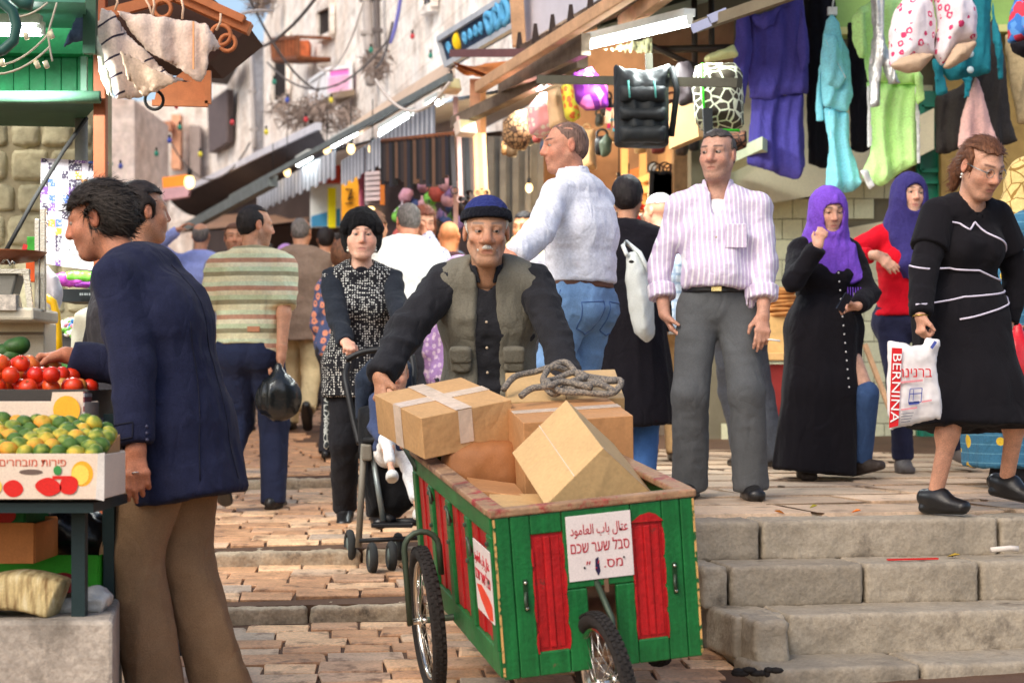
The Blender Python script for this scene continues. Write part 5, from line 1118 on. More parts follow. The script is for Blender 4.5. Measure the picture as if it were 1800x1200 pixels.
mb = MB(); mb.prism([P(1172, 185, 12.2), P(1222, 165, 12.0), P(1228, 240, 12.0), P(1176, 262, 12.2)], (.05, .04, 0)); mb.top('plywood_sheet', mat('plywood', C(176, 138, 94), rough=.6, var=.1), 'sloping light plywood sheet between the rucksacks', 'board')
for nm, pts, D, m_, lb in (('brown_basket', [(884, 212), (905, 195), (930, 192), (938, 240), (925, 262), (900, 264), (882, 245)], 13.6, mat('basket', fn=pat_cells(C(178, 140, 100), C(74, 54, 42), 30, .1), rough=.7), 'brown woven round bag hanging leftmost in the row'), ('pink_bag', [(925, 190), (950, 165), (975, 160), (990, 225), (950, 244), (930, 236)], 13.3, mat('pink_print', fn=pat_spots(C(240, 170, 176), C(250, 236, 220), 20, .5), rough=.5), 'pink printed bag hanging in the row'), ('cream_bag', [(960, 160), (985, 150), (1000, 220), (985, 232), (966, 226)], 13.0, mat('cream_bag', C(246, 206, 160), rough=.5), 'cream glossy bag beside the pink bag'), ('yellow_bag', [(985, 150), (1003, 145), (1022, 205), (1008, 216), (992, 208)], 12.7, mat('yellow_print', fn=pat_spots(C(240, 226, 80), C(240, 120, 60), 18, .5), rough=.5), 'yellow printed bag hanging in the row'), ('pink_purple_rucksack', [(1005, 130), (1040, 118), (1068, 150), (1070, 190), (1030, 196), (1012, 180)], 12.3, mat('pp', fn=pat_cells(C(236, 120, 190), C(110, 40, 130), 8, .16), rough=.5), 'pink and purple rucksack hanging in the row'), ('dull_green_bag', [(1052, 250), (1066, 234), (1076, 246), (1074, 272), (1058, 278)], 13.5, mat('dull_green', C(86, 98, 78), rough=.6), 'dull green bag below the black rucksack'), ('beige_bag', [(1020, 232), (1046, 226), (1050, 300), (1022, 300)], 14.2, mat('beige_bag', C(206, 160, 110), rough=.5), 'tall beige bag behind the shaved head'), ('pale_cover', [(1236, 100), (1290, 78), (1300, 100), (1240, 112)], 12.2, mat('pale_green_cloth', C(220, 222, 160)), 'pale cloth strip over the giraffe rucksack')):
    garment(nm, lb, pts, D, m_, 'bag', th=.12, soft=.09, amp=.012)
garment('pink_scarf', 'bright pink scarf hanging beside the orange banner', [(626, 296), (640, 290), (646, 330), (645, 385), (632, 385), (630, 330)], 20.2, cloth('pink_scarf', C(226, 120, 150)), 'scarf', th=.04)
bagc = [C(60, 46, 38), C(34, 30, 30), C(150, 108, 66), C(96, 72, 50), C(190, 150, 100), C(70, 70, 60), C(120, 50, 46), C(52, 56, 70)]
for k in range(30):
    if k < 18: px, py, D, sz = 1062+(k % 9)*20+rs.uniform(-5, 5), 195+(k//9)*52+rs.uniform(-12, 12), 14+rs.uniform(-.4, .8), rs.uniform(13, 19)
    else: px, py, D, sz = 884+(k-18)*15+rs.uniform(-5, 5), 262-(k-18)*3.5+rs.uniform(-14, 22), 14.6+rs.uniform(-.3, .5), rs.uniform(10, 15)
    h_ = sz*rs.uniform(1., 1.5); o = garment('hanging_bag', 'bag hanging in the crowded depth of the bag shop', [(px-sz*.6, py-h_*.8), (px+sz*.6, py-h_*.85), (px+sz*.8, py), (px+sz*.65, py+h_*.75), (px-sz*.65, py+h_*.8), (px-sz*.82, py)], D, mat('shopbag_%d' % (k % 8), bagc[k % 8], rough=.45, var=.3, vs=12), 'bag', group='bags in the depth of the shop', th=.07, soft=.06, amp=.006, h=.016)
    mb = MB(); mb.torus(P(px, py-h_*.9, D), (.2, 1, 0), sz/F*D*.55, .01, 16, 5); mb.part('strap', mat('shopbag_%d' % (k % 8), 0), o)
garment('canopy_cloth', 'pale yellow cloth flap lit by the large tube', [(1045, 88), (1148, 62), (1150, 96), (1120, 98), (1080, 92)], 11.9, cloth('pale_yellow_cloth', C(226, 226, 176)), 'cloth', th=.01, amp=.02)
mb = MB()
for i in range(10): mb.tube([P(1068+i*3.4, 190, 12.9), P(1066+i*3.4+rs.uniform(-4, 4), 190+rs.uniform(22, 50), 12.9)], .012, 5)
mb.top('ribbon_bunch', mat('ribbon', fn=lambda t, co: t.ramp(t.vor(co, 26).outputs['Color'], (0, C(90, 190, 200)), (.35, C(240, 190, 150)), (.6, C(210, 50, 90)), (.8, C(120, 80, 60)), const=True), rough=.5), 'bunch of coloured ribbons hanging between the bags', 'ribbons')
mb = MB(); mb.tube([P(1100, 60, 12.6), P(1250, 130, 12.6)], .02, 6); mb.tube([P(1140, 88, 12.7), P(1300, 84, 12.6)], .025, 6); mb.tube([P(1220, 0, 12.7), P(1222, 140, 12.7)], .02, 6); mb.tube([P(1250, 0, 12.7), P(1252, 140, 12.7)], .02, 6); mb.top('metal_framework', mat('frame_dark', C(64, 56, 48), metal=.3, rough=.5), 'dark metal frame under the clothes shop canopy', 'frame')
mb = MB(); mb.prism([P(1130, 60, 13.2), P(1290, 20, 12.9), P(1290, 150, 12.9), P(1150, 150, 13.2)], (0, .1, 0)); mb.top('back_sheet', mat('back_sheet', C(150, 116, 86), var=.4, vs=3), 'stained brown sheet behind the canopy frame', 'panel')
mb = MB(); mb.prism([P(1050, 60, 13.6), P(1430, -50, 12.2), P(1460, -140, 13.4), P(1050, -40, 15)], (0, 0, .05)); mb.top('canopy_roof', mat('canopy_sheet', C(150, 160, 140), var=.25, vs=2), 'pale green translucent roof sheet above the clothes', 'roof')
mb = MB(); mb.beam(P(1222, 48, 10.4), P(1420, -20, 9.6), .04, .06); mb.top('price_rail', mat('price_rail', C(120, 110, 90)), 'narrow rail sloping above the giraffe rucksack', 'rail')
for i, (px, py) in enumerate(((1232, 45), (1262, 28))): mb = MB(); mb.box(P(px, py, 10.2), (.11, .01, .05), Matrix.Rotation(R(-22), 3, 'Y')); mb.top('price_ticket', mat('ticket', C(170, 176, 206)), ('lower', 'upper')[i]+' pale blue ticket clipped to the narrow rail', 'ticket')
# cables and coloured bulbs strung across the street
CB = mat('cable', C(92, 86, 84), rough=.7); CBL = mat('cable_pale', C(206, 196, 188), rough=.6)
def cable(label, a, b, sag=.3, r=.012, m=None, n=14):
    mb = MB(); mb.tube([a.lerp(b, i/n)-Vector((0, 0, sag*4*(i/n)*(1-i/n))) for i in range(n+1)], r, 5); return mb.top('cable', m or CB, label, 'cable')
cable('dark cable running from the roof corner to the top edge', P(452, 85, 24), P(560, -10, 20), .1, .02); cable('pale cable crossing in front of the limestone wall', P(330, 90, 14), P(480, 20, 16), -.1, .014, CBL); cable('thin cable crossing over the rusty balcony', P(435, -10, 22), P(560, 160, 26), .2, .016)
cable('pale sagging cable over the beige tarpaulin', P(660, 140, 16), P(790, 145, 15), .25, .014, CBL); cable('cable sagging across the upper windows', P(470, 110, 26), P(690, 60, 22), .5, .014); cable('blue hose hanging in a loop on the limestone wall', P(705, -10, 22), P(684, 76, 22), .1, .025, mat('blue_hose', C(110, 110, 180))); cable('cable dropping past the pink cage', P(640, 0, 22), P(560, 120, 24), .3, .014, CBL); cable('cable from the pale drain pipe down to the tarpaulin', P(690, 40, 20), P(660, 120, 19), .1, .014); cable('thin dark cable left of the corner pipe', P(300, 250, 30), P(440, 250, 30), .6, .014)
bcol = {'green': C(50, 130, 110), 'yellow': C(220, 206, 70), 'blue': C(70, 86, 170), 'red': C(190, 60, 66)}
for k, (px, py, c) in enumerate(((482, 144, 'green'), (582, 176, 'yellow'), (505, 176, 'blue'), (538, 210, 'red'), (468, 232, 'yellow'), (652, 88, 'green'), (725, 64, 'red'), (352, 271, 'yellow'), (316, 224, 'green'), (298, 247, 'blue'), (757, 98, 'green'), (275, 270, 'green'), (310, 187, 'red'), (408, 215, 'red'), (212, 292, 'blue'), (194, 288, 'green'))):
    lb = {0: 'just left of the pink cage', 1: 'right under the tray of the pink cage', 2: 'below the tall barred window', 3: 'beside the dry creeper', 4: 'low on the corner of the limestone wall', 5: 'beside the pale drain pipe', 6: 'left of the blue sign', 7: 'beside the glowing street lamp', 8: 'above the far porch', 9: 'below the far porch', 10: 'under the blue sign', 11: 'on the far house wall', 12: 'just under the wooden canopy', 13: 'in front of the dark shutter', 14: 'near the brown post', 15: 'touching the brown post'}[k]
    t = thing('coloured_bulb', P(px, py, 22), '%s festoon bulb %s' % (c, lb), 'bulb', 'festoon bulbs over the street'); p = P(px, py, 22); mb = MB(); mb.ball(p, (.028, .028, .036), n=8, m=6); mb.part('glass', mat('bulb_'+c, bcol[c], rough=.3), t); mb = MB(); mb.tube([p+Vector((0, 0, .03)), p+Vector((0, 0, .07))], .015, 6); mb.part('socket', mat('black_plastic', C(26, 26, 28), rough=.5), t)

# ---------------------------------------------------------------- left: greengrocer's stall and kiosk
GREENP = mat('green_planks', C(30, 140, 84), rough=.5, var=.25, vs=6, bump=.3, bs=30, dirt=(C(20, 90, 60), 8, .62)); GRNE = mat('green_ledge', C(96, 138, 112), rough=.5, var=.2, vs=7)
RUBBLE = mat('rubble_stone', C(176, 170, 140), rough=.9, var=.3, vs=6, bump=.9, bs=25, perobj=.2, dirt=(C(110, 100, 80), 6, .6))
lw = thing('rubble_wall', P(80, 440, 10.4), 'rough yellowish rubble wall behind the fruit stall', 'wall'); mb = MB(); mb.prism([P(-160, 760, 10.5), P(170, 760, 10.5), P(170, 150, 10.5), P(-160, 150, 10.5)], (0, .4, 0)); mb.part('mortar', mat('rubble_mortar', C(150, 142, 116), bump=.8, bs=20, var=.3), lw)
yy = 215
while yy < 560:
    hh = rs.uniform(38, 62); x = -30+rs.uniform(-30, 0)
    while x < 160:
        L = rs.uniform(42, 85); x1 = min(x+L, 166); c = P((x+x1)/2, yy+hh/2, 10.5); c.y = 10.545
        if x1-x > 14: block('stone', c, ((x1-x)/F*10.44-.012, .14, hh/F*10.44-.012), 0, lw, RUBBLE, r=.02, amp=.012, h=.02, seed=int(x+yy))
        x = x1+1
        if x > 158: break
    yy += hh
ki = thing('green_kiosk', P(80, 220, 9.6), 'green painted plank kiosk front with a rounded ledge', 'kiosk')
for i in range(8):
    x0 = -60+i*28; mb = MB(); mb.prism([P(x0, 172, 9.7), P(x0+27.2, 172, 9.7), P(x0+27.2, -60, 9.7), P(x0, -60, 9.7)], (0, .04+.006*(i % 2), 0)); mb.part('plank', GREENP, ki, bev=.004)
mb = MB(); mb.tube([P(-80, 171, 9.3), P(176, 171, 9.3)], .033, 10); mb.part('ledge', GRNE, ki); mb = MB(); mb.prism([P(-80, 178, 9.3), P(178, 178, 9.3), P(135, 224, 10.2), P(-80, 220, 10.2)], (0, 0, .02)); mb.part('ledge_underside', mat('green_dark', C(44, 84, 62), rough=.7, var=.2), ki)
mb = MB(); mb.prism([P(-80, 92, 9.55), P(152, 95, 9.55), P(152, 48, 9.55), P(-80, 44, 9.55)], (0, .1, 0)); mb.part('fascia', GREENP, ki); mb = MB(); mb.prism([P(-80, 48, 9.45), P(152, 50, 9.45), P(150, 5, 8.6), P(-80, 0, 8.6)], (0, 0, .03)); mb.part('canopy', mat('teal_canopy', C(70, 130, 110), rough=.4, var=.2), ki)
mb = MB(); mb.beam(P(160, -30, 9.0), P(158, 95, 9.0), .06, .05, (0, 1, 0)); mb.part('corner_bar', mat('green_corner', C(50, 84, 64), rough=.5), ki)
mb = MB(); mb.beam(P(148, 100, 9.5), P(148, 165, 9.5), .03, .03, (0, 1, 0)); mb.part('corner_trim', GRNE, ki)
mb = MB(); p_ = P(177, -30, 9.4); mb.beam(p_, Vector((p_.x, p_.y, gz(p_.x, 9.4))), .062, .062, (0, 1, 0)); mb.top('brown_post', mat('brown_post', C(150, 82, 50), rough=.6, var=.2), 'reddish brown square post at the kiosk corner', 'post', bev=.006)
mb = MB(); p_ = P(143, 205, 9.9); mb.tube([p_, P(143, 300, 9.9), P(143, 440, 9.9)], .035, 8); mb.top('downpipe', mat('grey_downpipe', C(140, 142, 136)), 'grey downpipe on the rubble wall', 'pipe')
mb = MB(); mb.tube([P(-30, -10, 8.4), P(0, 2, 8.4), P(22, 20, 8.4), P(29, 45, 8.4), P(24, 72, 8.4), P(6, 88, 8.4), P(-30, 98, 8.4)], .024, 8); mb.top('bent_duct', mat('duct', C(52, 92, 84), rough=.4), 'curved dark green pipe at the top left corner', 'pipe')
mb = MB(); mb.tube([P(10, -20, 8.3), P(40, 5, 8.3), P(56, 8, 8.3)], .03, 8); mb.top('short_duct', mat('duct', 0), 'short dark pipe end at the top left', 'pipe')
mb = MB(); mb.tube([P(152, 208, 9.6), P(110, 268, 9.4), P(60, 350, 9.2), P(8, 445, 9.0)], .012, 6); mb.top('slanting_rod', mat('black_rod', C(40, 38, 36)), 'thin dark rod slanting down across the rubble wall', 'rod')
garment('folded_parasol', 'dark blue folded cloth hanging at the kiosk corner', [(148, -20), (172, -20), (166, 55), (150, 68), (110, 88), (128, 40), (140, 5)], 9.1, cloth('navy_fold', C(60, 72, 96)), 'cloth', th=.04)
for k, (px, py) in enumerate(((88, 56), (63, 108), (79, 108), (44, 58), (2, 105))):
    p = P(px, py, 8.6); mb = MB(); mb.tube([p, p+Vector((.012, 0, -.03))], .012, 8); mb.top('lamp_socket', mat('cream_socket', C(226, 214, 180), rough=.5), 'empty cream lamp socket hanging on the pale cord at left', 'socket', 'cream sockets on the cord')
for k, (a, b, s_) in enumerate((((-20, 115), (92, 52), .05), ((-20, 130), (88, 82), .04), ((100, 5), (84, 60), 0), ((20, 30), (84, 5), .02), ((84, 58), (92, 108), .01))):
    mb = MB(); A0, B0 = P(*a, 8.6), P(*b, 8.6); mb.tube([A0.lerp(B0, i/8)-Vector((0, 0, s_*4*(i/8)*(1-i/8))) for i in range(9)], .005, 5); mb.top('cord', mat('cord_pale', C(196, 186, 166)), ('long pale cord sagging in front of the kiosk', 'lower pale cord in front of the kiosk', 'short pale cord hanging from the kiosk canopy', 'thin cord near the lit tube', 'short cord end with loose wire')[k], 'cord')
# wooden canopy with scroll ironwork and a torn striped cloth
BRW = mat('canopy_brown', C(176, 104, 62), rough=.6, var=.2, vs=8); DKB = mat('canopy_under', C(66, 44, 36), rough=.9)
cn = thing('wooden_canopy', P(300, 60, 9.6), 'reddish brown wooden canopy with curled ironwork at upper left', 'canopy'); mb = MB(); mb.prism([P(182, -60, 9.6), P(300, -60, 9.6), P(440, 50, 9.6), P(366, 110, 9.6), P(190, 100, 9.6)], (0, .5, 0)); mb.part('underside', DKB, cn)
mb = MB(); mb.beam(P(262, -28, 9.4), P(440, 52, 9.4), .09, .06); mb.beam(P(280, -32, 9.35), P(430, 36, 9.35), .06, .04); mb.part('rafter', BRW, cn, bev=.004); mb = MB(); mb.beam(P(186, 25, 9.35), P(302, -6, 9.35), .04, .05); mb.part('rafter', BRW, cn); mb = MB(); mb.prism([P(270, 182, 9.5), P(364, 182, 9.5), P(366, 130, 9.5), P(330, 120, 9.5), P(275, 160, 9.5)], (0, .06, 0)); mb.part('board', BRW, cn)
mb = MB(); mb.beam(P(268, 181, 9.45), P(366, 183, 9.45), .03, .03); mb.beam(P(366, 183, 9.45), P(366, 125, 9.45), .03, .03); mb.part('board_edge', BRW, cn)
for px, py, r_, c in ((286, 16, .042, BRW), (388, 62, .05, BRW), (400, 76, .04, BRW)): mb = MB(); mb.torus(P(px, py, 9.3), (.1, 1, 0), r_, .011, 22, 6); mb.part('scroll', c, cn)
mb = MB(); mb.torus(P(271, 176, 9.2), (.1, 1, .2), .046, .008, 22, 6); mb.part('ring', mat('black_rod', 0), cn)
def torn(t, co):
    x = t.xyz(t.mapv(co, rot=(0, R(28), 0))); a = t.math('FRACT', t.math('DIVIDE', x[2], .085)); s_ = t.math('MULTIPLY', t.math('LESS_THAN', a, .30), t.math('GREATER_THAN', t.math('FRACT', t.math('DIVIDE', x[2], .0425)), .36)); m_ = t.math('MULTIPLY', s_, t.math('LESS_THAN', t.noise(co, 3.2, 1), .62)); return t.mix(m_, C(226, 206, 192), C(58, 52, 66))
TORN = cloth('torn_cloth', fn=torn, col=None, var=.1, bump=.3); ct = thing('torn_striped_cloth', P(270, 40, 9.1), 'torn off-white cloth with dark stripes draped on the wooden canopy', 'cloth')
garment('cloth_fold', '', [(176, 10), (205, 22), (225, 60), (265, 95), (300, 130), (350, 146), (320, 146), (250, 172), (205, 180), (198, 160), (180, 130), (168, 70)], 9.1, TORN, parent=ct, th=.02, amp=.03, fr=22)
garment('cloth_fold', '', [(205, 20), (340, 35), (366, 42), (388, 80), (368, 100), (366, 132), (350, 147), (310, 120), (262, 95), (230, 60)], 9.0, cloth('torn_plain', C(222, 198, 182)), parent=ct, th=.025, amp=.028, fr=26, tilt=.1); garment('cloth_fold', '', [(207, 85), (240, 100), (318, 142), (260, 168), (248, 172), (222, 140)], 8.95, cloth('torn_shade', C(214, 186, 160)), parent=ct, th=.015, amp=.02, fr=18)
garment('cloth_fold', '', [(162, 55), (172, 60), (196, 140), (202, 178), (184, 165), (168, 120)], 9.0, cloth('torn_green', C(214, 216, 190)), parent=ct, th=.02, amp=.02); mb = MB(); mb.beam(P(340, 38, 8.96), P(340, 122, 8.96), .008, .012, (0, 1, 0)); mb.part('hem', mat('hem_orange', C(236, 170, 120)), ct)
mb = MB(); 
for a, b in (((250, -10), (268, 30)), ((268, -10), (268, 28)), ((318, -5), (320, 34)), ((388, 24), (380, 54)), ((205, -10), (202, 18))): mb = MB(); mb.tube([P(*a, 9.0), P((a[0]+b[0])/2+3, (a[1]+b[1])/2, 9.0), P(*b, 9.0)], .006, 5); mb.part('tie_cord', mat('cord_peach', C(226, 190, 160)), ct)
# poster and shelf
ps = thing('notice_poster', P(130, 470, 9.7), 'large notice sheet covered in small coloured pictures with a blank panel', 'poster'); mb = MB(); mb.prism([P(70, 462, 9.7), P(172, 478, 9.75), P(190, 285, 9.75), P(72, 278, 9.7)], (0, .015, 0)); 
def postf(t, co):
    x = t.xyz(co); cv = t.new('CombineXYZ'); t.link(t.math('FLOOR', t.math('MULTIPLY', x[0], 30)), cv.inputs[0]); t.link(t.math('FLOOR', t.math('MULTIPLY', x[2], 24)), cv.inputs[1]); wn = t.new('TexWhiteNoise'); t.link(cv.outputs[0], wn.inputs[0])
    a = t.ramp(wn.outputs['Value'], (0, C(206, 198, 204)), (.42, C(196, 184, 196)), (.55, C(120, 80, 150)), (.68, C(70, 60, 80)), (.78, C(236, 226, 230)), (.88, C(80, 110, 190)), (.94, C(230, 150, 60)), const=True)
    n = t.noise(co, 90, 2); return t.mix(t.math('GREATER_THAN', n, .56), a, C(212, 206, 210))
mb.part('sheet', mat('poster_print', fn=postf, rough=.6, var=.05, bump=0), ps); mb = MB(); mb.prism([P(107, 468, 9.66), P(172, 476, 9.66), P(172, 420, 9.66), P(107, 420, 9.66)], (0, .01, 0)); mb.part('blank_panel', mat('paper_panel', C(236, 238, 236)), ps)
mb = MB()
for i in range(5): mb.tube([P(116+i*8, 438+(i % 2)*2, 9.64), P(120+i*8, 434+(i % 3)*3, 9.64), P(123+i*8, 441, 9.64)], .003, 4)
mb.tube([P(132, 455, 9.64), P(138, 450, 9.64), P(142, 458, 9.64)], .003, 4); mb.part('handwriting', mat('pencil', C(150, 150, 158)), ps)
mb = MB(); mb.prism([P(108, 530, 9.2), P(182, 530, 9.2), P(182, 508, 9.2), P(108, 508, 9.2)], (0, .3, 0)); sb = mb.top('black_shelf_box', mat('black_box', C(34, 40, 42), rough=.5), 'flat black box holding bright packets on the shelf', 'box')
mb = MB()
for i in range(9): mb.prism([P(140+i*4, 519, 9.19), P(143+i*4-(i % 2), 519, 9.19), P(143+i*4-(i % 2), 515, 9.19), P(140+i*4, 515, 9.19)], (0, .004, 0))
mb.part('small_print', mat('grey_print', C(170, 176, 176)), sb)
for k, (px, py, w_, h_, c, lb) in enumerate(((122, 492, .1, .07, C(196, 80, 190), 'magenta and green sweet packet on the black box'), (142, 488, .1, .06, C(120, 200, 70), 'lime green sweet packet on the black box'), (166, 500, .05, .04, C(60, 160, 130), 'small teal packet on the black box'), (150, 500, .08, .03, C(150, 60, 170), 'purple packet lying on the black box'))):
    S = SDF(.008); p = P(px, py, 9.1); S.u(ecap(p-Vector((w_/2, 0, 0)), p+Vector((w_/2, 0, 0)), (0, 0, 1), h_/2, .03, h_/2, .03)); v, f = S.surf(); v = folds(v, f, .006, (30, 30, 30), k); o = link('sweet_packet', raw('pk', v-A(p), f, mat('packet_%d' % k, c, rough=.25, var=.5, vs=30), True), None, p); tag(o, lb, 'packet')
# display case with scales
case = thing('metal_counter', P(40, 600, 7.5), 'cream metal counter with upright chrome posts and a ledge', 'counter'); CRM = mat('cream_metal', C(220, 210, 186), rough=.35, var=.1, vs=5, spec=.5); CHR = mat('chrome', C(200, 196, 186), rough=.25, metal=.85)
mb = MB(); mb.box((P(-60, 555, 7.5)+P(82, 555, 7.5))/2, (P(82, 0, 7.5).x-P(-60, 0, 7.5).x, .4, .05)); mb.part('ledge', CRM, case, bev=.01); mb = MB(); a, b = P(-60, 566, 7.6), P(78, 720, 7.6); mb.box((a+b)/2+Vector((0, .1, 0)), (b.x-a.x, .2, a.z-b.z)); mb.part('front', CRM, case, bev=.005)
mb = MB(); mb.box((P(-60, 586, 7.49)+P(76, 586, 7.49))/2, (P(76, 0, 7.5).x-P(-60, 0, 7.5).x, .02, .012)); mb.part('groove', mat('groove', C(120, 104, 84)), case)
mb = MB(); g_ = P(40, 640, 7.7); mb.box((g_.x-.25, 7.75, g_.z/2-.05), (.5, .25, g_.z+.1)); mb.part('base', mat('counter_base', C(96, 88, 80)), case)
for px, y0, wd in ((76, 366, .022), (66, 385, .02)): mb = MB(); mb.beam(P(px, y0, 7.45), P(px, 547, 7.45), wd, wd, (0, 1, 0)); mb.part('post', CHR, case, bev=.003)
scl = thing('weighing_scale', P(15, 545, 7.4), 'old metal weighing scale with a brown pan on the counter', 'scale'); mb = MB(); mb.lathe([(.02, 0), (.12, .015), (.16, .045), (.165, .05), (.12, .02)], P(8, 465, 7.4), n=24); mb.part('pan', mat('brown_pan', C(170, 96, 54), rough=.35, spec=.5), scl)
mb = MB(); mb.prism([P(-10, 546, 7.35), P(28, 546, 7.35), P(22, 515, 7.35), P(32, 480, 7.35), P(-10, 478, 7.35)], (0, .12, 0)); mb.part('body', mat('scale_body', C(130, 128, 120), rough=.4, metal=.4), scl, bev=.008); mb = MB(); mb.beam(P(-10, 477, 7.34), P(52, 477, 7.34), .03, .018); mb.beam(P(46, 476, 7.34), P(54, 544, 7.34), .022, .02, (0, 1, 0)); mb.part('arm', CHR, scl)
mb = MB(); mb.tube([P(4, 462, 7.3), P(8, 456, 7.3), P(14, 456, 7.3), P(18, 466, 7.3), P(22, 458, 7.3), P(26, 464, 7.3)], .006, 6); mb.part('hook', CHR, scl); mb = MB(); mb.box(P(10, 532, 7.3), (.09, .05, .06)); mb.part('weight_box', mat('sparkle_grey', C(200, 190, 176), var=.4, vs=60), scl)
mb = MB(); mb.box(P(56, 435, 7.9), (.035, .03, .09)); mb.top('green_carton', mat('green_carton', C(70, 170, 60), var=.3, vs=20), 'small green carton behind the chrome posts', 'carton', bev=.003); mb = MB(); mb.box(P(44, 440, 7.9), (.02, .03, .05), Matrix.Rotation(R(15), 3, 'Y')); mb.top('red_white_packet', mat('redwhite', C(210, 60, 60)), 'red and white packet leaning behind the scale', 'packet'); mb = MB(); mb.box(P(60, 475, 8.0), (.06, .05, .1)); mb.top('orange_tin', mat('orange_tin', C(216, 90, 40)), 'orange tin behind the chrome posts', 'tin', bev=.005)
yb = MB(); yb.tube([P(80, 522, 8.2), P(94, 532, 8.2), P(99, 550, 8.2), P(102, 590, 8.2), P(104, 640, 8.2)], .018, 8); yb.top('yellow_tube_rail', mat('yellow_paint', C(236, 186, 20), rough=.35), 'bent yellow tube rail behind the stall', 'rail')
sw = thing('sweets_bin', P(130, 620, 8.8), 'tray heaped with small coloured wrapped sweets', 'tray'); mb = MB(); mb.box(P(130, 600, 8.9), (.24, .25, .12)); mb.part('tray', mat('grey_tray', C(90, 90, 92)), sw); mb = MB()
swm = [mat('sweet_%d' % i, c, rough=.3) for i, c in enumerate((C(80, 150, 220), C(240, 240, 240), C(120, 190, 80), C(230, 140, 160), C(200, 200, 220)))]
for i in range(170): mb.cm = i % 5; a = rs.uniform(0, 6.3); q = rs.random()**.5; mb.ball(P(132+36*q*math.cos(a), 572-18*(1-q)+14*q*math.sin(a)+6, 8.75-.1*math.sin(a)), (.016, .012, .012), n=6, m=4)
tag(mb.part('sweets', swm, sw), kind='stuff')
S = SDF(.014); p = P(160, 590, 8.4); S.u(ell(p, (.09, .09, .13))); S.u(ell(p+Vector((.06, 0, -.12)), (.12, .1, .16)), .05); v, f = S.surf(); v = folds(v, f, .015, (9, 9, 9), 2); o = link('cloth_sack', raw('s', v-A(p), f, mat('speckled_sack', C(190, 188, 168), dirt=(C(110, 110, 90), 40, .66)), True), None, p); tag(o, 'speckled off-white cloth sack behind the outstretched arm', 'sack')
garment('plastic_bag', 'milky white plastic bag hanging beside the poster', [(82, 462), (92, 474), (104, 486), (112, 515), (106, 545), (84, 548), (78, 510)], 8.6, mat('milky_plastic', C(186, 182, 186), rough=.3, bump=.4, bs=30), 'bag', th=.05, amp=.015, fr=50)
# stall
CAR = mat('white_card', C(226, 204, 182), rough=.6, var=.06, vs=5); KRA = mat('kraft_card', C(190, 140, 92), rough=.75, var=.1, vs=6); RED = mat('print_red', C(214, 32, 24), rough=.5, var=.05); ORA = mat('print_orange', C(244, 170, 40), rough=.5); GRN = mat('print_green', C(60, 140, 70), rough=.5)
mb = MB(); mb.hexa([(-2.4, 5.7, -.2), (-1.21, 5.7, -.2), (-1.37, 6.6, -.2), (-2.4, 6.6, -.2), (-2.4, 5.7, .3), (-1.21, 5.7, .3), (-1.37, 6.6, .3), (-2.4, 6.6, .3)]); mb.top('concrete_plinth', mat('concrete', C(158, 148, 136), rough=.9, var=.28, vs=3, bump=.7, bs=40, dirt=(C(104, 96, 86), 4, .56), fine=.2), 'concrete plinth under the fruit stall at lower left', 'plinth', bev=.014)
st = thing('fruit_stall', (-1.6, 6.1, .3), 'tiered fruit stall frame on dark green legs', 'stall'); DG = mat('dark_green_steel', C(24, 44, 46), rough=.45)
for x, y_ in ((P(140, 0, 5.82).x, 5.82), (P(140, 0, 5.82).x-.02, 6.35), (-2.1, 5.82), (-2.1, 6.35)): mb = MB(); mb.box((x, y_, .475), (.042, .042, .35)); mb.part('leg', DG, st)
mb = MB(); mb.box((-1.72, 5.9, .645), (.92, .5, .03)); mb.part('shelf', DG, st); mb = MB(); mb.box((-1.75, 6.5, .83), (.9, .5, .03)); mb.part('shelf', DG, st); mb = MB(); mb.box((-1.75, 7.0, .93), (1., .45, .03)); mb.part('shelf', DG, st)
for x, y_ in ((-1.35, 6.3), (-1.36, 7.15)): mb = MB(); mb.box((x, y_, .57), (.035, .035, .7)); mb.part('leg', DG, st)
def crate(name, label, x0, x1, y0, y1, z0, z1, m, prints=None, th=.008):
    t = thing(name, ((x0+x1)/2, y0, z0), label, 'box'); cx, cy, cz = (x0+x1)/2, (y0+y1)/2, (z0+z1)/2
    for c, d in (((cx, y0, cz), (x1-x0, th, z1-z0)), ((cx, y1, cz), (x1-x0, th, z1-z0))): mb = MB(); mb.box(c, d); mb.part('side', m, t, bev=.002)
    for x in (x0, x1): mb = MB(); mb.box((x, cy, cz-.001), (th, y1-y0-th, z1-z0-.004)); mb.part('end', m, t, bev=.002)
    mb = MB(); mb.box((cx, cy, z0+.004), (x1-x0-th, y1-y0-th, .007)); mb.part('bottom', KRA, t); return t
D0 = 5.62; zt, zb = P(0, 797, D0).z, P(0, 877, D0).z; x1 = P(180, 0, D0).x
cb = crate('printed_fruit_box', 'white printed cardboard fruit box full of green clementines', x1-.5, x1, D0, D0+.32, zb, zt, CAR)
lettering('lettering', 'פירות מובחרים'[::-1], .033, mat('print_brown', C(206, 90, 60)), cb, Matrix.Translation(Vector((P(58, 815, D0).x, D0-.005, P(58, 813, D0).z))-cb.location) @ Matrix.Rotation(R(90), 4, 'X'))
def disc(parent, name, px, py, rx, rz, m, D, lift=0, star=None, dy=.0):
    mb = MB(); n = 22; c = P(px, py, D); pts = [c+Vector((rx*math.cos(2*math.pi*i/n)*(1+(star or 0)*math.cos(i*2*math.pi/n*2+.6)), 0, rz*math.sin(2*math.pi*i/n))) for i in range(n)]; mb.prism([p+Vector((0, -.0048-lift, 0)) for p in pts], (0, .0012, 0)); mb.part(name, m, parent)
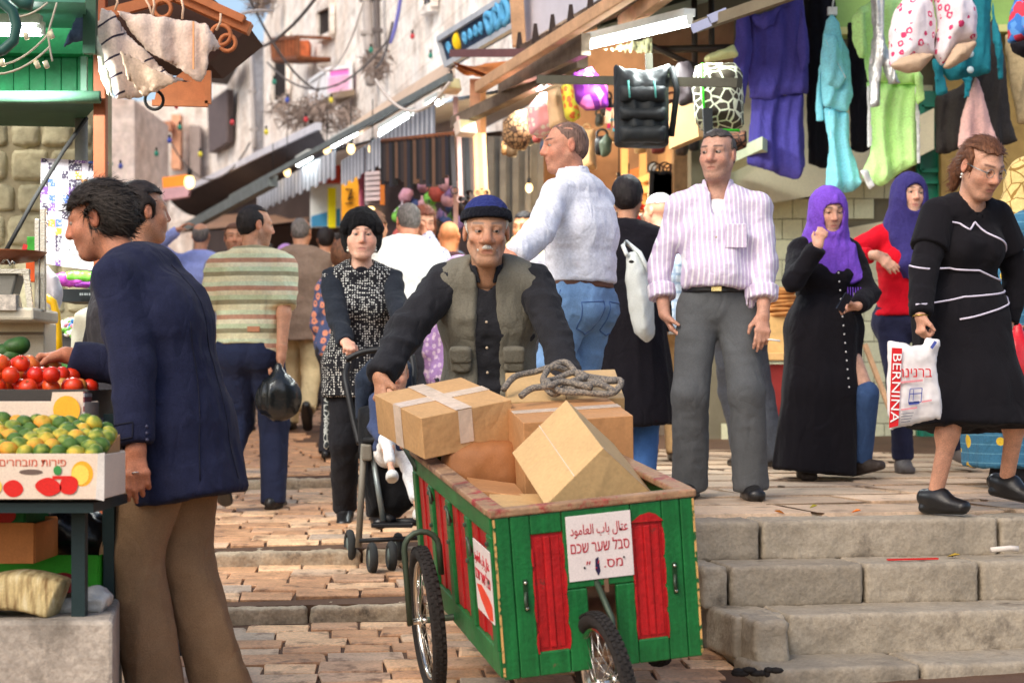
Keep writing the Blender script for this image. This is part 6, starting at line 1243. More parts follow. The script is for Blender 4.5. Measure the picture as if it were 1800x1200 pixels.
disc(cb, 'printed_fruit', 145, 832, .033, .038, ORA, D0); disc(cb, 'printed_fruit', 142, 834, .026, .03, mat('print_yellow', C(246, 206, 90)), D0, .0015); disc(cb, 'printed_fruit', 24, 858, .028, .026, RED, D0, .001, .1); disc(cb, 'printed_fruit', 86, 855, .034, .028, RED, D0, .003, .2); disc(cb, 'printed_fruit', 122, 852, .03, .028, RED, D0, .003, -.12); disc(cb, 'printed_fruit', -4, 855, .014, .02, mat('print_yellow', 0), D0, .002); disc(cb, 'printed_leaf', 102, 826, .012, .014, GRN, D0, .003); disc(cb, 'hand_hole', 55, 829, .035, .008, mat('hole_dark', C(110, 90, 80)), D0, .001)
mb = MB(); mb.prism([P(92, 842, D0-.0062), P(142, 842, D0-.0062), P(142, 836, D0-.0062), P(92, 836, D0-.0062)], (0, .001, 0)); mb.part('printed_band', RED, cb); mb = MB(); mb.prism([P(168, 877, D0-.0075), P(183, 880, D0-.0075), P(184, 795, D0-.0075), P(172, 797, D0-.0075)], (0, .002, 0)); mb.part('tape', mat('clear_tape', C(214, 206, 198), rough=.2), cb)
# fruit: each its own
def fruit_mesh(r, sq, m, dim=.12):
    mb = MB(); mb.lathe([(r*.02, -r*sq*.93), (r*.5, -r*sq*.9), (r*.86, -r*sq*.52), (r, 0), (r*.88, r*sq*.5), (r*.55, r*sq*.86), (r*.2, r*sq*(.98-dim*.2)), (r*.03, r*sq*(.95-dim))], n=14)
    mb.cm = 1 if isinstance(m, list) else 0
    for k in range(5): a = k*1.2566; mb.quad((r*.04, 0, r*sq*(.97-dim)), (r*.12*math.cos(a-.35), r*.12*math.sin(a-.35), r*sq*(1.0-dim*.5)), (r*(.42+.1*(k % 2))*math.cos(a), r*.45*math.sin(a), r*sq*.99), (r*.12*math.cos(a+.35), r*.12*math.sin(a+.35), r*sq*(1.0-dim*.5)))
    return mb.mesh('fruit', m)
def citf(t, co):
    oi = t.new('ObjectInfo'); f = t.math('ADD', t.math('MULTIPLY', t.noise(co, 18, 2), .9), t.math('SUBTRACT', t.math('MULTIPLY', oi.outputs['Random'], .55), .28)); return t.ramp(f, (.3, C(74, 108, 40)), (.42, C(134, 146, 54)), (.56, C(196, 176, 60)), (.74, C(228, 152, 50)))
CIT = mat('clementine_peel', fn=citf, rough=.5, var=.14, vs=40, bump=.3, bs=400, spec=.35); cm = [fruit_mesh(.029, .86, CIT), fruit_mesh(.027, .9, CIT), fruit_mesh(.031, .84, CIT)]
mb = MB(); mb.hexa([(x1-.49, D0+.01, zb+.02), (x1-.012, D0+.01, zb+.02), (x1-.012, D0+.31, zb+.02), (x1-.49, D0+.31, zb+.02), (x1-.49, D0+.01, zt-.03), (x1-.012, D0+.01, zt-.03), (x1-.012, D0+.31, zt+.05), (x1-.49, D0+.31, zt+.05)]); mb.part('paper_liner', KRA, cb)
for j_ in range(8):
    for i_ in range(9):
        p = Vector((x1-.03-.053*(i_+.5*(j_ % 2))+rs.uniform(-.006, .006), D0+.035+j_*.036, zt+.002+j_*.0125+rs.uniform(-.006, .012)-.02*(i_ == 0)*(j_ > 3)))
        o = link('clementine', rs.choice(cm), None, p); o.rotation_euler = (rs.uniform(-.7, .7), rs.uniform(-.7, .7), rs.uniform(0, 6)); tag(o, 'green and yellow clementine heaped in the white printed fruit box', 'clementine', 'clementines in the printed box')
D1 = 6.1; ob = crate('orange_print_box', 'cream box with an orange printed on its end, behind the clementines', P(-60, 0, D1).x, P(146, 0, D1).x, D1, D1+.22, P(0, 772, D1).z, P(0, 705, D1).z, CAR); mb = MB(); mb.prism([P(84, 745, D1-.006), P(146, 745, D1-.006), P(146, 688, D1-.006), P(92, 689, D1-.006)], (0, .008, 0)); mb.part('raised_end', CAR, ob); disc(ob, 'printed_fruit', 118, 720, .044, .046, mat('print_amber', C(244, 176, 50)), D1-.006, .003); mb = MB(); mb.prism([P(146, 745, D1-.004), P(146, 688, D1-.004), P(163, 692, D1+.3), P(163, 745, D1+.3)], (.004, 0, 0)); mb.part('printed_side', mat('side_print', fn=pat_vstripe(C(226, 214, 208), C(160, 90, 90), .03, .6, 2), rough=.6), ob)
D2 = 6.3; zt2 = P(0, 684, D2).z; x2 = P(155, 0, D2).x; tc = crate('tomato_crate', 'dark plastic crate heaped with red tomatoes', x2-.55, x2, D2, D2+.42, zt2-.1, zt2, mat('black_crate', C(62, 58, 54), rough=.6))
def tomf(t, co):
    oi = t.new('ObjectInfo'); return t.ramp(t.math('ADD', t.math('MULTIPLY', oi.outputs['Random'], .75), t.math('MULTIPLY', t.noise(co, 12, 2), .35)), (.15, C(206, 30, 18)), (.5, C(224, 74, 30)), (.75, C(232, 130, 60)), (.95, C(200, 180, 90)))
TOM = mat('tomato_skin', fn=tomf, rough=.3, var=.12, vs=30, bump=.05, spec=.5); CAL = mat('tomato_calyx', C(70, 96, 40)); tm = [fruit_mesh(.034, .84, [TOM, CAL], .2), fruit_mesh(.031, .88, [TOM, CAL], .2)]; put = []; n_ = tries = 0
while n_ < 58 and tries < 6000:
    tries += 1; x = rs.uniform(x2-.52, x2-.03); y_ = rs.uniform(D2+.04, D2+.38); lay = 0 if n_ < 26 else (1 if n_ < 46 else 2); z = zt2+.008+lay*.04
    if lay and x > x2-.03-.05*lay: continue
    if lay == 2 and x > x2-.2: continue
    p = Vector((x, y_, z))
    if any((p-q).length < .058 for q in put): continue
    put.append(p); o = link('tomato', rs.choice(tm), None, p); o.rotation_euler = (rs.uniform(-.9, .9), rs.uniform(-.9, .9), rs.uniform(0, 6)); tag(o, 'ripening tomato heaped in the dark plastic crate', 'tomato', 'tomatoes in the crate'); n_ += 1
CUC = mat('cucumber_skin', C(70, 130, 44), rough=.35, var=.35, vs=30, spec=.5)
for i, (a, b) in enumerate((((70, 638), (98, 668)), ((84, 636), (112, 664)), ((98, 648), (128, 668)), ((104, 640), (130, 655)), ((62, 642), (88, 662)))):
    pa, pb = P(*a, 6.85), P(*b, 6.72); mid = pa.lerp(pb, .5)+Vector((0, 0, .008)); mb = MB(); mb.tube([pa, pa.lerp(mid, .3), mid, mid.lerp(pb, .7), pb], [.006, .016, .018, .016, .006], 8); mb.top('cucumber', CUC, 'green cucumber lying behind the heaped tomatoes', 'cucumber', 'cucumbers behind the tomatoes')
for i, (px, py) in enumerate(((26, 610), (14, 628), (0, 622))):
    p = P(px, py, 6.95); S = SDF(.006); S.u(ell(p, (.045, .04, .034))); S.u(ell(p+Vector((.03, 0, .012)), .024), .03); v, f = S.surf(); o = link('avocado', raw('a', v-A(p), f, mat('avocado_skin', C(52, 88, 36), rough=.4, var=.3, vs=40), True), None, p); tag(o, 'dark green avocado behind the tomato heap', 'avocado', 'avocados behind the tomatoes')
# things under the stall
for nm, lb, px0, px1, py0, py1, D, c in (('green_crate', 'green box with a printed tomato under the stall', -60, 43, 882, 930, 6.0, C(40, 120, 60)), ('brown_carton', 'crumpled brown carton under the stall', -60, 60, 918, 990, 5.95, C(182, 112, 56)), ('bright_green_crate', 'bright green crate on the plinth under the stall', -40, 172, 975, 1040, 6.25, C(50, 150, 30))):
    a, b = P(px0, py1, D), P(px1, py0, D); cr = crate(nm, lb, a.x, b.x, D, D+.3, a.z, b.z, mat('m_'+nm, c, rough=.6, var=.15, vs=8))
    if nm == 'green_crate': disc(cr, 'printed_tomato', 4, 905, .045, .03, RED, D, .001)
    if nm == 'bright_green_crate': disc(cr, 'printed_tomato', 112, 1024, .05, .035, mat('print_dark_red', C(130, 24, 30)), D, .001)
GAR = mat('garlic_husk', fn=lambda t, co: t.ramp(t.noise(t.mapv(co, (26, 6, 4), rot=(0, R(18), 0)), 2, 3), (.3, C(120, 92, 56)), (.55, C(196, 174, 124)), (.75, C(222, 208, 170))), rough=.8, bump=.4)
S = SDF(.009); p = P(30, 1050, 5.85)
for i in range(14): q = P(-40+i*11, 1055-18*math.sin((i+1)/15*math.pi), 5.85); S.u(ecap(q+Vector((.015, 0, .05)), q+Vector((-.02, 0, -.045)), (0, 1, 0), .09, .015, .1, .014), .01)
v, f = S.surf(); o = link('mesh_sack', raw('sack', v-A(p), f, GAR, True), None, p); tag(o, 'ribbed beige net sack lying on the concrete plinth', 'sack')
S = SDF(.01); p = P(165, 1055, 5.95); S.u(ell(p, (.06, .06, .04))); S.u(ell(p+Vector((-.08, 0, -.02)), (.05, .05, .025)), .03); v, f = S.surf(); v = folds(v, f, .012, (30, 30, 30), 1); o = link('plastic_wrap', raw('pw', v-A(p), f, mat('crumpled_plastic', C(190, 186, 180), rough=.25), True), None, p); tag(o, 'crumpled clear plastic wrap beside the stall leg', 'plastic')
S = SDF(.014); p = P(110, 930, 6.45); S.u(ell(p, (.13, .12, .1))); S.u(ell(p+Vector((.09, 0, -.04)), (.1, .1, .08)), .05); v, f = S.surf(); v = folds(v, f, .018, (14, 14, 14), 3); o = link('black_sack', raw('bs', v-A(p), f, mat('black_plastic_sheet', C(20, 20, 24), rough=.25, spec=.5), True), None, p); tag(o, 'glossy black plastic sack under the stall', 'sack')
# ---------------------------------------------------------------- the porter's cart
W_, L_, H_ = .64, 1.55, .52
TL = P(866, 905, 5.75); TR = P(1222, 868, 5.86); v_ = Vector((-.215, 1, .095)).normalized(); u_ = (TR-TL); u_ = (u_-v_*u_.dot(v_)).normalized(); w_v = u_.cross(v_).normalized()
CM = Matrix((u_, v_, w_v)).transposed().to_4x4(); CM.translation = TL-w_v*H_; CI = CM.inverted()
def cl(p): return CI @ Vector(p)
cart = thing('handcart', None, 'green wooden porter cart with red panels and bicycle wheels', 'cart', mw=CM)
def worn(base, bare, sc_=14, th=.6):
    def fn(t, co):
        n = t.ramp(t.noise(co, sc_, 7, .75), (th, 0.), (th+.04, 1.)); g = t.ramp(t.noise(t.mapv(co, (55, 55, 3)), 1, 4, .6), (.3, .72), (.7, 1.15)); c = t.mix(1., t.mix(n, base, bare), g, 'MULTIPLY'); d = t.ramp(t.noise(t.mapv(co, (30, 30, 30)), 2.2, 5, .8), (.66, 0.), (.7, 1.)); return t.mix(d, c, C(58, 50, 40))
    return fn
CG = mat('cart_green', fn=worn(C(22, 104, 50), C(84, 80, 52), 10, .66), rough=.45, var=.2, vs=7, bump=.25, bs=60, spec=.4, fine=.12); CR = mat('cart_red', fn=worn(C(176, 24, 28), C(120, 44, 38), 9, .6), rough=.45, var=.18, vs=9, bump=.25, bs=60, spec=.4, fine=.12)
RAILW = mat('cart_rail', fn=lambda t, co: t.mix(t.ramp(t.noise(co, 8, 7, .7), (.5, 0.), (.58, 1.)), C(156, 122, 92), t.mix(t.ramp(t.noise(co, 3, 3), (.45, 0.), (.55, 1.)), C(150, 54, 52), C(112, 84, 66))), rough=.6, var=.2, vs=12, bump=.5, bs=50, fine=.15)
STEEL = mat('cart_steel', C(72, 84, 70), rough=.5, metal=.4, var=.2); CHROME = mat('rim_chrome', C(210, 205, 195), rough=.18, metal=1, bump=0, var=.1)
def cp(name, c, d, m, bev=.004, parent=None):
    mb = MB(); mb.box(c, d); return mb.part(name, m, parent or cart, world=False, bev=bev)
def lb(name, u0, u1, v0, v1, w0, w1, m, bev=.004, parent=None): return cp(name, ((u0+u1)/2, (v0+v1)/2, (w0+w1)/2), (u1-u0, v1-v0, w1-w0), m, bev, parent)
T = .024
a, b, c_, d_, e_, f_ = .0, .177*W_, .335*W_, .68*W_, .838*W_, W_
lb('plank', a, .05, 0, T, 0, H_-.012, CG); lb('plank', .052, b, 0, T-.001, 0, H_-.012, CG); lb('plank', e_, f_-.045, 0, T, 0, H_-.012, CG); lb('plank', f_-.043, f_, 0, T-.001, 0, H_-.012, CG)
for x0, x1 in ((b, c_), (d_, e_)):
    lb('plank', x0+.001, x1-.001, .001, T, H_-.075, H_-.012, CG); lb('plank', x0+.001, x1-.001, .001, T, 0, .075, CG); pn = lb('red_panel', x0-.002, x1+.002, .009, T-.002, .07, H_-.07, CR, 0)
    for k, (q0, q1) in enumerate(((.12, .36), (.4, .6), (.64, .88))): x = x0+(x1-x0)*q0; lb('moulding', x0+(x1-x0)*q0, x0+(x1-x0)*q1, .004 if k == 1 else .0065, .0095, .085, H_-.085, CR, .003, pn)
rq = random.Random(3)
for x0, x1 in ((b, c_), (d_, e_)):
    for sd in (0, 1):
        for k in range(4):
            xx = x0 if sd == 0 else x1; z0 = .065+k*.088+rq.uniform(0, .02); wv = rq.uniform(.002, .006); hv = rq.uniform(.05, .09); n = 8; pts = []
            for i in range(n+1): t = i/n; pts.append((xx+(-1 if sd == 0 else 1)*wv*math.sin(math.pi*t)*(.8+.4*rq.random()), -.0006, z0+hv*t))
            mb = MB(); mb.prism([(xx+(.004 if sd == 0 else -.004), -.0006, z0)]+pts+[(xx+(.004 if sd == 0 else -.004), -.0006, z0+hv)], (0, .001, 0)); mb.part('paint_run', CR, cart, world=False)
mb = MB(); mb.prism([(d_-.002, -.0006, H_-.072), (d_+.03, -.0006, H_-.05), (d_+.06, -.0006, H_-.044), (e_-.02, -.0006, H_-.052), (e_+.004, -.0006, H_-.075)], (0, .001, 0)); mb.part('paint_run', CR, cart, world=False)
lb('worn_edge', -.0025, .004, -.0025, .004, .01, H_-.015, mat('bare_edge', fn=lambda t, co: t.mix(t.ramp(t.noise(co, 30, 5), (.42, 0.), (.5, 1.)), C(30, 86, 44), C(206, 160, 96)), rough=.7), 0); lb('worn_edge', W_-.004, W_+.0025, -.0025, .004, .01, H_-.015, mat('bare_edge', 0), 0)
cu0, cu1 = .44*W_, .585*W_
lb('plank', c_+.001, d_-.001, 0, T, .262, H_-.012, CG); lb('plank', c_+.001, cu0, .001, T, 0, .26, CG); lb('plank', cu1, d_-.001, .001, T, 0, .26, CG)
lb('top_rail', -.012, W_+.012, -.006, .045, H_-.011, H_+.014, RAILW, .006)
for side, x in ((0, 0.), (1, W_)):
    sg = 1 if side == 0 else -1; X0 = lambda d0, d1: (x+sg*d0, x+sg*d1) if sg == 1 else (x+sg*d1, x+sg*d0)
    q = X0(-.016, .046); lb('top_rail', q[0], q[1], .046, L_, H_-.009, H_+.013, RAILW, .006); q = X0(-.006, .022)
    lb('side_rail', q[0], q[1], .03, L_, H_-.075, H_-.01, CG); lb('side_rail', q[0], q[1], .03, L_, 0, .085, CG); posts = [.03, .40, .76, 1.12, 1.48]
    for k in range(5):
        q = X0(-.009, .02); lb('post', q[0], q[1], posts[k], posts[k]+.07, .084, H_-.074, CG)
        if k == 4: break
        y0, y1 = posts[k]+.07, posts[k+1]; n = 3
        for i in range(n):
            q = X0(.004+.006*(i % 2), .02); lb('red_slat', q[0], q[1], y0+(y1-y0)*i/n+.002, y0+(y1-y0)*(i+1)/n-.002, .086, H_-.076, CR, .002)
        q = X0(-.016, -.008)
        for z in (.3, .42): cp('bolt', ((q[0]+q[1])/2, posts[k]+.035, z), (.014, .014, .014), STEEL, .003)
lb('back_board', 0, W_, L_-.022, L_, 0, H_-.012, CG); lb('top_rail', -.012, W_+.012, L_-.03, L_+.012, H_-.008, H_+.0125, RAILW, .006); lb('floor', .02, W_-.02, .025, L_-.03, .03, .05, mat('cart_floor', C(120, 90, 66)))
for (y, z) in ((.30, .36), (.66, .40), (1.02, .42)):
    mb = MB(); mb.tube([(-.01, y+.06, z-.02), (-.02, y+.06, z+.015), (-.028, y+.03, z+.035), (-.03, y, z+.03), (-.03, y-.02, z-.015)], .006, 6); mb.part('hook', STEEL, cart, world=False)
for x in (.085, W_-.075):
    pl_ = cp('latch', (x, -.003, .26), (.014, .006, .1), mat('latch_green', C(40, 70, 44), rough=.4, metal=.4), .002); mb = MB(); mb.tube([(x, -.006, .27), (x-.006, -.018, .25), (x-.004, -.02, .225)], .005, 6); mb.part('latch_hook', STEEL, pl_, world=False)
    for z in (.3, .22): mb = MB(); mb.ball((x, -.008, z), .006); mb.part('screw', CHROME, pl_, world=False)
# plates with the porter's licence
PLATE = mat('plate_white', C(226, 214, 210), rough=.4, var=.05, dirt=(C(60, 50, 60), 30, .76)); INK = mat('plate_ink', C(176, 24, 44), rough=.5, var=.05)
AR = '\uFECB\uFE98\uFE8E\uFEDD \uFE91\uFE8E\uFE8F \uFE8D\uFEDF\uFECC\uFE8E\uFEE3\uFEEE\uFEA9'[::-1]; HE = 'סבל שער שכם'[::-1]; NO = '״ .׳ .סמ'
su0, su1, sw0, sw1 = .353*W_, .678*W_, H_-.235, H_-.03
sp_ = lb('number_plate', su0, su1, -.005, -.0005, sw0, sw1, PLATE, .001); FM = lambda x, z, yv=-.0058: Matrix.Translation((x, yv, z)) @ Matrix.Rotation(R(90), 4, 'X')
cx_ = (su0+su1)/2; lettering('lettering', AR, .044, INK, sp_, FM(cx_, sw1-.047), fit=.185); lettering('lettering', HE, .05, INK, sp_, FM(cx_, sw1-.102), fit=.188); lettering('lettering', NO, .042, INK, sp_, FM(cx_+.012, sw1-.158), 1)
mb = MB(); mb.prism([(cx_-.018, -.0056, sw1-.14), (cx_-.008, -.0056, sw1-.135), (cx_-.004, -.0056, sw1-.18), (cx_-.012, -.0056, sw1-.195), (cx_-.02, -.0056, sw1-.175)], (0, -.0006, 0)); mb.part('ink_smudge', mat('smudge', C(46, 34, 70)), sp_, world=False)
for x, z in ((su0+.05, sw0+.04), (su1-.03, sw0+.06), (su1-.035, sw1-.055)): mb = MB(); mb.ball((x, -.006, z), .0035, n=8, m=6); mb.part('nail', DARK, sp_, world=False)
lb('wood_patch', cx_+.006, cx_+.02, -.003, 0, sw0-.045, sw0-.002, mat('bare_patch', C(120, 90, 70)), 0)
ss = lb('side_plate', -.0145, -.0105, .032, .30, .17, .40, PLATE, .001); SM = lambda y, z: Matrix.Translation((-.0152, y, z)) @ Matrix(((0, 0, -1, 0), (-1, 0, 0, 0), (0, 1, 0, 0), (0, 0, 0, 1)))
lettering('lettering', AR, .05, INK, ss, SM(.165, .35), fit=.24); lettering('lettering', HE, .055, INK, ss, SM(.165, .292), fit=.24)
mb = MB(); mb.prism([(-.0155, .04, .18), (-.0155, .10, .172), (-.0155, .22, .215), (-.0155, .28, .255), (-.0155, .2, .265), (-.0155, .09, .245), (-.0155, .04, .225)], (.0007, 0, 0)); mb.part('paint_smear', mat('orange_smear', C(222, 70, 44)), ss, world=False)
# wheels
TYRE = mat('tyre_rubber', C(44, 40, 38), rough=.9, var=.25, vs=30, bump=.8, bs=200)
def wheel(c, ax, r, parent, tr=.026):
    c = Vector(c); ax = Vector(ax).normalized(); h = thing('wheel', (0, 0, 0), None, None); h.parent = parent
    mb = MB(); mb.torus(c, ax, r-tr, tr, 40, 12); ty = mb.part('tyre', TYRE, h, world=False)
    tb_ = MB(); u = ax.orthogonal().normalized(); w2 = ax.cross(u)
    for i in range(60):
        an_ = 2*math.pi*i/60
        for sd in (-1, 0, 1): an2 = an_+.05*(sd == 0); d = u*math.cos(an2)+w2*math.sin(an2); p = c+d*(r-tr*(.12 if sd else 0))+ax*sd*tr*.55; Mq = Matrix((d, ax, d.cross(ax))).transposed(); tb_.box(p, (.005, .011, .016), Mq)
    tag(tb_.part('tread', TYRE, ty, world=False), kind='stuff'); mb = MB(); mb.torus(c, ax, r-tr*2-.004, .008, 40, 8, .014); mb.part('rim', CHROME, h, world=False); mb = MB(); sp = MB()
    for i in range(32):
        an_ = 2*math.pi*i/32; d = u*math.cos(an_)+w2*math.sin(an_); o = ax*(.026 if i % 2 else -.026); d2 = u*math.cos(an_+(.5 if i % 4 < 2 else -.5))+w2*math.sin(an_+(.5 if i % 4 < 2 else -.5)); sp.tube([c+o+d2*.022, c+d*(r-tr*2-.004)], .0013, 4)
    sp.part('spokes', CHROME, h, world=False); mb.tube([c-ax*.05, c+ax*.05], .011, 10); mb.tube([c-ax*.03, c-ax*.022], .024, 12); mb.tube([c+ax*.022, c+ax*.03], .024, 12); mb.part('hub', CHROME, h, world=False); return h
r1 = .262; wc = cl(P(729, 1092, 6.6)); wc.x = -.1; wheel(wc, (1, 0, .0), r1, cart); wc2 = Vector((W_+.078, wc.y, wc.z)); wheel(wc2, (1, 0, 0), r1, cart)
for wq, s_ in ((wc, -1), (wc2, 1)):
    x = wq.x; pts = [(x+s_*.062, wq.y, wq.z-.01), (x+s_*.062, wq.y, wq.z+r1*.75)]+[(x+s_*.062*math.cos(t), wq.y, wq.z+r1*.98+.06*math.sin(t)) for t in [math.pi*k/8 for k in range(9)]]+[(x-s_*.062, wq.y, wq.z+r1*.6)]
    mb = MB(); mb.tube(pts, .011, 8); mb.part('fork', STEEL, cart, world=False)
mb = MB(); mb.tube([wc, wc2], .012, 8); mb.part('axle', STEEL, cart, world=False)
fw = cl(P(1064, 1180, 5.76)); g_ = CM @ fw; r2_ = .222; fwp = Vector((g_.x, g_.y, street_z(g_.x, g_.y)+r2_)); wheel(cl(fwp), Matrix.Rotation(R(7), 3, 'Z') @ Vector((1, 0, .06)), r2_, cart, .024)
lf = cl(fwp); mb = MB()
mb.tube([lf+Vector((.045, 0, 0)), lf+Vector((.045, .04, .19)), lf+Vector((.02, .12, .3))], .01, 6)
mb.part('front_fork', STEEL, cart, world=False)
for s_, x in ((-1, .0), (1, W_)):
    mb = MB(); mb.tube([(x, L_-.1, H_-.05), (x+s_*.02, L_+.05, H_+.02), (x+s_*.06, L_+.13, H_+.1), (x+s_*.08, L_+.2, H_+.13)], .016, 8); mb.part('handle', STEEL, cart, world=False)
# cartons
KR = [mat('carton_%d' % i, c, rough=.7, var=.07, vs=4, bump=.15, bs=60, spec=.25, fine=.07, wr=5, dirt=(C(150, 112, 74), 5, .64)) for i, c in enumerate((C(196, 154, 106), C(186, 136, 90), C(200, 164, 114), C(178, 128, 84)))]; TAPE = mat('packing_tape', C(222, 200, 178), rough=.15, spec=.6, bump=.3, bs=25, var=.15)
def carton(label, N, Rr, Lc, h=None, Bv=None, m=0, tapes=(), name='carton', seam=None):
    """N near top corner, Rr and Lc the neighbouring top corners, Bv third edge (defaults straight down)"""
    e1, e2 = Rr-N, Lc-N; n = e1.cross(e2).normalized(); n = n if n.z > 0 else -n
    e3 = Bv if Bv is not None else -n*h
    t = thing(name, N, label, 'carton'); mb = MB(); b = [N+e3, N+e1+e3, N+e1+e2+e3, N+e2+e3, N, N+e1, N+e1+e2, N+e2]
    if (e1.cross(e2)).dot(e3) > 0: b = b[4:]+b[:4]
    mb.hexa(b); mb.part('body', KR[m], t, bev=.003)
    for (fa, o0, o1, t0, t1, lift) in tapes:     # face 'T' top, 'R' front side (N-R), 'L' left side (N-L)
        if fa == 'T': A_, X_, Y_, nn = N, e1, e2, n
        elif fa == 'R': A_, X_, Y_ = N, e1, e3; nn = e1.cross(e3).normalized(); nn = nn if nn.dot(e2) < 0 else -nn
        else: A_, X_, Y_ = N, e2, e3; nn = e2.cross(e3).normalized(); nn = nn if nn.dot(e1) < 0 else -nn
        mb = MB(); mb.prism([A_+X_*o0+Y_*t0+nn*lift, A_+X_*o1+Y_*t0+nn*lift, A_+X_*o1+Y_*t1+nn*lift, A_+X_*o0+Y_*t1+nn*lift], nn*.0012); mb.part('tape', TAPE, t)
    if seam: mb = MB(); mb.prism([N+e1*seam[0]+e2*.0+n*.0008, N+e1*(seam[0]+.004)+n*.0008, N+e1*(seam[0]+.004)+e2+n*.0008, N+e1*seam[0]+e2+n*.0008], n*.0006); mb.part('flap_seam', mat('seam_dark', C(120, 84, 54)), t)
    return t
carton('taped carton tilted on the left edge of the cart', P(740, 735, 6.72), P(899, 702, 6.88), P(658, 693, 7.1), .155, m=0, tapes=(('T', .0, 1., .42, .58, .001), ('T', .38, .56, 0, 1, .0025), ('L', .42, .58, 0, 1, .001), ('R', .4, .55, 0, .8, .001)))
carton('carton with a shiny tape strip in the middle of the cart', P(920, 743, 6.62), P(1113, 730, 6.7), P(884, 710, 6.98), .33, m=1, tapes=(('T', 0, 1, .45, .6, .001),))
carton('carton under the coiled rope at the back of the cart', P(893, 706, 7.02), P(1098, 699, 7.06), P(888, 655, 7.46), .3, m=2, seam=(.5, 0))
N = P(1060, 787, 6.05); carton('carton set on edge like a roof at the front of the cart', N, P(1150, 870, 6.15), P(995, 702, 6.5), Bv=P(958, 888, 6.0)-N, m=2, tapes=(('L', 0, 1, .49, .5, .0006), ('T', 0, 1, .0, .012, .0008)))
carton('low carton at the bottom of the cart by the red rail', P(835, 860, 6.45), P(925, 872, 6.35), P(820, 838, 6.75), .12, m=3); carton('flat carton wedged at the front of the cart', P(862, 893, 6.12), P(965, 892, 6.12), P(860, 868, 6.4), .1, m=2)
S = SDF(.01); p = P(848, 822, 6.9); S.u(ecap(p-Vector((.05, 0, .0)), p+Vector((.05, 0, 0)), (0, 1, 0), .1, .1, .1, .1, ex=3)); v, f = S.surf(); v = folds(v, f, .006, (14, 14, 14), 2); o = link('brown_parcel', raw('parcel', v-A(p), f, mat('parcel_brown', C(150, 98, 58), rough=.6, var=.2), True), None, p); tag(o, 'round-edged dark brown parcel deep inside the cart', 'parcel')
# rope
ROPE = mat('rope_grey', fn=lambda t, co: t.mix(t.math('GREATER_THAN', t.noise(t.mapv(co, (60, 60, 60)), 2, 1), .5), C(150, 138, 124), C(112, 106, 100)), rough=.9, bump=.9, bs=150)
zr = lambda px, py, D: P(px, py, D)
pts = []; rr = random.Random(8)
path = [(885, 690, 6.98), (905, 672, 7.05), (940, 668, 7.1), (972, 664, 7.1), (1000, 658, 7.15), (1035, 672, 7.1), (1070, 682, 7.0), (1092, 690, 6.95), (1075, 697, 6.9), (1030, 700, 6.88), (985, 702, 6.88), (962, 690, 6.95), (975, 672, 7.05), (1010, 664, 7.1), (1030, 678, 7.05), (1005, 690, 6.98), (975, 698, 6.92), (955, 680, 7.0), (968, 660, 7.12), (995, 656, 7.15), (1020, 668, 7.08), (1045, 680, 7.02), (1088, 684, 6.98), (1060, 690, 6.93), (1020, 684, 7.0), (990, 684, 7.0), (1000, 698, 6.92), (1050, 694, 6.92), (1084, 696, 6.9)]
def spl(Q, n=6):
    out = []
    for i in range(len(Q)-1):
        p0, p1, p2, p3 = Q[max(0, i-1)], Q[i], Q[i+1], Q[min(len(Q)-1, i+2)]
        for k in range(n): t = k/n; out.append(p1*(1)+(p2-p0)*.5*t+(p0*2-p1*5+p2*4-p3)*.5*t*t+(p1*3-p0-p2*3+p3)*.5*t**3)
    return out+[Q[-1]]
Q = [P(q[0], q[1], q[2]+.08)+Vector((0, 0, .012+.01*(i % 4))) for i, q in enumerate(path)]; mb = MB(); mb.tube(spl(Q), .0125, 8); Q = [P(915, 706, 6.9), P(935, 692, 6.93), P(965, 688, 6.95), P(990, 680, 7.0), P(1040, 690, 6.95)]; mb.tube(spl([q+Vector((0, 0, .02)) for q in Q]), .0125, 8); mb.top('coiled_rope', ROPE, 'grey rope coiled loosely on the cartons', 'rope')
# ---------------------------------------------------------------- the people
LEA = mat('black_leather', C(28, 26, 26), rough=.35, var=.2, vs=9, bump=.1, spec=.5); BRL = mat('brown_leather', C(92, 58, 40), rough=.5, var=.2); SOLE = mat('shoe_grey', C(96, 92, 88), rough=.8); BUT = mat('button_pale', C(196, 176, 150), rough=.3, bump=0)
JEAN = lambda n, c: cloth('jeans_'+n, c, var=.25, vs=5, bump=.3, bs=160)
H_BLK = hair_mat('black', C(44, 36, 32)); H_GRY = hair_mat('grey', C(104, 98, 94)); H_BRN = hair_mat('brown', C(96, 62, 42)); H_DK = hair_mat('dark', C(34, 28, 28)); H_RED = hair_mat('auburn', C(112, 58, 38)); H_WHT = hair_mat('white', C(206, 198, 188)); H_SG = hair_mat('salt', C(72, 66, 62))
# 1 man in the navy jacket choosing tomatoes
p = Person('man in a long navy jacket and tan trousers reaching for a tomato', (322, 6.45), H=1.88, yaw=-104, q=0, lean=16, hunch=17, fat=1.06, head=(6, 13, 0), skin=(186, 124, 94), hs=1.06, pel=(.02, 0, 0), feet={1: ((.06, .09, 0), 8, 0), -1: ((-.1, -.1, 0), -6, 0)})
p.arms(left=dict(w=P(243, 818, 6.15), pole=-p.f+p.l*.3, curl=[.25, .3, .4, .45], palm=p.f*.4-p.l), right=dict(w=P(116, 624, 6.62), pole=A((.3, .2, -1)), dir=A((-1, .05, -.12)), palm=A((-.1, -.2, -1)), curl=[.75, .75, .8, .8]))
p.body(face=dict(nose=1.25, jaw=1.05), stub=((120, 100, 90), .35), brow=(40, 30, 26))
p.hair(hair_mat('dark_brown', C(52, 44, 38)), thick=.02, front=.016, brow=.055, nape=-.085, strands=3000, slen=.04, mess=.17, sweep=(0, -.4, .7))
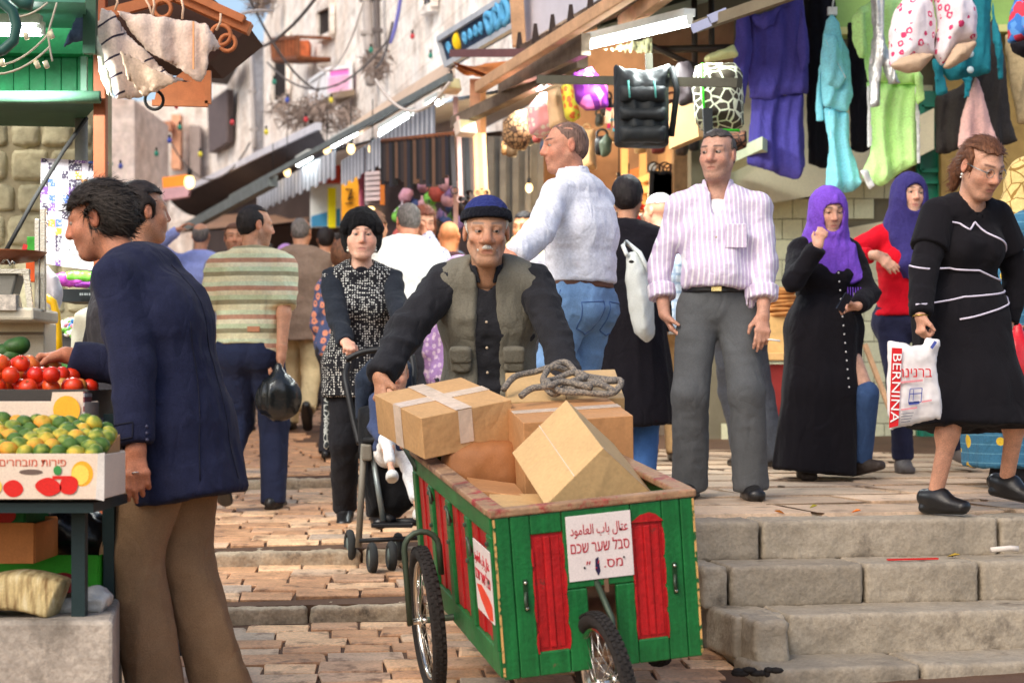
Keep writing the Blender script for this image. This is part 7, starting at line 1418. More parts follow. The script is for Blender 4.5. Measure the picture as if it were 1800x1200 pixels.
NAVY = cloth('navy_wool', C(36, 39, 62), vs=30, var=.12, bump=.4, bs=220, fine=.2)
p.upper(NAVY, inf=.035, to=1.93, hem=-.25, sl=.018, flare=.015, name='jacket', fold=[(.013, (6, 6, 3.2), 1), (.004, (18, 18, 14), 3)]); jk = bpy.data.objects[p.o.children[-1].name]
THR = mat('navy_thread', C(16, 17, 34)); p.seam(jk, [(p.sp[0]-p.dirs[0]*.2, -p.f), (p.sp[1], -p.f), (p.sp[3], -p.ft)], THR); p.seam(jk, [(p.sp[0]-p.dirs[0]*.2, p.l-p.f*.7), (p.sp[1], p.l*.8-p.f), (p.sp[2], p.l*.7-p.f)], THR); p.seam(jk, [(p.sp[0]-p.up*.02+p.f*.12, p.l), (p.sp[0]-p.up*.0+p.f*.0, p.l), (p.sp[0]-p.up*.05, p.l), (p.sp[0]-p.up*.07+p.f*.12, p.l)], THR, r=.003, close=True)
p.collar(NAVY, r=.072, h=.055, open_=.05, point=False); p.collar(WHT, r=.062, h=.06, name='shirt_collar', point=False)
p.trousers(cloth('tan_wool', C(140, 112, 84), bs=200, fine=.15), loose=.03, wide=.01, hem=-.05, fold=[(.011, (8, 8, 2.2), 2), (.003, (14, 14, 20), 6)]); p.shoes(LEA)
w = p.arm[1][2]; e = p.arm[1][1]; d = nrm(e-w); cdir = nrm(np.cross(d, p.f)); p.buttons(mat('navy_button', C(60, 60, 80), rough=.3), [w+d*(.03+.022*i)-p.f*.055+p.l*.03 for i in range(3)])
mb = MB(); hp_ = p.arm[-1][2]; o = link('tomato', tm[0], None, Vector((p.arm[-1][2]+p.hand[-1][0]*.125+p.hand[-1][1]*.03).tolist())); tag(o, 'shiny red tomato held in the outstretched hand', 'tomato')
mb = MB(); hw = p.arm[1][2]+p.hand[1][0]*.08; mb.torus(Vector((hw+p.l*.012).tolist()), p.hand[1][0].tolist(), .011, .0025, 14, 6); mb.part('ring', mat('silver', C(220, 216, 206), metal=1, rough=.2), p.o)
# 2 young man behind him
p = Person('dark haired young man standing behind the navy jacket, head turned away', (224, 7.45), H=1.88, yaw=125, q=1, head=(0, -2, 0), skin=(196, 140, 108)); p.arms(); p.body(); p.hair(H_BLK, thick=.014, front=.02, brow=.075, strands=500, slen=.02); p.upper(cloth('grey_tee', C(60, 58, 62)), to=1., hem=-.06); p.trousers(JEAN('dark', C(36, 40, 58))); p.shoes(LEA)
# 3 striped polo
def polo(t, co):
    z = t.xyz(co)[2]; return t.ramp(t.math('FRACT', t.math('DIVIDE', z, .165)), (0, C(222, 214, 176)), (.2, C(150, 142, 112)), (.36, C(196, 206, 168)), (.52, C(226, 218, 186)), (.68, C(186, 140, 116)), (.84, C(206, 214, 180)), const=True)
p = Person('man in a striped polo shirt and dark jeans walking away', (440, 10.9), H=1.77, yaw=172, q=0, fat=1.08, lean=3, hunch=8, head=(-52, 4, 0), skin=(196, 142, 112), feet={1: ((-.22, .1, .13), 0, 48), -1: ((.06, -.12, 0), 0, 0)})
p.arms(left=dict(w=p.sh[1]+A((-.05, .12, -.5))), right=dict(w=P(494, 632, 10.75), pole=-p.f-p.l*.6, curl=.85)); p.body(stub=((90, 76, 66), .5)); p.hair(H_DK, thick=.006, front=.015, brow=.085, nape=-.06, strands=300, slen=.012)
p.upper(cloth('striped_polo', None, fn=polo), inf=.022, to=.85, hem=.02, sl=.022, flare=.0, fold=[(.011, (8, 8, 9), 1), (.004, (20, 20, 24), 3)]); p.collar(cloth('polo_collar', C(190, 190, 160)), point=False, h=.03); DEN = JEAN('indigo', C(40, 46, 70)); p.trousers(DEN, loose=.02, top=.13, hem=-.05); p.shoes(LEA); p.belt(LEA, at=.11)
mb = MB(); a = p.sp[0]+p.dirs[0]*.1-p.f*(p.sec[0][1]+.022)-p.l*.06; mb.box(a, (.07, .012, .03)); mb.part('jeans_label', mat('label_tan', C(190, 130, 96)), p.o)
# his bag
def sack(label, c, r, h, m, name='plastic_bag', neck=.3, fold=(.014, (16, 16, 5), 1)):
    c = A(c); S = SDF(.008); S.u(ell(c-A((0, 0, h*.6)), (r, r*.75, h*.42))); S.u(cone(c-A((0, 0, h*.45)), c, r*.55, .018), .06); v, f = S.surf(); v = folds(v, f, *fold); o = link(name, raw(name, v-c, f, m, True), None, Vector(c.tolist())); return tag(o, label, 'bag')
sack('knotted glossy black plastic bag in the striped man\'s hand', P(490, 645, 10.7), .125, .3, mat('bin_bag', C(26, 30, 32), rough=.22, spec=.6, bump=.3, bs=30))
# 4-10 the crowd up the street
def crowd(label, at, H, yaw, shirt, trs, hairm, head=(0, 0, 0), skin=(190, 138, 108), sex='m', fat=1., bald=None, lean=3, q=2, to=2., hem=-.1, thick=.012, arms=None, inf=.02, hijab=None, hd=True, brow=.075, feet=None, hunch=8, coll=None, strands=0, buzz=None, front=.02, skirt=None, stub=None, z=None, hs=1., nape=-.075):
    p = Person(label, at, H=H, yaw=yaw, sex=sex, fat=fat, lean=lean, hunch=hunch, head=head, skin=skin, q=q, feet=feet, z=z, hs=hs); p.arms(**(arms(p) if arms else {})); p.body(buzz=buzz, stub=stub, ears=hijab is None)
    if hijab is not None: p.hijab(hijab)
    elif hairm is not None: p.hair(hairm, thick=thick, bald=bald, brow=brow, strands=strands, slen=.03, front=front, nape=nape)
    p.upper(shirt, inf=inf, to=to, hem=hem, bust=.02 if sex == 'w' else 0)
    if coll: p.collar(coll, point=False)
    if skirt is not None: p.drape(skirt, [(p.sp[1], .16, .13), (p.sp[0], .2, .17), (p.g+A((0, 0, .12)), .24, .2)])
    p.trousers(trs); p.shoes(LEA, thick=0); return p
CREAM = cloth('cream_trousers', C(196, 176, 136)); DKT = cloth('dark_trousers', C(54, 54, 60))
crowd('man in a lavender shirt seen from behind, hand to his head', (350, 17.2), 1.76, 178, cloth('lavender_shirt', C(152, 164, 222)), DKT, H_GRY, thick=.004, bald=(.05, -.2), arms=lambda p: dict(left=dict(w=A(P(312, 405, 17.0)), pole=A((-1, 0, -.6)))))
crowd('brown haired man in a grey shirt facing the camera beside the striped polo', (412, 15.4), 1.68, 10, cloth('grey_shirt', C(150, 150, 160)), DKT, H_BRN, q=1, stub=((100, 80, 70), .3))
p = crowd('balding man in a grey brown jacket and cream trousers walking away', (527, 15.4), 1.74, 180, cloth('brown_jacket', C(128, 108, 94), vs=10), CREAM, H_GRY, bald=(.03, -.05), thick=.006, hem=-.2, inf=.035, fat=1.1, q=1, head=(-12, 8, 0), feet={1: ((.1, .09, 0), 0, 0), -1: ((-.28, -.09, .1), 0, 55)}, arms=lambda p: dict(left=dict(w=p.sh[1]+A((-.02, -.08, -.5)))))
crowd('woman in a magenta headscarf walking up the far street', (500, 20.5), 1.64, 175, cloth('magenta_cloth', C(196, 110, 214)), DKT, None, sex='w', hijab=cloth('mauve_scarf', C(170, 130, 190)))
crowd('black haired man in a black shirt up the street', (527, 18.6), 1.78, 178, BLK, DKT, H_BLK, thick=.016); crowd('man in a peach shirt seen from behind', (572, 18.), 1.74, 182, cloth('peach_shirt', C(238, 200, 158)), DKT, H_DK, thick=.01, fat=1.05)
crowd('dark haired young man facing the camera under the yellow card', (592, 19.8), 1.72, 5, cloth('violet_shirt', C(120, 80, 160)), DKT, H_BLK, thick=.018, brow=.05); crowd('brown haired man in dark clothes behind the knitted hat', (648, 14.), 1.74, 150, cloth('dark_navy_shirt', C(50, 52, 66)), DKT, H_BRN, q=1, thick=.014)
crowd('woman in a floral dress half hidden by the grey brown jacket', (598, 13.), 1.5, 160, cloth('floral_dress', None, fn=pat_spots(C(80, 92, 130), C(226, 150, 120), 16, .5)), DKT, H_BRN, sex='w', q=1, thick=.02)
crowd('man in a pale green shirt far up the street', (468, 22.5), 1.72, 176, cloth('pale_green_shirt', C(176, 190, 170)), DKT, H_DK); crowd('woman in a cream scarf far up the street', (548, 22.), 1.6, 184, cloth('tan_coat', C(170, 140, 110)), DKT, None, sex='w', hijab=cloth('cream_scarf', C(214, 200, 176))); crowd('man in a blue shirt beyond the auburn haired woman', (770, 16.2), 1.72, 170, cloth('sky_shirt', C(120, 150, 190)), DKT, H_BLK)
# 13 white shirt, grey hair
p = crowd('grey haired man in a white shirt leaning over the stall', (702, 12.6), 1.8, 165, cloth('white_linen', C(226, 228, 222)), DKT, H_GRY, q=1, lean=10, hunch=16, head=(35, 10, 0), fat=1.1, skin=(190, 128, 100), strands=400, front=.01, thick=.008, coll=None)
p = Person('auburn haired woman looking down with her hand at her mouth', (738, 13.4), H=1.74, yaw=20, sex='w', q=1, head=(0, 14, 0), skin=(206, 152, 122)); p.arms(left=dict(w=P(748, 412, 13.2), pole=A((.6, 0, -1)), dir=A((-.3, -.1, 1)), curl=.6)); p.body(ears=False); p.hair(H_RED, thick=.02, front=.035, brow=.075, nape=-.14, extra=[p.hell((.07, -.01, -.05), (.03, .05, .09)), p.hell((-.07, -.01, -.05), (.03, .05, .09)), p.hell((0, -.05, -.06), (.07, .05, .09))], strands=500, slen=.05); p.upper(cloth('pale_print', None, fn=pat_spots(C(206, 206, 220), C(120, 120, 160), 30, .4)), bust=.03); p.trousers(DKT); p.shoes(LEA)
crowd('bald man in a dark shirt in the warm light of the stall', (786, 14.4), 1.66, 170, cloth('maroon_dark', C(70, 44, 48)), DKT, None, skin=(216, 140, 92)); crowd('person in a lilac patterned scarf just behind the old porter', (805, 11.6), 1.5, 170, cloth('lilac_cloth', None, fn=pat_spots(C(176, 140, 196), C(226, 206, 226), 26, .5)), DKT, None, sex='w', hijab=cloth('lilac_scarf', C(196, 164, 206)), z=.3)
p = crowd('boy in a pale yellow shirt sitting in the lit stall', (930, 14.2), 1.6, -25, cloth('yellow_shirt', C(246, 226, 170)), DKT, H_DK, q=1, head=(0, 6, 0), skin=(226, 164, 120), thick=.01, z=.72, arms=lambda p: dict(right=dict(w=P(892, 440, 13.9)), left=dict(w=P(940, 450, 13.9))))
# 19 person in black with a white bag, 20 man with white cap
p = crowd('person in a long black coat carrying a white shoulder bag', (1098, 10.), 1.62, 165, BLK, JEAN('blue_legs', C(70, 110, 170)), H_DK, q=1, sex='w', hem=-.1, inf=.03); p.drape(BLK, [(p.sp[1], .17, .14), (p.sp[0], .21, .17), (p.g+A((.03, 0, .3)), .26, .2)])
b = thing('white_shoulder_bag', P(1125, 600, 9.6), 'white leather shoulder bag hanging against the black coat', 'bag'); garment('bag_body', '', [(1102, 445), (1118, 440), (1138, 470), (1150, 520), (1152, 590), (1138, 605), (1115, 585), (1104, 540), (1098, 490)], 9.65, mat('white_leather', C(214, 220, 216), rough=.4, var=.08), parent=b, th=.09, soft=.07, amp=.008); mb = MB(); mb.tube([P(1102, 448, 9.6), P(1095, 432, 9.7), P(1100, 425, 9.75), P(1125, 445, 9.6), P(1142, 480, 9.58)], .012, 6); mb.part('strap', mat('white_leather', 0), b); mb = MB(); mb.ball(P(1110, 460, 9.55), (.014, .006, .008)); mb.part('eyelet', DARK, b)
p = crowd('man with a white skullcap and pale checked shirt behind the striped shirt', (1165, 11.8), 1.68, 195, cloth('checked_shirt', None, fn=lambda t, co: t.mix(t.math('LESS_THAN', t.math('FRACT', t.math('MULTIPLY', t.xyz(co)[2], 18)), .3), t.mix(t.math('LESS_THAN', t.math('FRACT', t.math('MULTIPLY', t.xyz(co)[0], 18)), .3), C(196, 206, 216), C(160, 176, 196)), C(150, 168, 190))), cloth('khaki_trs', C(150, 122, 86)), None, q=1, head=(25, 0, 0), skin=(206, 150, 120))
S = SDF(.006); S.u(p.hell((0, -.014, .036), (.0745, .095, .083), .006)); hl_ = p.hloc(); S.cut(lambda X, Y, Z: (.055-hl_(X, Y, Z)[2])*p.hs); p._sd('skullcap', S, WHT)
crowd('person in dark grey trousers standing hidden behind the striped shirt', (1300, 11.2), 1.58, 200, cloth('charcoal_shirt', C(70, 72, 78)), cloth('slate_trousers', C(74, 78, 86)), H_DK, q=1, feet={1: ((.05, -.05, 0), 0, 0), -1: ((-.1, -.2, 0), 0, 0)}, arms=lambda p: dict(left=dict(w=p.sh[1]+A((.08, .15, -.5))), right=dict(w=p.sh[-1]+A((-.1, .15, -.5)))))
# 11 woman with the knitted hat and the pushchair
SPK = cloth('speckled_jacket', None, fn=lambda t, co: t.mix(t.math('LESS_THAN', t.vor(co, 78, 'F1', .35).outputs['Distance'], .33), C(34, 34, 38), C(214, 212, 206)), fine=0, var=.05)
p = Person('woman in a black knitted hat and speckled jacket pushing a pushchair', (636, 10.15), H=1.66, yaw=4, sex='w', q=0, fat=1.1, lean=5, head=(2, 4, 0), skin=(222, 172, 148), feet={1: ((.1, .09, 0), 5, 0), -1: ((-.16, -.09, .02), -5, 20)}, hs=1.06)
p.arms(left=dict(w=P(716, 620, 9.62), pole=A((.6, .6, -1)), dir=A((-.3, -.9, -.1)), palm=A((0, 0, -1)), curl=.8), right=dict(w=P(612, 624, 9.66), pole=A((-.7, .6, -1)), dir=A((.3, -.9, -.1)), palm=A((0, 0, -1)), curl=.8))
p.body(ears=False, face=dict(fw=1.2, jaw=1.2, nose=.95, cheek=1.2), brow=(96, 70, 56), lips=(176, 100, 96)); KNIT = cloth('black_knit', C(22, 21, 23), bump=1., bs=110)
S = SDF(.006); S.u(p.hell((0, -.03, .035), (.0745, .095, .083), .034)); S.u(p.hell((0, -.04, -.03), (.07, .07, .07), .03), .03); S.d(ecap(p.hp(0, .1, .0), p.hp(0, .1, -.1), p.hM[:, 0], .056*p.hs, .09*p.hs, .054*p.hs, .09*p.hs), .015); S.cut(lambda X, Y, Z, h=p.hloc(), k=p.hs: (-.085-h(X, Y, Z)[2])*k); p._sd('knitted_hat', S, KNIT, [(.006, (38, 38, 30), 1)])
S = SDF(.006)
for i in range(13): a = math.pi*(i/12); S.u(ell(p.hp(.092*math.cos(a), .055-.02*math.sin(a), .03+.058*math.sin(a)), .021*p.hs), .02)
p._sd('hat_brim', S, KNIT, [(.005, (60, 60, 60), 1)])
p.upper(SPK, inf=.02, to=0, hem=-.2, bust=.04, name='jacket', flare=.02); S = SDF(p.res()); p.sleeves(S, .012, 2.); p._sd('sleeves', S, cloth('dark_teal_sleeve', C(36, 40, 48)), [(.012, (9, 9, 14), 2)])
mb = MB(); n_ = p.sp[4]; 
S = SDF(.007); S.u(ell(p.sp[4]+p.ft*.05-p.ut*.045, (.05, .04, .06), np.stack([p.lt, p.ft, p.ut], 1))); p._sd('top', S, BLK)
for sd in (1, -1): mb = MB(); a = p.hp(sd*.07, .03, -.06); mb.ball(Vector(a.tolist()), .007); mb.ball(Vector((a-A((0, 0, .016))).tolist()), .009); mb.part('earring', mat('pearl', C(226, 220, 206), rough=.2), p.o)
p.trousers(cloth('black_trousers', C(32, 32, 36)), loose=.018); p.shoes(LEA); 
garment('patterned_shawl', 'grey patterned shawl hanging beside the woman with the knitted hat', [(572, 640), (584, 652), (592, 700), (600, 760), (600, 780), (574, 794), (566, 780)], 10.2, cloth('lace_shawl', None, fn=pat_cells(C(60, 64, 66), C(186, 190, 186), 34, .1)), 'shawl', th=.025, amp=.015, fr=50)
# pushchair
pc = thing('pushchair', (P(660, 0, 9.2).x, 9.2, street_z(-.65, 9.2)), 'dark blue pushchair with grey wheels in front of the knitted hat woman', 'pushchair'); FR = mat('pushchair_frame', C(140, 150, 150), rough=.35, metal=.5); NV = cloth('pushchair_navy', C(36, 44, 58)); BP = mat('black_plastic', 0); TP = mat('taupe_plastic', C(120, 114, 102), rough=.5)
mb = MB(); mb.tube(spl([P(612, 640, 9.6), P(607, 660, 9.55), P(612, 690, 9.5), P(622, 740, 9.45), P(632, 780, 9.4)]), .016, 8); mb.part('handle', BP, pc); mb = MB(); mb.tube(spl([P(609, 632, 9.62), P(640, 618, 9.6), P(690, 614, 9.58), P(722, 622, 9.56)]), .016, 8); mb.part('handle', BP, pc); mb = MB(); mb.tube(spl([P(724, 625, 9.56), P(728, 660, 9.5), P(724, 760, 9.3)]), .016, 8); mb.part('handle', BP, pc)
garment('hood', '', [(622, 660), (650, 630), (700, 622), (726, 640), (728, 720), (700, 700), (660, 690), (640, 740), (626, 740)], 9.4, NV, parent=pc, th=.07, soft=.06); garment('seat', '', [(628, 715), (722, 705), (736, 880), (700, 912), (650, 908), (634, 850)], 9.3, cloth('pushchair_black', C(26, 27, 30)), parent=pc, th=.1, soft=.07)
for a, b, m_, r_ in (((640, 780), (630, 962), TP, .016), ((655, 800), (674, 915), FR, .014), ((672, 905), (690, 915), BP, .022), ((690, 918), (740, 916), BP, .02), ((640, 775), (690, 770), BP, .018), ((690, 770), (735, 762), BP, .015)):
    mb = MB(); mb.tube([P(*a, 9.2), P(*b, 9.15)], r_, 8); mb.part('frame_tube', m_, pc)
mb = MB(); mb.box(P(645, 795, 9.18), (.05, .05, .08)); mb.part('joint', TP, pc, bev=.01)
mb = MB(); mb.box((P(690, 922, 9.12)), (.2, .12, .02)); mb.part('footrest', BP, pc, bev=.005); mb = MB(); mb.tube([P(632, 950, 9.1), P(735, 945, 9.1)], .012, 6); mb.part('axle', BP, pc)
for px, D, r_ in ((615, 9.3, .085), (654, 8.98, .075), (688, 9.05, .072), (700, 9.3, .075)):
    c = P(px, 0, D); c.z = street_z(c.x, D)+r_; h = thing('wheel', (0, 0, 0), None, None); h.parent = pc; off = pc.location; mb = MB(); mb.torus(c-off, (1, .25, 0), r_-.016, .018, 26, 8, .02); mb.part('tyre', mat('grey_tyre', C(52, 54, 54), rough=.9), h, world=False); mb = MB(); axv = Vector((1, .25, 0)).normalized(); mb.tube([c-off-axv*.014, c-off+axv*.014], r_*.55, 14)
    for k in range(6):
        a = k*math.pi/3; d = axv.orthogonal().normalized(); d = d*math.cos(a)+axv.cross(d)*math.sin(a); mb.beam(c-off+d*r_*.3, c-off+d*r_*.85, .016, .02)
    mb.part('spokes', mat('wheel_grey', C(104, 116, 112), rough=.5), h, world=False)
# the child: head, legs, shoes
p = Person('small child sitting in the pushchair in white clothes', (695, 9.14), H=.86, yaw=8, sex='b', q=1, z=P(0, 900, 9.12).z-.02, lean=-6, pel=(-.05, 0, -.12), hs=.95, head=(0, 10, 0), skin=(216, 166, 138), feet={1: ((.26, .09, .0), 0, 0), -1: ((.3, -.04, .18), 0, -20)}); p.arms(left=dict(w=p.sp[0]+A((.07, -.14, .03))), right=dict(w=p.sp[0]+A((-.05, -.14, .03)))); p.body(); p.hair(hair_mat('fair', C(170, 130, 96)), thick=.004); p.upper(cloth('toddler_navy', C(60, 70, 100)), inf=.012); p.trousers(WHT, loose=.004, hem=.06); p.shoes(mat('child_shoe', C(206, 206, 200), rough=.5), L=.22)
# 16 the old porter
p = Person('old porter with a moustache in a dark knitted cap and grey vest pushing the cart', (862, 7.95), H=1.83, yaw=-3, q=0, lean=17, hunch=16, head=(6, 5, 0), skin=(186, 138, 108), hs=1.12, fat=.98, neck=.9, feet={1: ((.1, .1, 0), 8, 0), -1: ((-.25, -.1, .03), -8, 20)})
p.arms(left=dict(w=P(1000, 690, 7.4), pole=A((.8, .4, -.3)), curl=.8, palm=A((0, 0, -1))), right=dict(w=P(650, 690, 7.42), pole=A((-1, .5, .05)), dir=A((.05, -.35, -1)), palm=A((.6, .6, 0)), curl=.85))
p.body(face=dict(nose=1.3, fw=1.0, jaw=1.0, cheek=.9, open=.0018, look=.3), old=1, stub=((170, 156, 144), .14), brow=(120, 104, 92), lips=(140, 78, 66), browz=.002)
CAPB = cloth('cap_navy', C(22, 23, 32), bump=.8, bs=130); hl_ = p.hloc(); S = SDF(.005); S.u(p.hell((0, -.015, .05), (.0745, .095, .075), .014)); S.cut(lambda X, Y, Z: (.057+.12*hl_(X, Y, Z)[1]-hl_(X, Y, Z)[2])*p.hs); p._sd('knitted_cap', S, cloth('cap_blue', C(44, 52, 112), bump=.9, bs=110), [(.003, (70, 70, 70), 1)])
S = SDF(.005); S.u(p.hell((0, -.015, .044), (.0745, .095, .075), .021)); S.cut(lambda X, Y, Z: np.maximum(.046+.16*hl_(X, Y, Z)[1]-hl_(X, Y, Z)[2], hl_(X, Y, Z)[2]-.083-.2*hl_(X, Y, Z)[1])*p.hs); p._sd('cap_band', S, CAPB, [(.003, (60, 60, 60), 2)])
p.hair(H_WHT, thick=.006, front=.016, slope=-.15, nape=-.045); S = SDF(.004)
for sd in (1, -1): S.u(p.hcone((sd*.003, .093, -.049), (sd*.032, .078, -.061), .009, .006), .006)
p._sd('moustache', S, H_WHT, [(.002, (120, 120, 60), 1)])
DKS = cloth('charcoal_shirt_heavy', C(42, 42, 46), bs=120); shirt = p.upper(DKS, inf=.018, to=1.97, hem=-.1, sl=.02, fold=[(.014, (8, 8, 11), 1), (.006, (20, 20, 24), 3)]); p.collar(DKS, r=.064, open_=.03, h=.055, on=shirt)
VES = cloth('grey_vest', C(112, 108, 96), vs=5, var=.18, bs=120); cf = p.sp[2]+p.ft*.17; 
vest = p.upper(VES, inf=.034, to=0, hem=-.17, name='vest', flare=.02, fold=[(.010, (7, 7, 4), 1), (.004, (22, 22, 16), 3)], cut=[(ecap(p.sp[0]-p.dirs[0]*.3+p.ft*.17, p.sp[3]+p.ut*.12+p.ft*.16, p.lt, .062, .1, .05, .12), .01)]+[(cone(p.sh[sd]+p.lt*sd*.055-p.ut*.03, p.sh[sd]+p.lt*sd*.09-p.ut*.03, .085, .11), .02) for sd in (1, -1)])
for sd in (1, -1):
    for (h, l, wd, hh) in ((.02, .105, .1, .12), (.21, .11, .085, .06)):
        c = p.sp[0]+(p.sp[2]-p.sp[0])*(h/.32)+p.ft*(.158 if h < .1 else .152)+p.lt*sd*l; Mx = np.stack([p.lt, p.ft, p.ut], 1); S = SDF(.006); S.u(ecap(c-p.ut*hh/2, c+p.ut*hh/2, p.lt, wd/2, .022, wd/2, .018, ex=4)); p._sd('pocket', S, VES, [(.003, (30, 30, 30), 1)]); S = SDF(.006); c2 = c+p.ut*hh*.42+p.ft*.006; S.u(ecap(c2-p.ut*.014, c2+p.ut*.014, p.lt, wd/2+.004, .022, wd/2+.004, .02, ex=4)); p._sd('pocket_flap', S, VES)
p.buttons(BUT, [p.sp[0]+(p.sp[3]-p.sp[0])*t+p.ft*(.135+.02*math.sin(t*3)) for t in (.12, .34, .56, .78)]+[p.arm[-1][0]*.6+p.arm[-1][1]*.4-A((0, .07, 0))])
p.trousers(DKT); p.shoes(LEA)
# 18 man in white shirt
p = Person('broad man with a shaved head in a white shirt and pale jeans, arm outstretched', (1022, 8.75), H=1.755, yaw=-122, q=0, fat=1.07, lean=2, hunch=8, head=(44, 3, 0), skin=(196, 138, 112), hs=1.0, feet={1: ((.05, .12, 0), 15, 0), -1: ((-.05, -.12, 0), -15, 0)})
p.arms(left=dict(w=P(902, 452, 8.2), pole=A((.9, -.1, -1)), dir=A((-1, -.1, -.1))), right=dict(w=P(930, 470, 8.9), pole=A((.2, .2, -1)))); p.body(face=dict(nose=1.15, jaw=1.1, fw=1.05), stub=((120, 92, 80), .25), brow=(50, 36, 30)); p.hair(hair_mat('buzz', C(118, 92, 80)), thick=.0012, front=.0, slope=.75, nape=-.06)
WS = cloth('white_shirt', C(224, 226, 236), vs=4, var=.06); shirt = p.upper(WS, inf=.024, to=1.98, hem=.07, sl=.018, fold=[(.010, (7, 7, 7), 1), (.004, (18, 18, 22), 3)]); p.collar(WS, r=.07, h=.06, open_=.02, on=shirt, up=.014); p.belt(BRL, at=.06); p.trousers(JEAN('pale', C(116, 150, 190)), loose=.014, top=.1, fold=[(.010, (8, 8, 8), 2), (.006, (18, 18, 22), 6)])
for sd in (): mb = MB(); c = p.sp[0]-p.f*(p.sec[0][1]+.02)-p.up*.08+p.l*sd*.085; Mx = Matrix((p.l.tolist(), p.f.tolist(), [0, 0, 1])).transposed(); mb.box(c, (.11, .012, .12), Mx); mb.part('back_pocket', JEAN('pale_pocket', C(96, 138, 190)), p.o, bev=.008)
pt_ = p.o.children[-1]; ST = mat('jeans_stitch', C(70, 100, 150))
for sd in (1, -1): c = p.sp[0]-p.up*.09; p.seam(pt_, [(c+p.up*.07+p.l*sd*.025, -p.f), (c+p.up*.06+p.l*sd*.14, -p.f+p.l*sd*.3), (c-p.up*.06+p.l*sd*.13, -p.f+p.l*sd*.3), (c-p.up*.085+p.l*sd*.085, -p.f), (c-p.up*.06+p.l*sd*.03, -p.f)], ST, r=.0028, close=True)
p.seam(pt_, [(p.sp[0]+p.up*.03, p.l), (p.sp[0]-p.up*.2, p.l), (p.leg[1][1], p.l), (p.leg[1][2], p.l)], ST)
p.shoes(BRL)
# 20 striped shirt
STR = cloth('pin_striped_shirt', None, fn=lambda t, co: t.mix(t.ramp(t.math('ABSOLUTE', t.math('SUBTRACT', t.math('FRACT', t.math('DIVIDE', t.math('ADD', t.xyz(co)[0], t.math('MULTIPLY', t.xyz(co)[1], .15)), .0215)), .5)), (.3, 0.), (.36, 1.)), C(208, 192, 218), C(240, 236, 242)), var=.05, fine=.04)
p = Person('man in a pink and white striped shirt with a cigarette standing on the top step', (1262, 8.8), H=1.705, yaw=-9, q=0, fat=1.0, lean=-1, hunch=7, head=(-16, 2, 0), skin=(196, 150, 128), feet={1: ((.06, .15, 0), 14, 0), -1: ((.0, -.13, 0), -10, 0)})
p.arms(left=dict(w=P(1342, 566, 8.62), pole=-p.f*.6+p.l, curl=[.2, .25, .35, .4], palm=-p.f-p.l*.3), right=dict(w=P(1168, 552, 8.8), pole=-p.f-p.l*1.2, dir=p.l*.5-A((0, 0, 1)), curl=.4)); p.body(face=dict(nose=1.3, jaw=1.08, open=.002, look=-.6), stub=((120, 104, 96), .22), old=0, brow=(70, 58, 50)); p.hair(H_SG, thick=.007, front=.008, brow=.08, nape=-.06, strands=500, slen=.016)
shirt = p.upper(STR, inf=.022, to=1.62, hem=.075, sl=.01, belly=.045, cut=[(ell(p.sp[4]+p.ft*.08-p.ut*.05, (.035, .06, .075), np.stack([p.lt, p.ft, p.ut], 1)), .01)], fold=[(.012, (7, 7, 6), 1), (.005, (18, 18, 20), 3)]); p.collar(cloth('lilac_collar', C(216, 202, 226)), r=.068, open_=.045, h=.05, on=shirt, up=.012); S = SDF(.006); S.u(ell(p.sp[4]+p.ft*.045-p.ut*.085, (.07, .045, .062), np.stack([p.lt, p.ft, p.ut], 1))); p._sd('undershirt', S, WHT)
for sd in (1, -1): S = SDF(.007); a, e, w_ = p.arm[sd]; c = e+(w_-e)*.56; d = nrm(w_-e); S.u(cone(c-d*.035, c+d*.03, .066, .064, 1)); S.cut(lambda X, Y, Z: -((X-c[0])*d[0]+(Y-c[1])*d[1]+(Z-c[2])*d[2])-.035); p._sd('rolled_cuff', S, STR, [(.004, (20, 20, 20), 2)])
mb = MB(); c = p.sp[2]+p.ft*.165+p.lt*.09; Mx = Matrix((p.lt.tolist(), p.ft.tolist(), p.ut.tolist())).transposed(); mb.box(c+p.lt*0, (.1, .012, .11), Mx); mb.part('breast_pocket', STR, p.o, bev=.004)
p.belt(LEA, mat('buckle_brass', C(214, 196, 140), metal=1, rough=.25), at=.07); p.trousers(cloth('grey_trousers', C(88, 90, 92), bs=180), loose=.02, wide=.012, hem=-.035, top=.085, fold=[(.009, (8, 8, 2.5), 2), (.003, (14, 14, 20), 6)]); p.shoes(LEA)
p.buttons(BUT, [p.sp[1]+p.ft*.165+p.ut*(.0+.09*i) for i in range(3)], .005)
hw = p.arm[1][2]+p.hand[1][0]*.105+p.hand[1][1]*.02; mb = MB(); mb.tube([Vector(hw.tolist()), Vector((hw+A((.085, -.02, -.012))).tolist())], .0045, 8); mb.top('cigarette', mat('cigarette_paper', C(232, 228, 222)), 'white cigarette held in the striped man\'s lowered hand', 'cigarette')
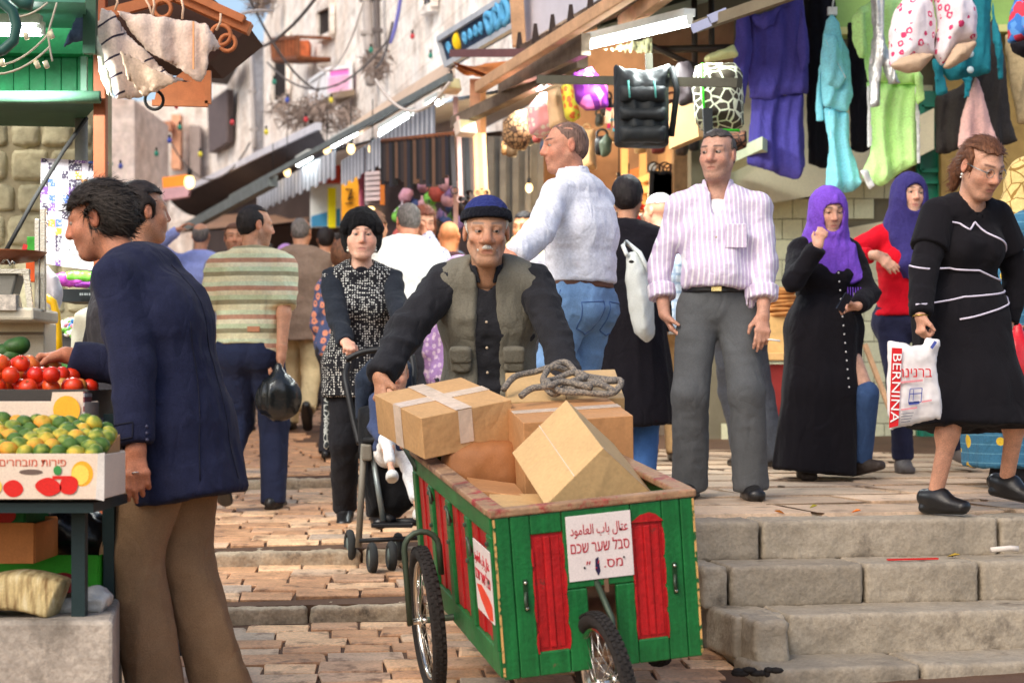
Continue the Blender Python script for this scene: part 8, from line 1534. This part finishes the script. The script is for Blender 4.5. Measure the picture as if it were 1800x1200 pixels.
# 22 purple headscarf
BKR = cloth('black_robe', C(24, 22, 27), bs=200)
p = Person('woman in a purple headscarf and black robe with hand at her mouth', (1448, 10.1), H=1.54, yaw=8, sex='w', q=0, lean=2, head=(4, 16, 3), skin=(206, 160, 136), feet={1: ((.02, .2, .03), 40, -14), -1: ((-.02, -.1, 0), 0, 0)})
p.arms(right=dict(w=P(1438, 432, 9.8), pole=A((-.6, .3, -1)), dir=A((.25, -.1, 1)), palm=A((.3, 1, .0)), curl=[.6, .75, .9, .9]), left=dict(w=P(1508, 538, 9.85), pole=A((.8, .5, -.8)), dir=A((-.8, -.3, .15)), palm=A((0, -.3, -1)), curl=.6)); p.body(ears=False, face=dict(fw=.98, nose=.95, open=-.001), lips=(176, 96, 96), brow=(50, 34, 28))
p.hijab(cloth('purple_scarf', C(122, 78, 196), vs=14, bump=.5), under=cloth('dark_cap', C(28, 26, 34)), drop=.2, spread=.14, tail=[(ecap(p.sp[3]+p.lt*.07+p.ft*.09, p.sp[2]+p.lt*.13+p.ft*.11-p.ut*.02, p.lt, .07, .03, .06, .02), .04)])
mb = MB()
for i in range(7): a = p.sp[2]+p.lt*(.09+.014*i)+p.ft*.135-p.ut*.06; mb.tube([Vector(a.tolist()), Vector((a-A((0, 0, .05))).tolist()), Vector((a-A((-.004, 0, .1+.02*(i % 3)))).tolist())], .0025, 4)
mb.part('fringe', cloth('purple_scarf', 0), p.o)
p.upper(BKR, inf=.024, to=1.97, hem=-.1, bust=.035, sl=.02, name='robe_top'); p.drape(BKR, [(p.sp[1], .155, .125), (p.sp[0], .2, .165), (p.g+p.f*.02+A((-.02, 0, .5)), .2, .17), (p.g+p.f*.02+A((-.06, 0, .05)), .225, .19)], 'robe_skirt'); S = SDF(p.res()); h, kn, an = p.leg[1]; S.u(cone(kn, an, .07, .06, 1)); p._sd('jeans_leg', S, JEAN('mid', C(58, 82, 122)))
p.shoes(mat('dark_flat', C(58, 50, 46), rough=.6), L=.24, hi=.02); p.buttons(mat('stud', C(214, 214, 214), rough=.2), [p.sp[2]+(p.g+A((.04, -.0, .5))-p.sp[2])*t+p.f*(.155+.06*t)+p.l*.03 for t in [i/13 for i in range(14)]], .005)
ph = MB(); c = p.arm[1][2]+p.hand[1][0]*.09-A((0, .03, .0)); ph.box(c, (.05, .014, .1), Matrix.Rotation(R(30), 3, 'Y') @ Matrix.Rotation(R(20), 3, 'Z')); ph.top('mobile_phone', mat('phone_black', C(24, 26, 34), rough=.15, spec=.6, bump=0), 'black mobile phone in the purple scarf woman\'s hand', 'phone', bev=.004)
# 23 red top
p = Person('woman in a red top with a navy headscarf walking in dark jeans', (1592, 10.7), H=1.68, yaw=2, sex='w', q=0, lean=1, head=(10, 0, -4), skin=(214, 168, 142), feet={1: ((-.12, .33, .07), 55, 22), -1: ((.05, -.03, 0), 0, 0)})
p.arms(right=dict(w=P(1540, 448, 10.42), pole=A((-1, .2, -.3)), dir=A((.75, -.1, -.55)), palm=A((0, 1, -.4)), curl=[.1, .12, .15, .2]), left=dict(w=p.sh[1]+A((.05, .1, -.5)))); p.body(ears=False, lips=(176, 96, 96), brow=(44, 32, 28))
p.hijab(cloth('navy_scarf', C(56, 50, 108), vs=12), under=cloth('red_cap', C(196, 30, 44)), drop=.28, spread=.12, tail=[(ecap(p.sp[3]+p.lt*.0+p.ft*.1, p.sp[2]+p.lt*.03+p.ft*.165, p.lt, .09, .04, .08, .03), .04), (ecap(p.sp[2]+p.lt*.03+p.ft*.165, p.sp[1]+p.lt*.06+p.ft*.16, p.lt, .08, .03, .05, .025), .04)]); p.upper(cloth('red_jersey', C(206, 18, 38), bs=200), inf=.019, to=1.85, hem=.0, bust=.04, sl=.008, name='jersey'); p.trousers(JEAN('navy', C(40, 42, 66)), loose=.008, wide=.0, hem=-.0, top=.05); p.shoes(mat('grey_flat', C(92, 86, 84), rough=.6), L=.25, hi=.02)
# 24 woman in black with glasses
BKO = cloth('black_jersey', C(26, 24, 28), bs=240, fine=.15)
p = Person('young woman in glasses and a black outfit with white piping, carrying a printed bag', (1690, 8.05), H=1.58, yaw=20, sex='w', q=0, fat=1.0, lean=4, hunch=12, head=(6, 27, 0), skin=(206, 156, 130), hs=1.06, feet={1: ((-.02, .24, .05), 30, 10), -1: ((.06, -.17, 0), 30, 0)}); p.legtint = A((1.0, .9, .82))
p.arms(right=dict(w=P(1612, 590, 7.72), pole=A((-.9, .6, -.6)), dir=A((0, -.1, -1)), palm=A((.9, .3, 0)), curl=.9), left=dict(w=P(1772, 570, 8.1), pole=A((.9, .5, -.3)))); p.body(ears=True, brow=(84, 56, 40), lips=(186, 110, 104), face=dict(nose=1.08, open=.0))
p.hair(hair_mat('chestnut', C(104, 66, 44)), thick=.012, front=.022, brow=.08, nape=-.06, extra=[p.hell((0, -.115, -.0), (.03, .035, .035)), p.hell((0, -.14, -.06), (.032, .035, .06)), p.hell((0, -.13, -.11), (.022, .025, .05))], strands=900, slen=.04, sweep=(0, -1, 0), mess=.04)
bl = p.upper(BKO, inf=.022, to=1.97, hem=-.02, bust=.045, sl=.016, name='blouse'); S = SDF(p.res()); p.sleeves(S, .03, .62, puff=.012); p._sd('cap_sleeves', S, BKO)
sk_ = p.drape(BKO, [(p.sp[1], .155, .125), (p.sp[0], .205, .17), (p.g+A((.03, 0, .52)), .24, .2), (p.g+A((.03, -.02, .36)), .28, .21)], 'skirt'); PIP = mat('piping_white', C(214, 206, 222), rough=.6)
def wrapline(pts, name='piping', r=.0045, out=.03):
    mb = MB(); Q = []
    pts = [tuple(x[j]*(1-k/6)+y[j]*k/6 for j in range(3)) for x, y in zip(pts[:-1], pts[1:]) for k in range(6)]+[pts[-1]]
    for (h, an_, bulge) in pts:
        i = min(2, int(h)); t = h-i; c = p.sp[i]*(1-t)+p.sp[i+1]*t; a, b = [p.sec[i][j]*(1-t)+p.sec[i+1][j]*t+out for j in (0, 1)]; th = R(an_); Q.append((c, p.lt*math.sin(th)+p.ft*math.cos(th)))
    Q = [max(p.snap(bl, [x])[0], p.snap(sk_, [x])[0], key=lambda z: float(np.linalg.norm(z-x[0]))) for x in Q]; mb.tube([Vector(x.tolist()) for x in Q], r, 6); mb.part(name, PIP, p.o)
wrapline([(2.85, -70, .01), (2.78, -45, .03), (2.62, -25, .05), (2.85, -12, .035), (2.55, 10, .06), (2.3, 35, .06), (1.95, 60, .05)]); wrapline([(1.55, -75, .02), (1.5, -45, .04), (1.5, 0, .06), (1.3, 40, .05), (1.2, 70, .02)]); wrapline([(.55, -60, .02), (.8, -30, .03), (.9, 10, .035), (1., 60, .03)]); wrapline([(.0, -35, .045), (.25, 0, .045), (.5, 35, .04), (.75, 70, .03)])
mb = MB(); HM = Matrix([list(r) for r in p.hM.tolist()])
for sd in (1, -1): mb.torus(Vector(p.hp(sd*.031, .099, .006).tolist()), p.hM[:, 1].tolist(), .019, .0012, 20, 5); mb.tube([Vector(p.hp(sd*.05, .097, .01).tolist()), Vector(p.hp(sd*.075, .06, .012).tolist()), Vector(p.hp(sd*.08, -.005, .012).tolist())], .0022, 5)
mb.tube([Vector(p.hp(-.012, .1, .008).tolist()), Vector(p.hp(.012, .1, .008).tolist())], .0015, 5); mb.part('glasses', mat('glasses_metal', C(160, 170, 168), metal=.7, rough=.25), p.o)
for sd in (1, -1): mb = MB(); mb.ball(Vector(p.hp(sd*.084, -.005, -.038).tolist()), .006); mb.ball(Vector(p.hp(sd*.084, -.005, -.05).tolist()), .0045); mb.part('earring', mat('pearl', 0), p.o)
p.shoes(LEA, L=.26, heel=.03, thick=.045, hi=.0, name='platform_loafer')
for sd in (-1,): mb = MB(); mb.torus(Vector((p.arm[sd][2]-p.hand[sd][0]*.0).tolist()), p.hand[sd][0].tolist(), .031, .003, 20, 5); mb.part('bracelet', mat('gold', C(220, 180, 90), metal=1, rough=.25), p.o)
# her printed bag
bg_ = thing('printed_carrier_bag', P(1610, 750, 7.6), 'white plastic carrier bag with a red lettered strip', 'bag'); BD = 7.6
garment('bag_body', '', [(1560, 598), (1592, 602), (1600, 608), (1622, 606), (1625, 590), (1654, 597), (1646, 640), (1656, 705), (1655, 738), (1645, 736), (1615, 745), (1575, 752), (1564, 757), (1558, 700)], BD, mat('carrier_white', C(228, 222, 220), rough=.35, var=.05, bump=.3, bs=20), parent=bg_, th=.03, soft=.05, amp=.006, fr=20, h=.008)
PR = mat('carrier_red', C(206, 30, 36), rough=.4, var=.05); PBL = mat('carrier_blue', C(70, 84, 160), rough=.4); BF = BD-.045
mb = MB(); mb.prism([P(1563, 752, BF), P(1579, 748, BF), P(1586, 612, BF), P(1568, 611, BF)], (0, .003, 0)); stp = mb.part('red_strip', PR, bg_)
sxv = (P(1571, 750, BF)-P(1577, 612, BF)); ang = math.atan2(sxv.z, sxv.x); cc = (P(1571, 750, BF)+P(1577, 612, BF))/2+Vector((0, -.003, 0))-bg_.location
lettering('lettering', 'BERNINA', .05, mat('print_white', C(236, 232, 230)), stp, Matrix.Translation(cc) @ Matrix.Rotation(R(90), 4, 'X') @ Matrix.Rotation(ang, 4, 'Z'), 1.36)
tx = lambda s_, px, py, size, m_, sx=1: lettering('lettering', s_, size, m_, bg_, Matrix.Translation(P(px, py, BF)-bg_.location) @ Matrix.Rotation(R(90), 4, 'X') @ Matrix.Shear('XZ', 4, (0, 0)), sx)
tx('ברנינה'[::-1], 1607, 655, .058, PR, .9)
mb = MB(); mb.beam(P(1582, 672, BF), P(1622, 668, BF), .002, .008); mb.beam(P(1584, 720, BF), P(1612, 716, BF), .002, .006); mb.beam(P(1620, 706, BF), P(1638, 703, BF), .002, .006); mb.part('red_print', mat('faint_red', C(216, 140, 146)), bg_)
mb = MB(); q = [P(1597, 708, BF), P(1619, 706, BF), P(1621, 682, BF), P(1600, 683, BF)]
for i in range(4): mb.beam(q[i], q[(i+1) % 4], .002, .003)
mb.beam(P(1597, 709, BF), P(1616, 707, BF), .002, .012); mb.beam(P(1600, 692, BF), P(1620, 691, BF), .002, .004); mb.beam(P(1606, 684, BF), P(1605, 704, BF), .002, .004, (0, 1, 0)); mb.beam(P(1637, 612, BF), P(1645, 600, BF), .002, .012); mb.part('blue_print', PBL, bg_)
mb = MB()
for i in range(4): mb.beam(P(1584, 727+i*5, BF), P(1606-i*2, 725+i*5, BF), .002, .0025)
mb.part('small_print', mat('ink_grey', C(90, 90, 100)), bg_)
# 25 yellow scarf at the right edge
FLO = cloth('blue_floral', None, fn=lambda t, co: t.mix(t.math('LESS_THAN', t.vor(co, 7.5, 'F1', .9).outputs['Distance'], .27), t.mix(t.math('LESS_THAN', t.math('FRACT', t.math('MULTIPLY', t.xyz(co)[2], 22)), .12), C(60, 110, 140), C(90, 140, 164)), C(214, 180, 60)))
p = Person('woman in a yellow patterned headscarf and blue floral dress at the right edge', (1776, 9.4), H=1.64, yaw=100, sex='w', q=1, lean=3, head=(0, 14, 0), skin=(190, 138, 112)); p.arms(left=dict(w=P(1786, 580, 9.2)), right=dict(w=P(1800, 585, 9.5))); p.body(ears=False); p.hijab(cloth('yellow_scarf', None, fn=pat_cells(C(222, 196, 130), C(150, 116, 60), 16, .05)), drop=.1); p.upper(FLO, inf=.025, bust=.03); p.drape(FLO, [(p.sp[1], .17, .15), (p.sp[0], .21, .19), (p.g+A((0, 0, .3)), .24, .22), (p.g+A((0, 0, .12)), .25, .22)]); p.trousers(DKT, loose=.01); p.shoes(LEA)
sack('bright red plastic bag at the right edge', P(1790, 575, 8.75), .1, .36, mat('red_bag', C(226, 24, 36), rough=.3, spec=.5));
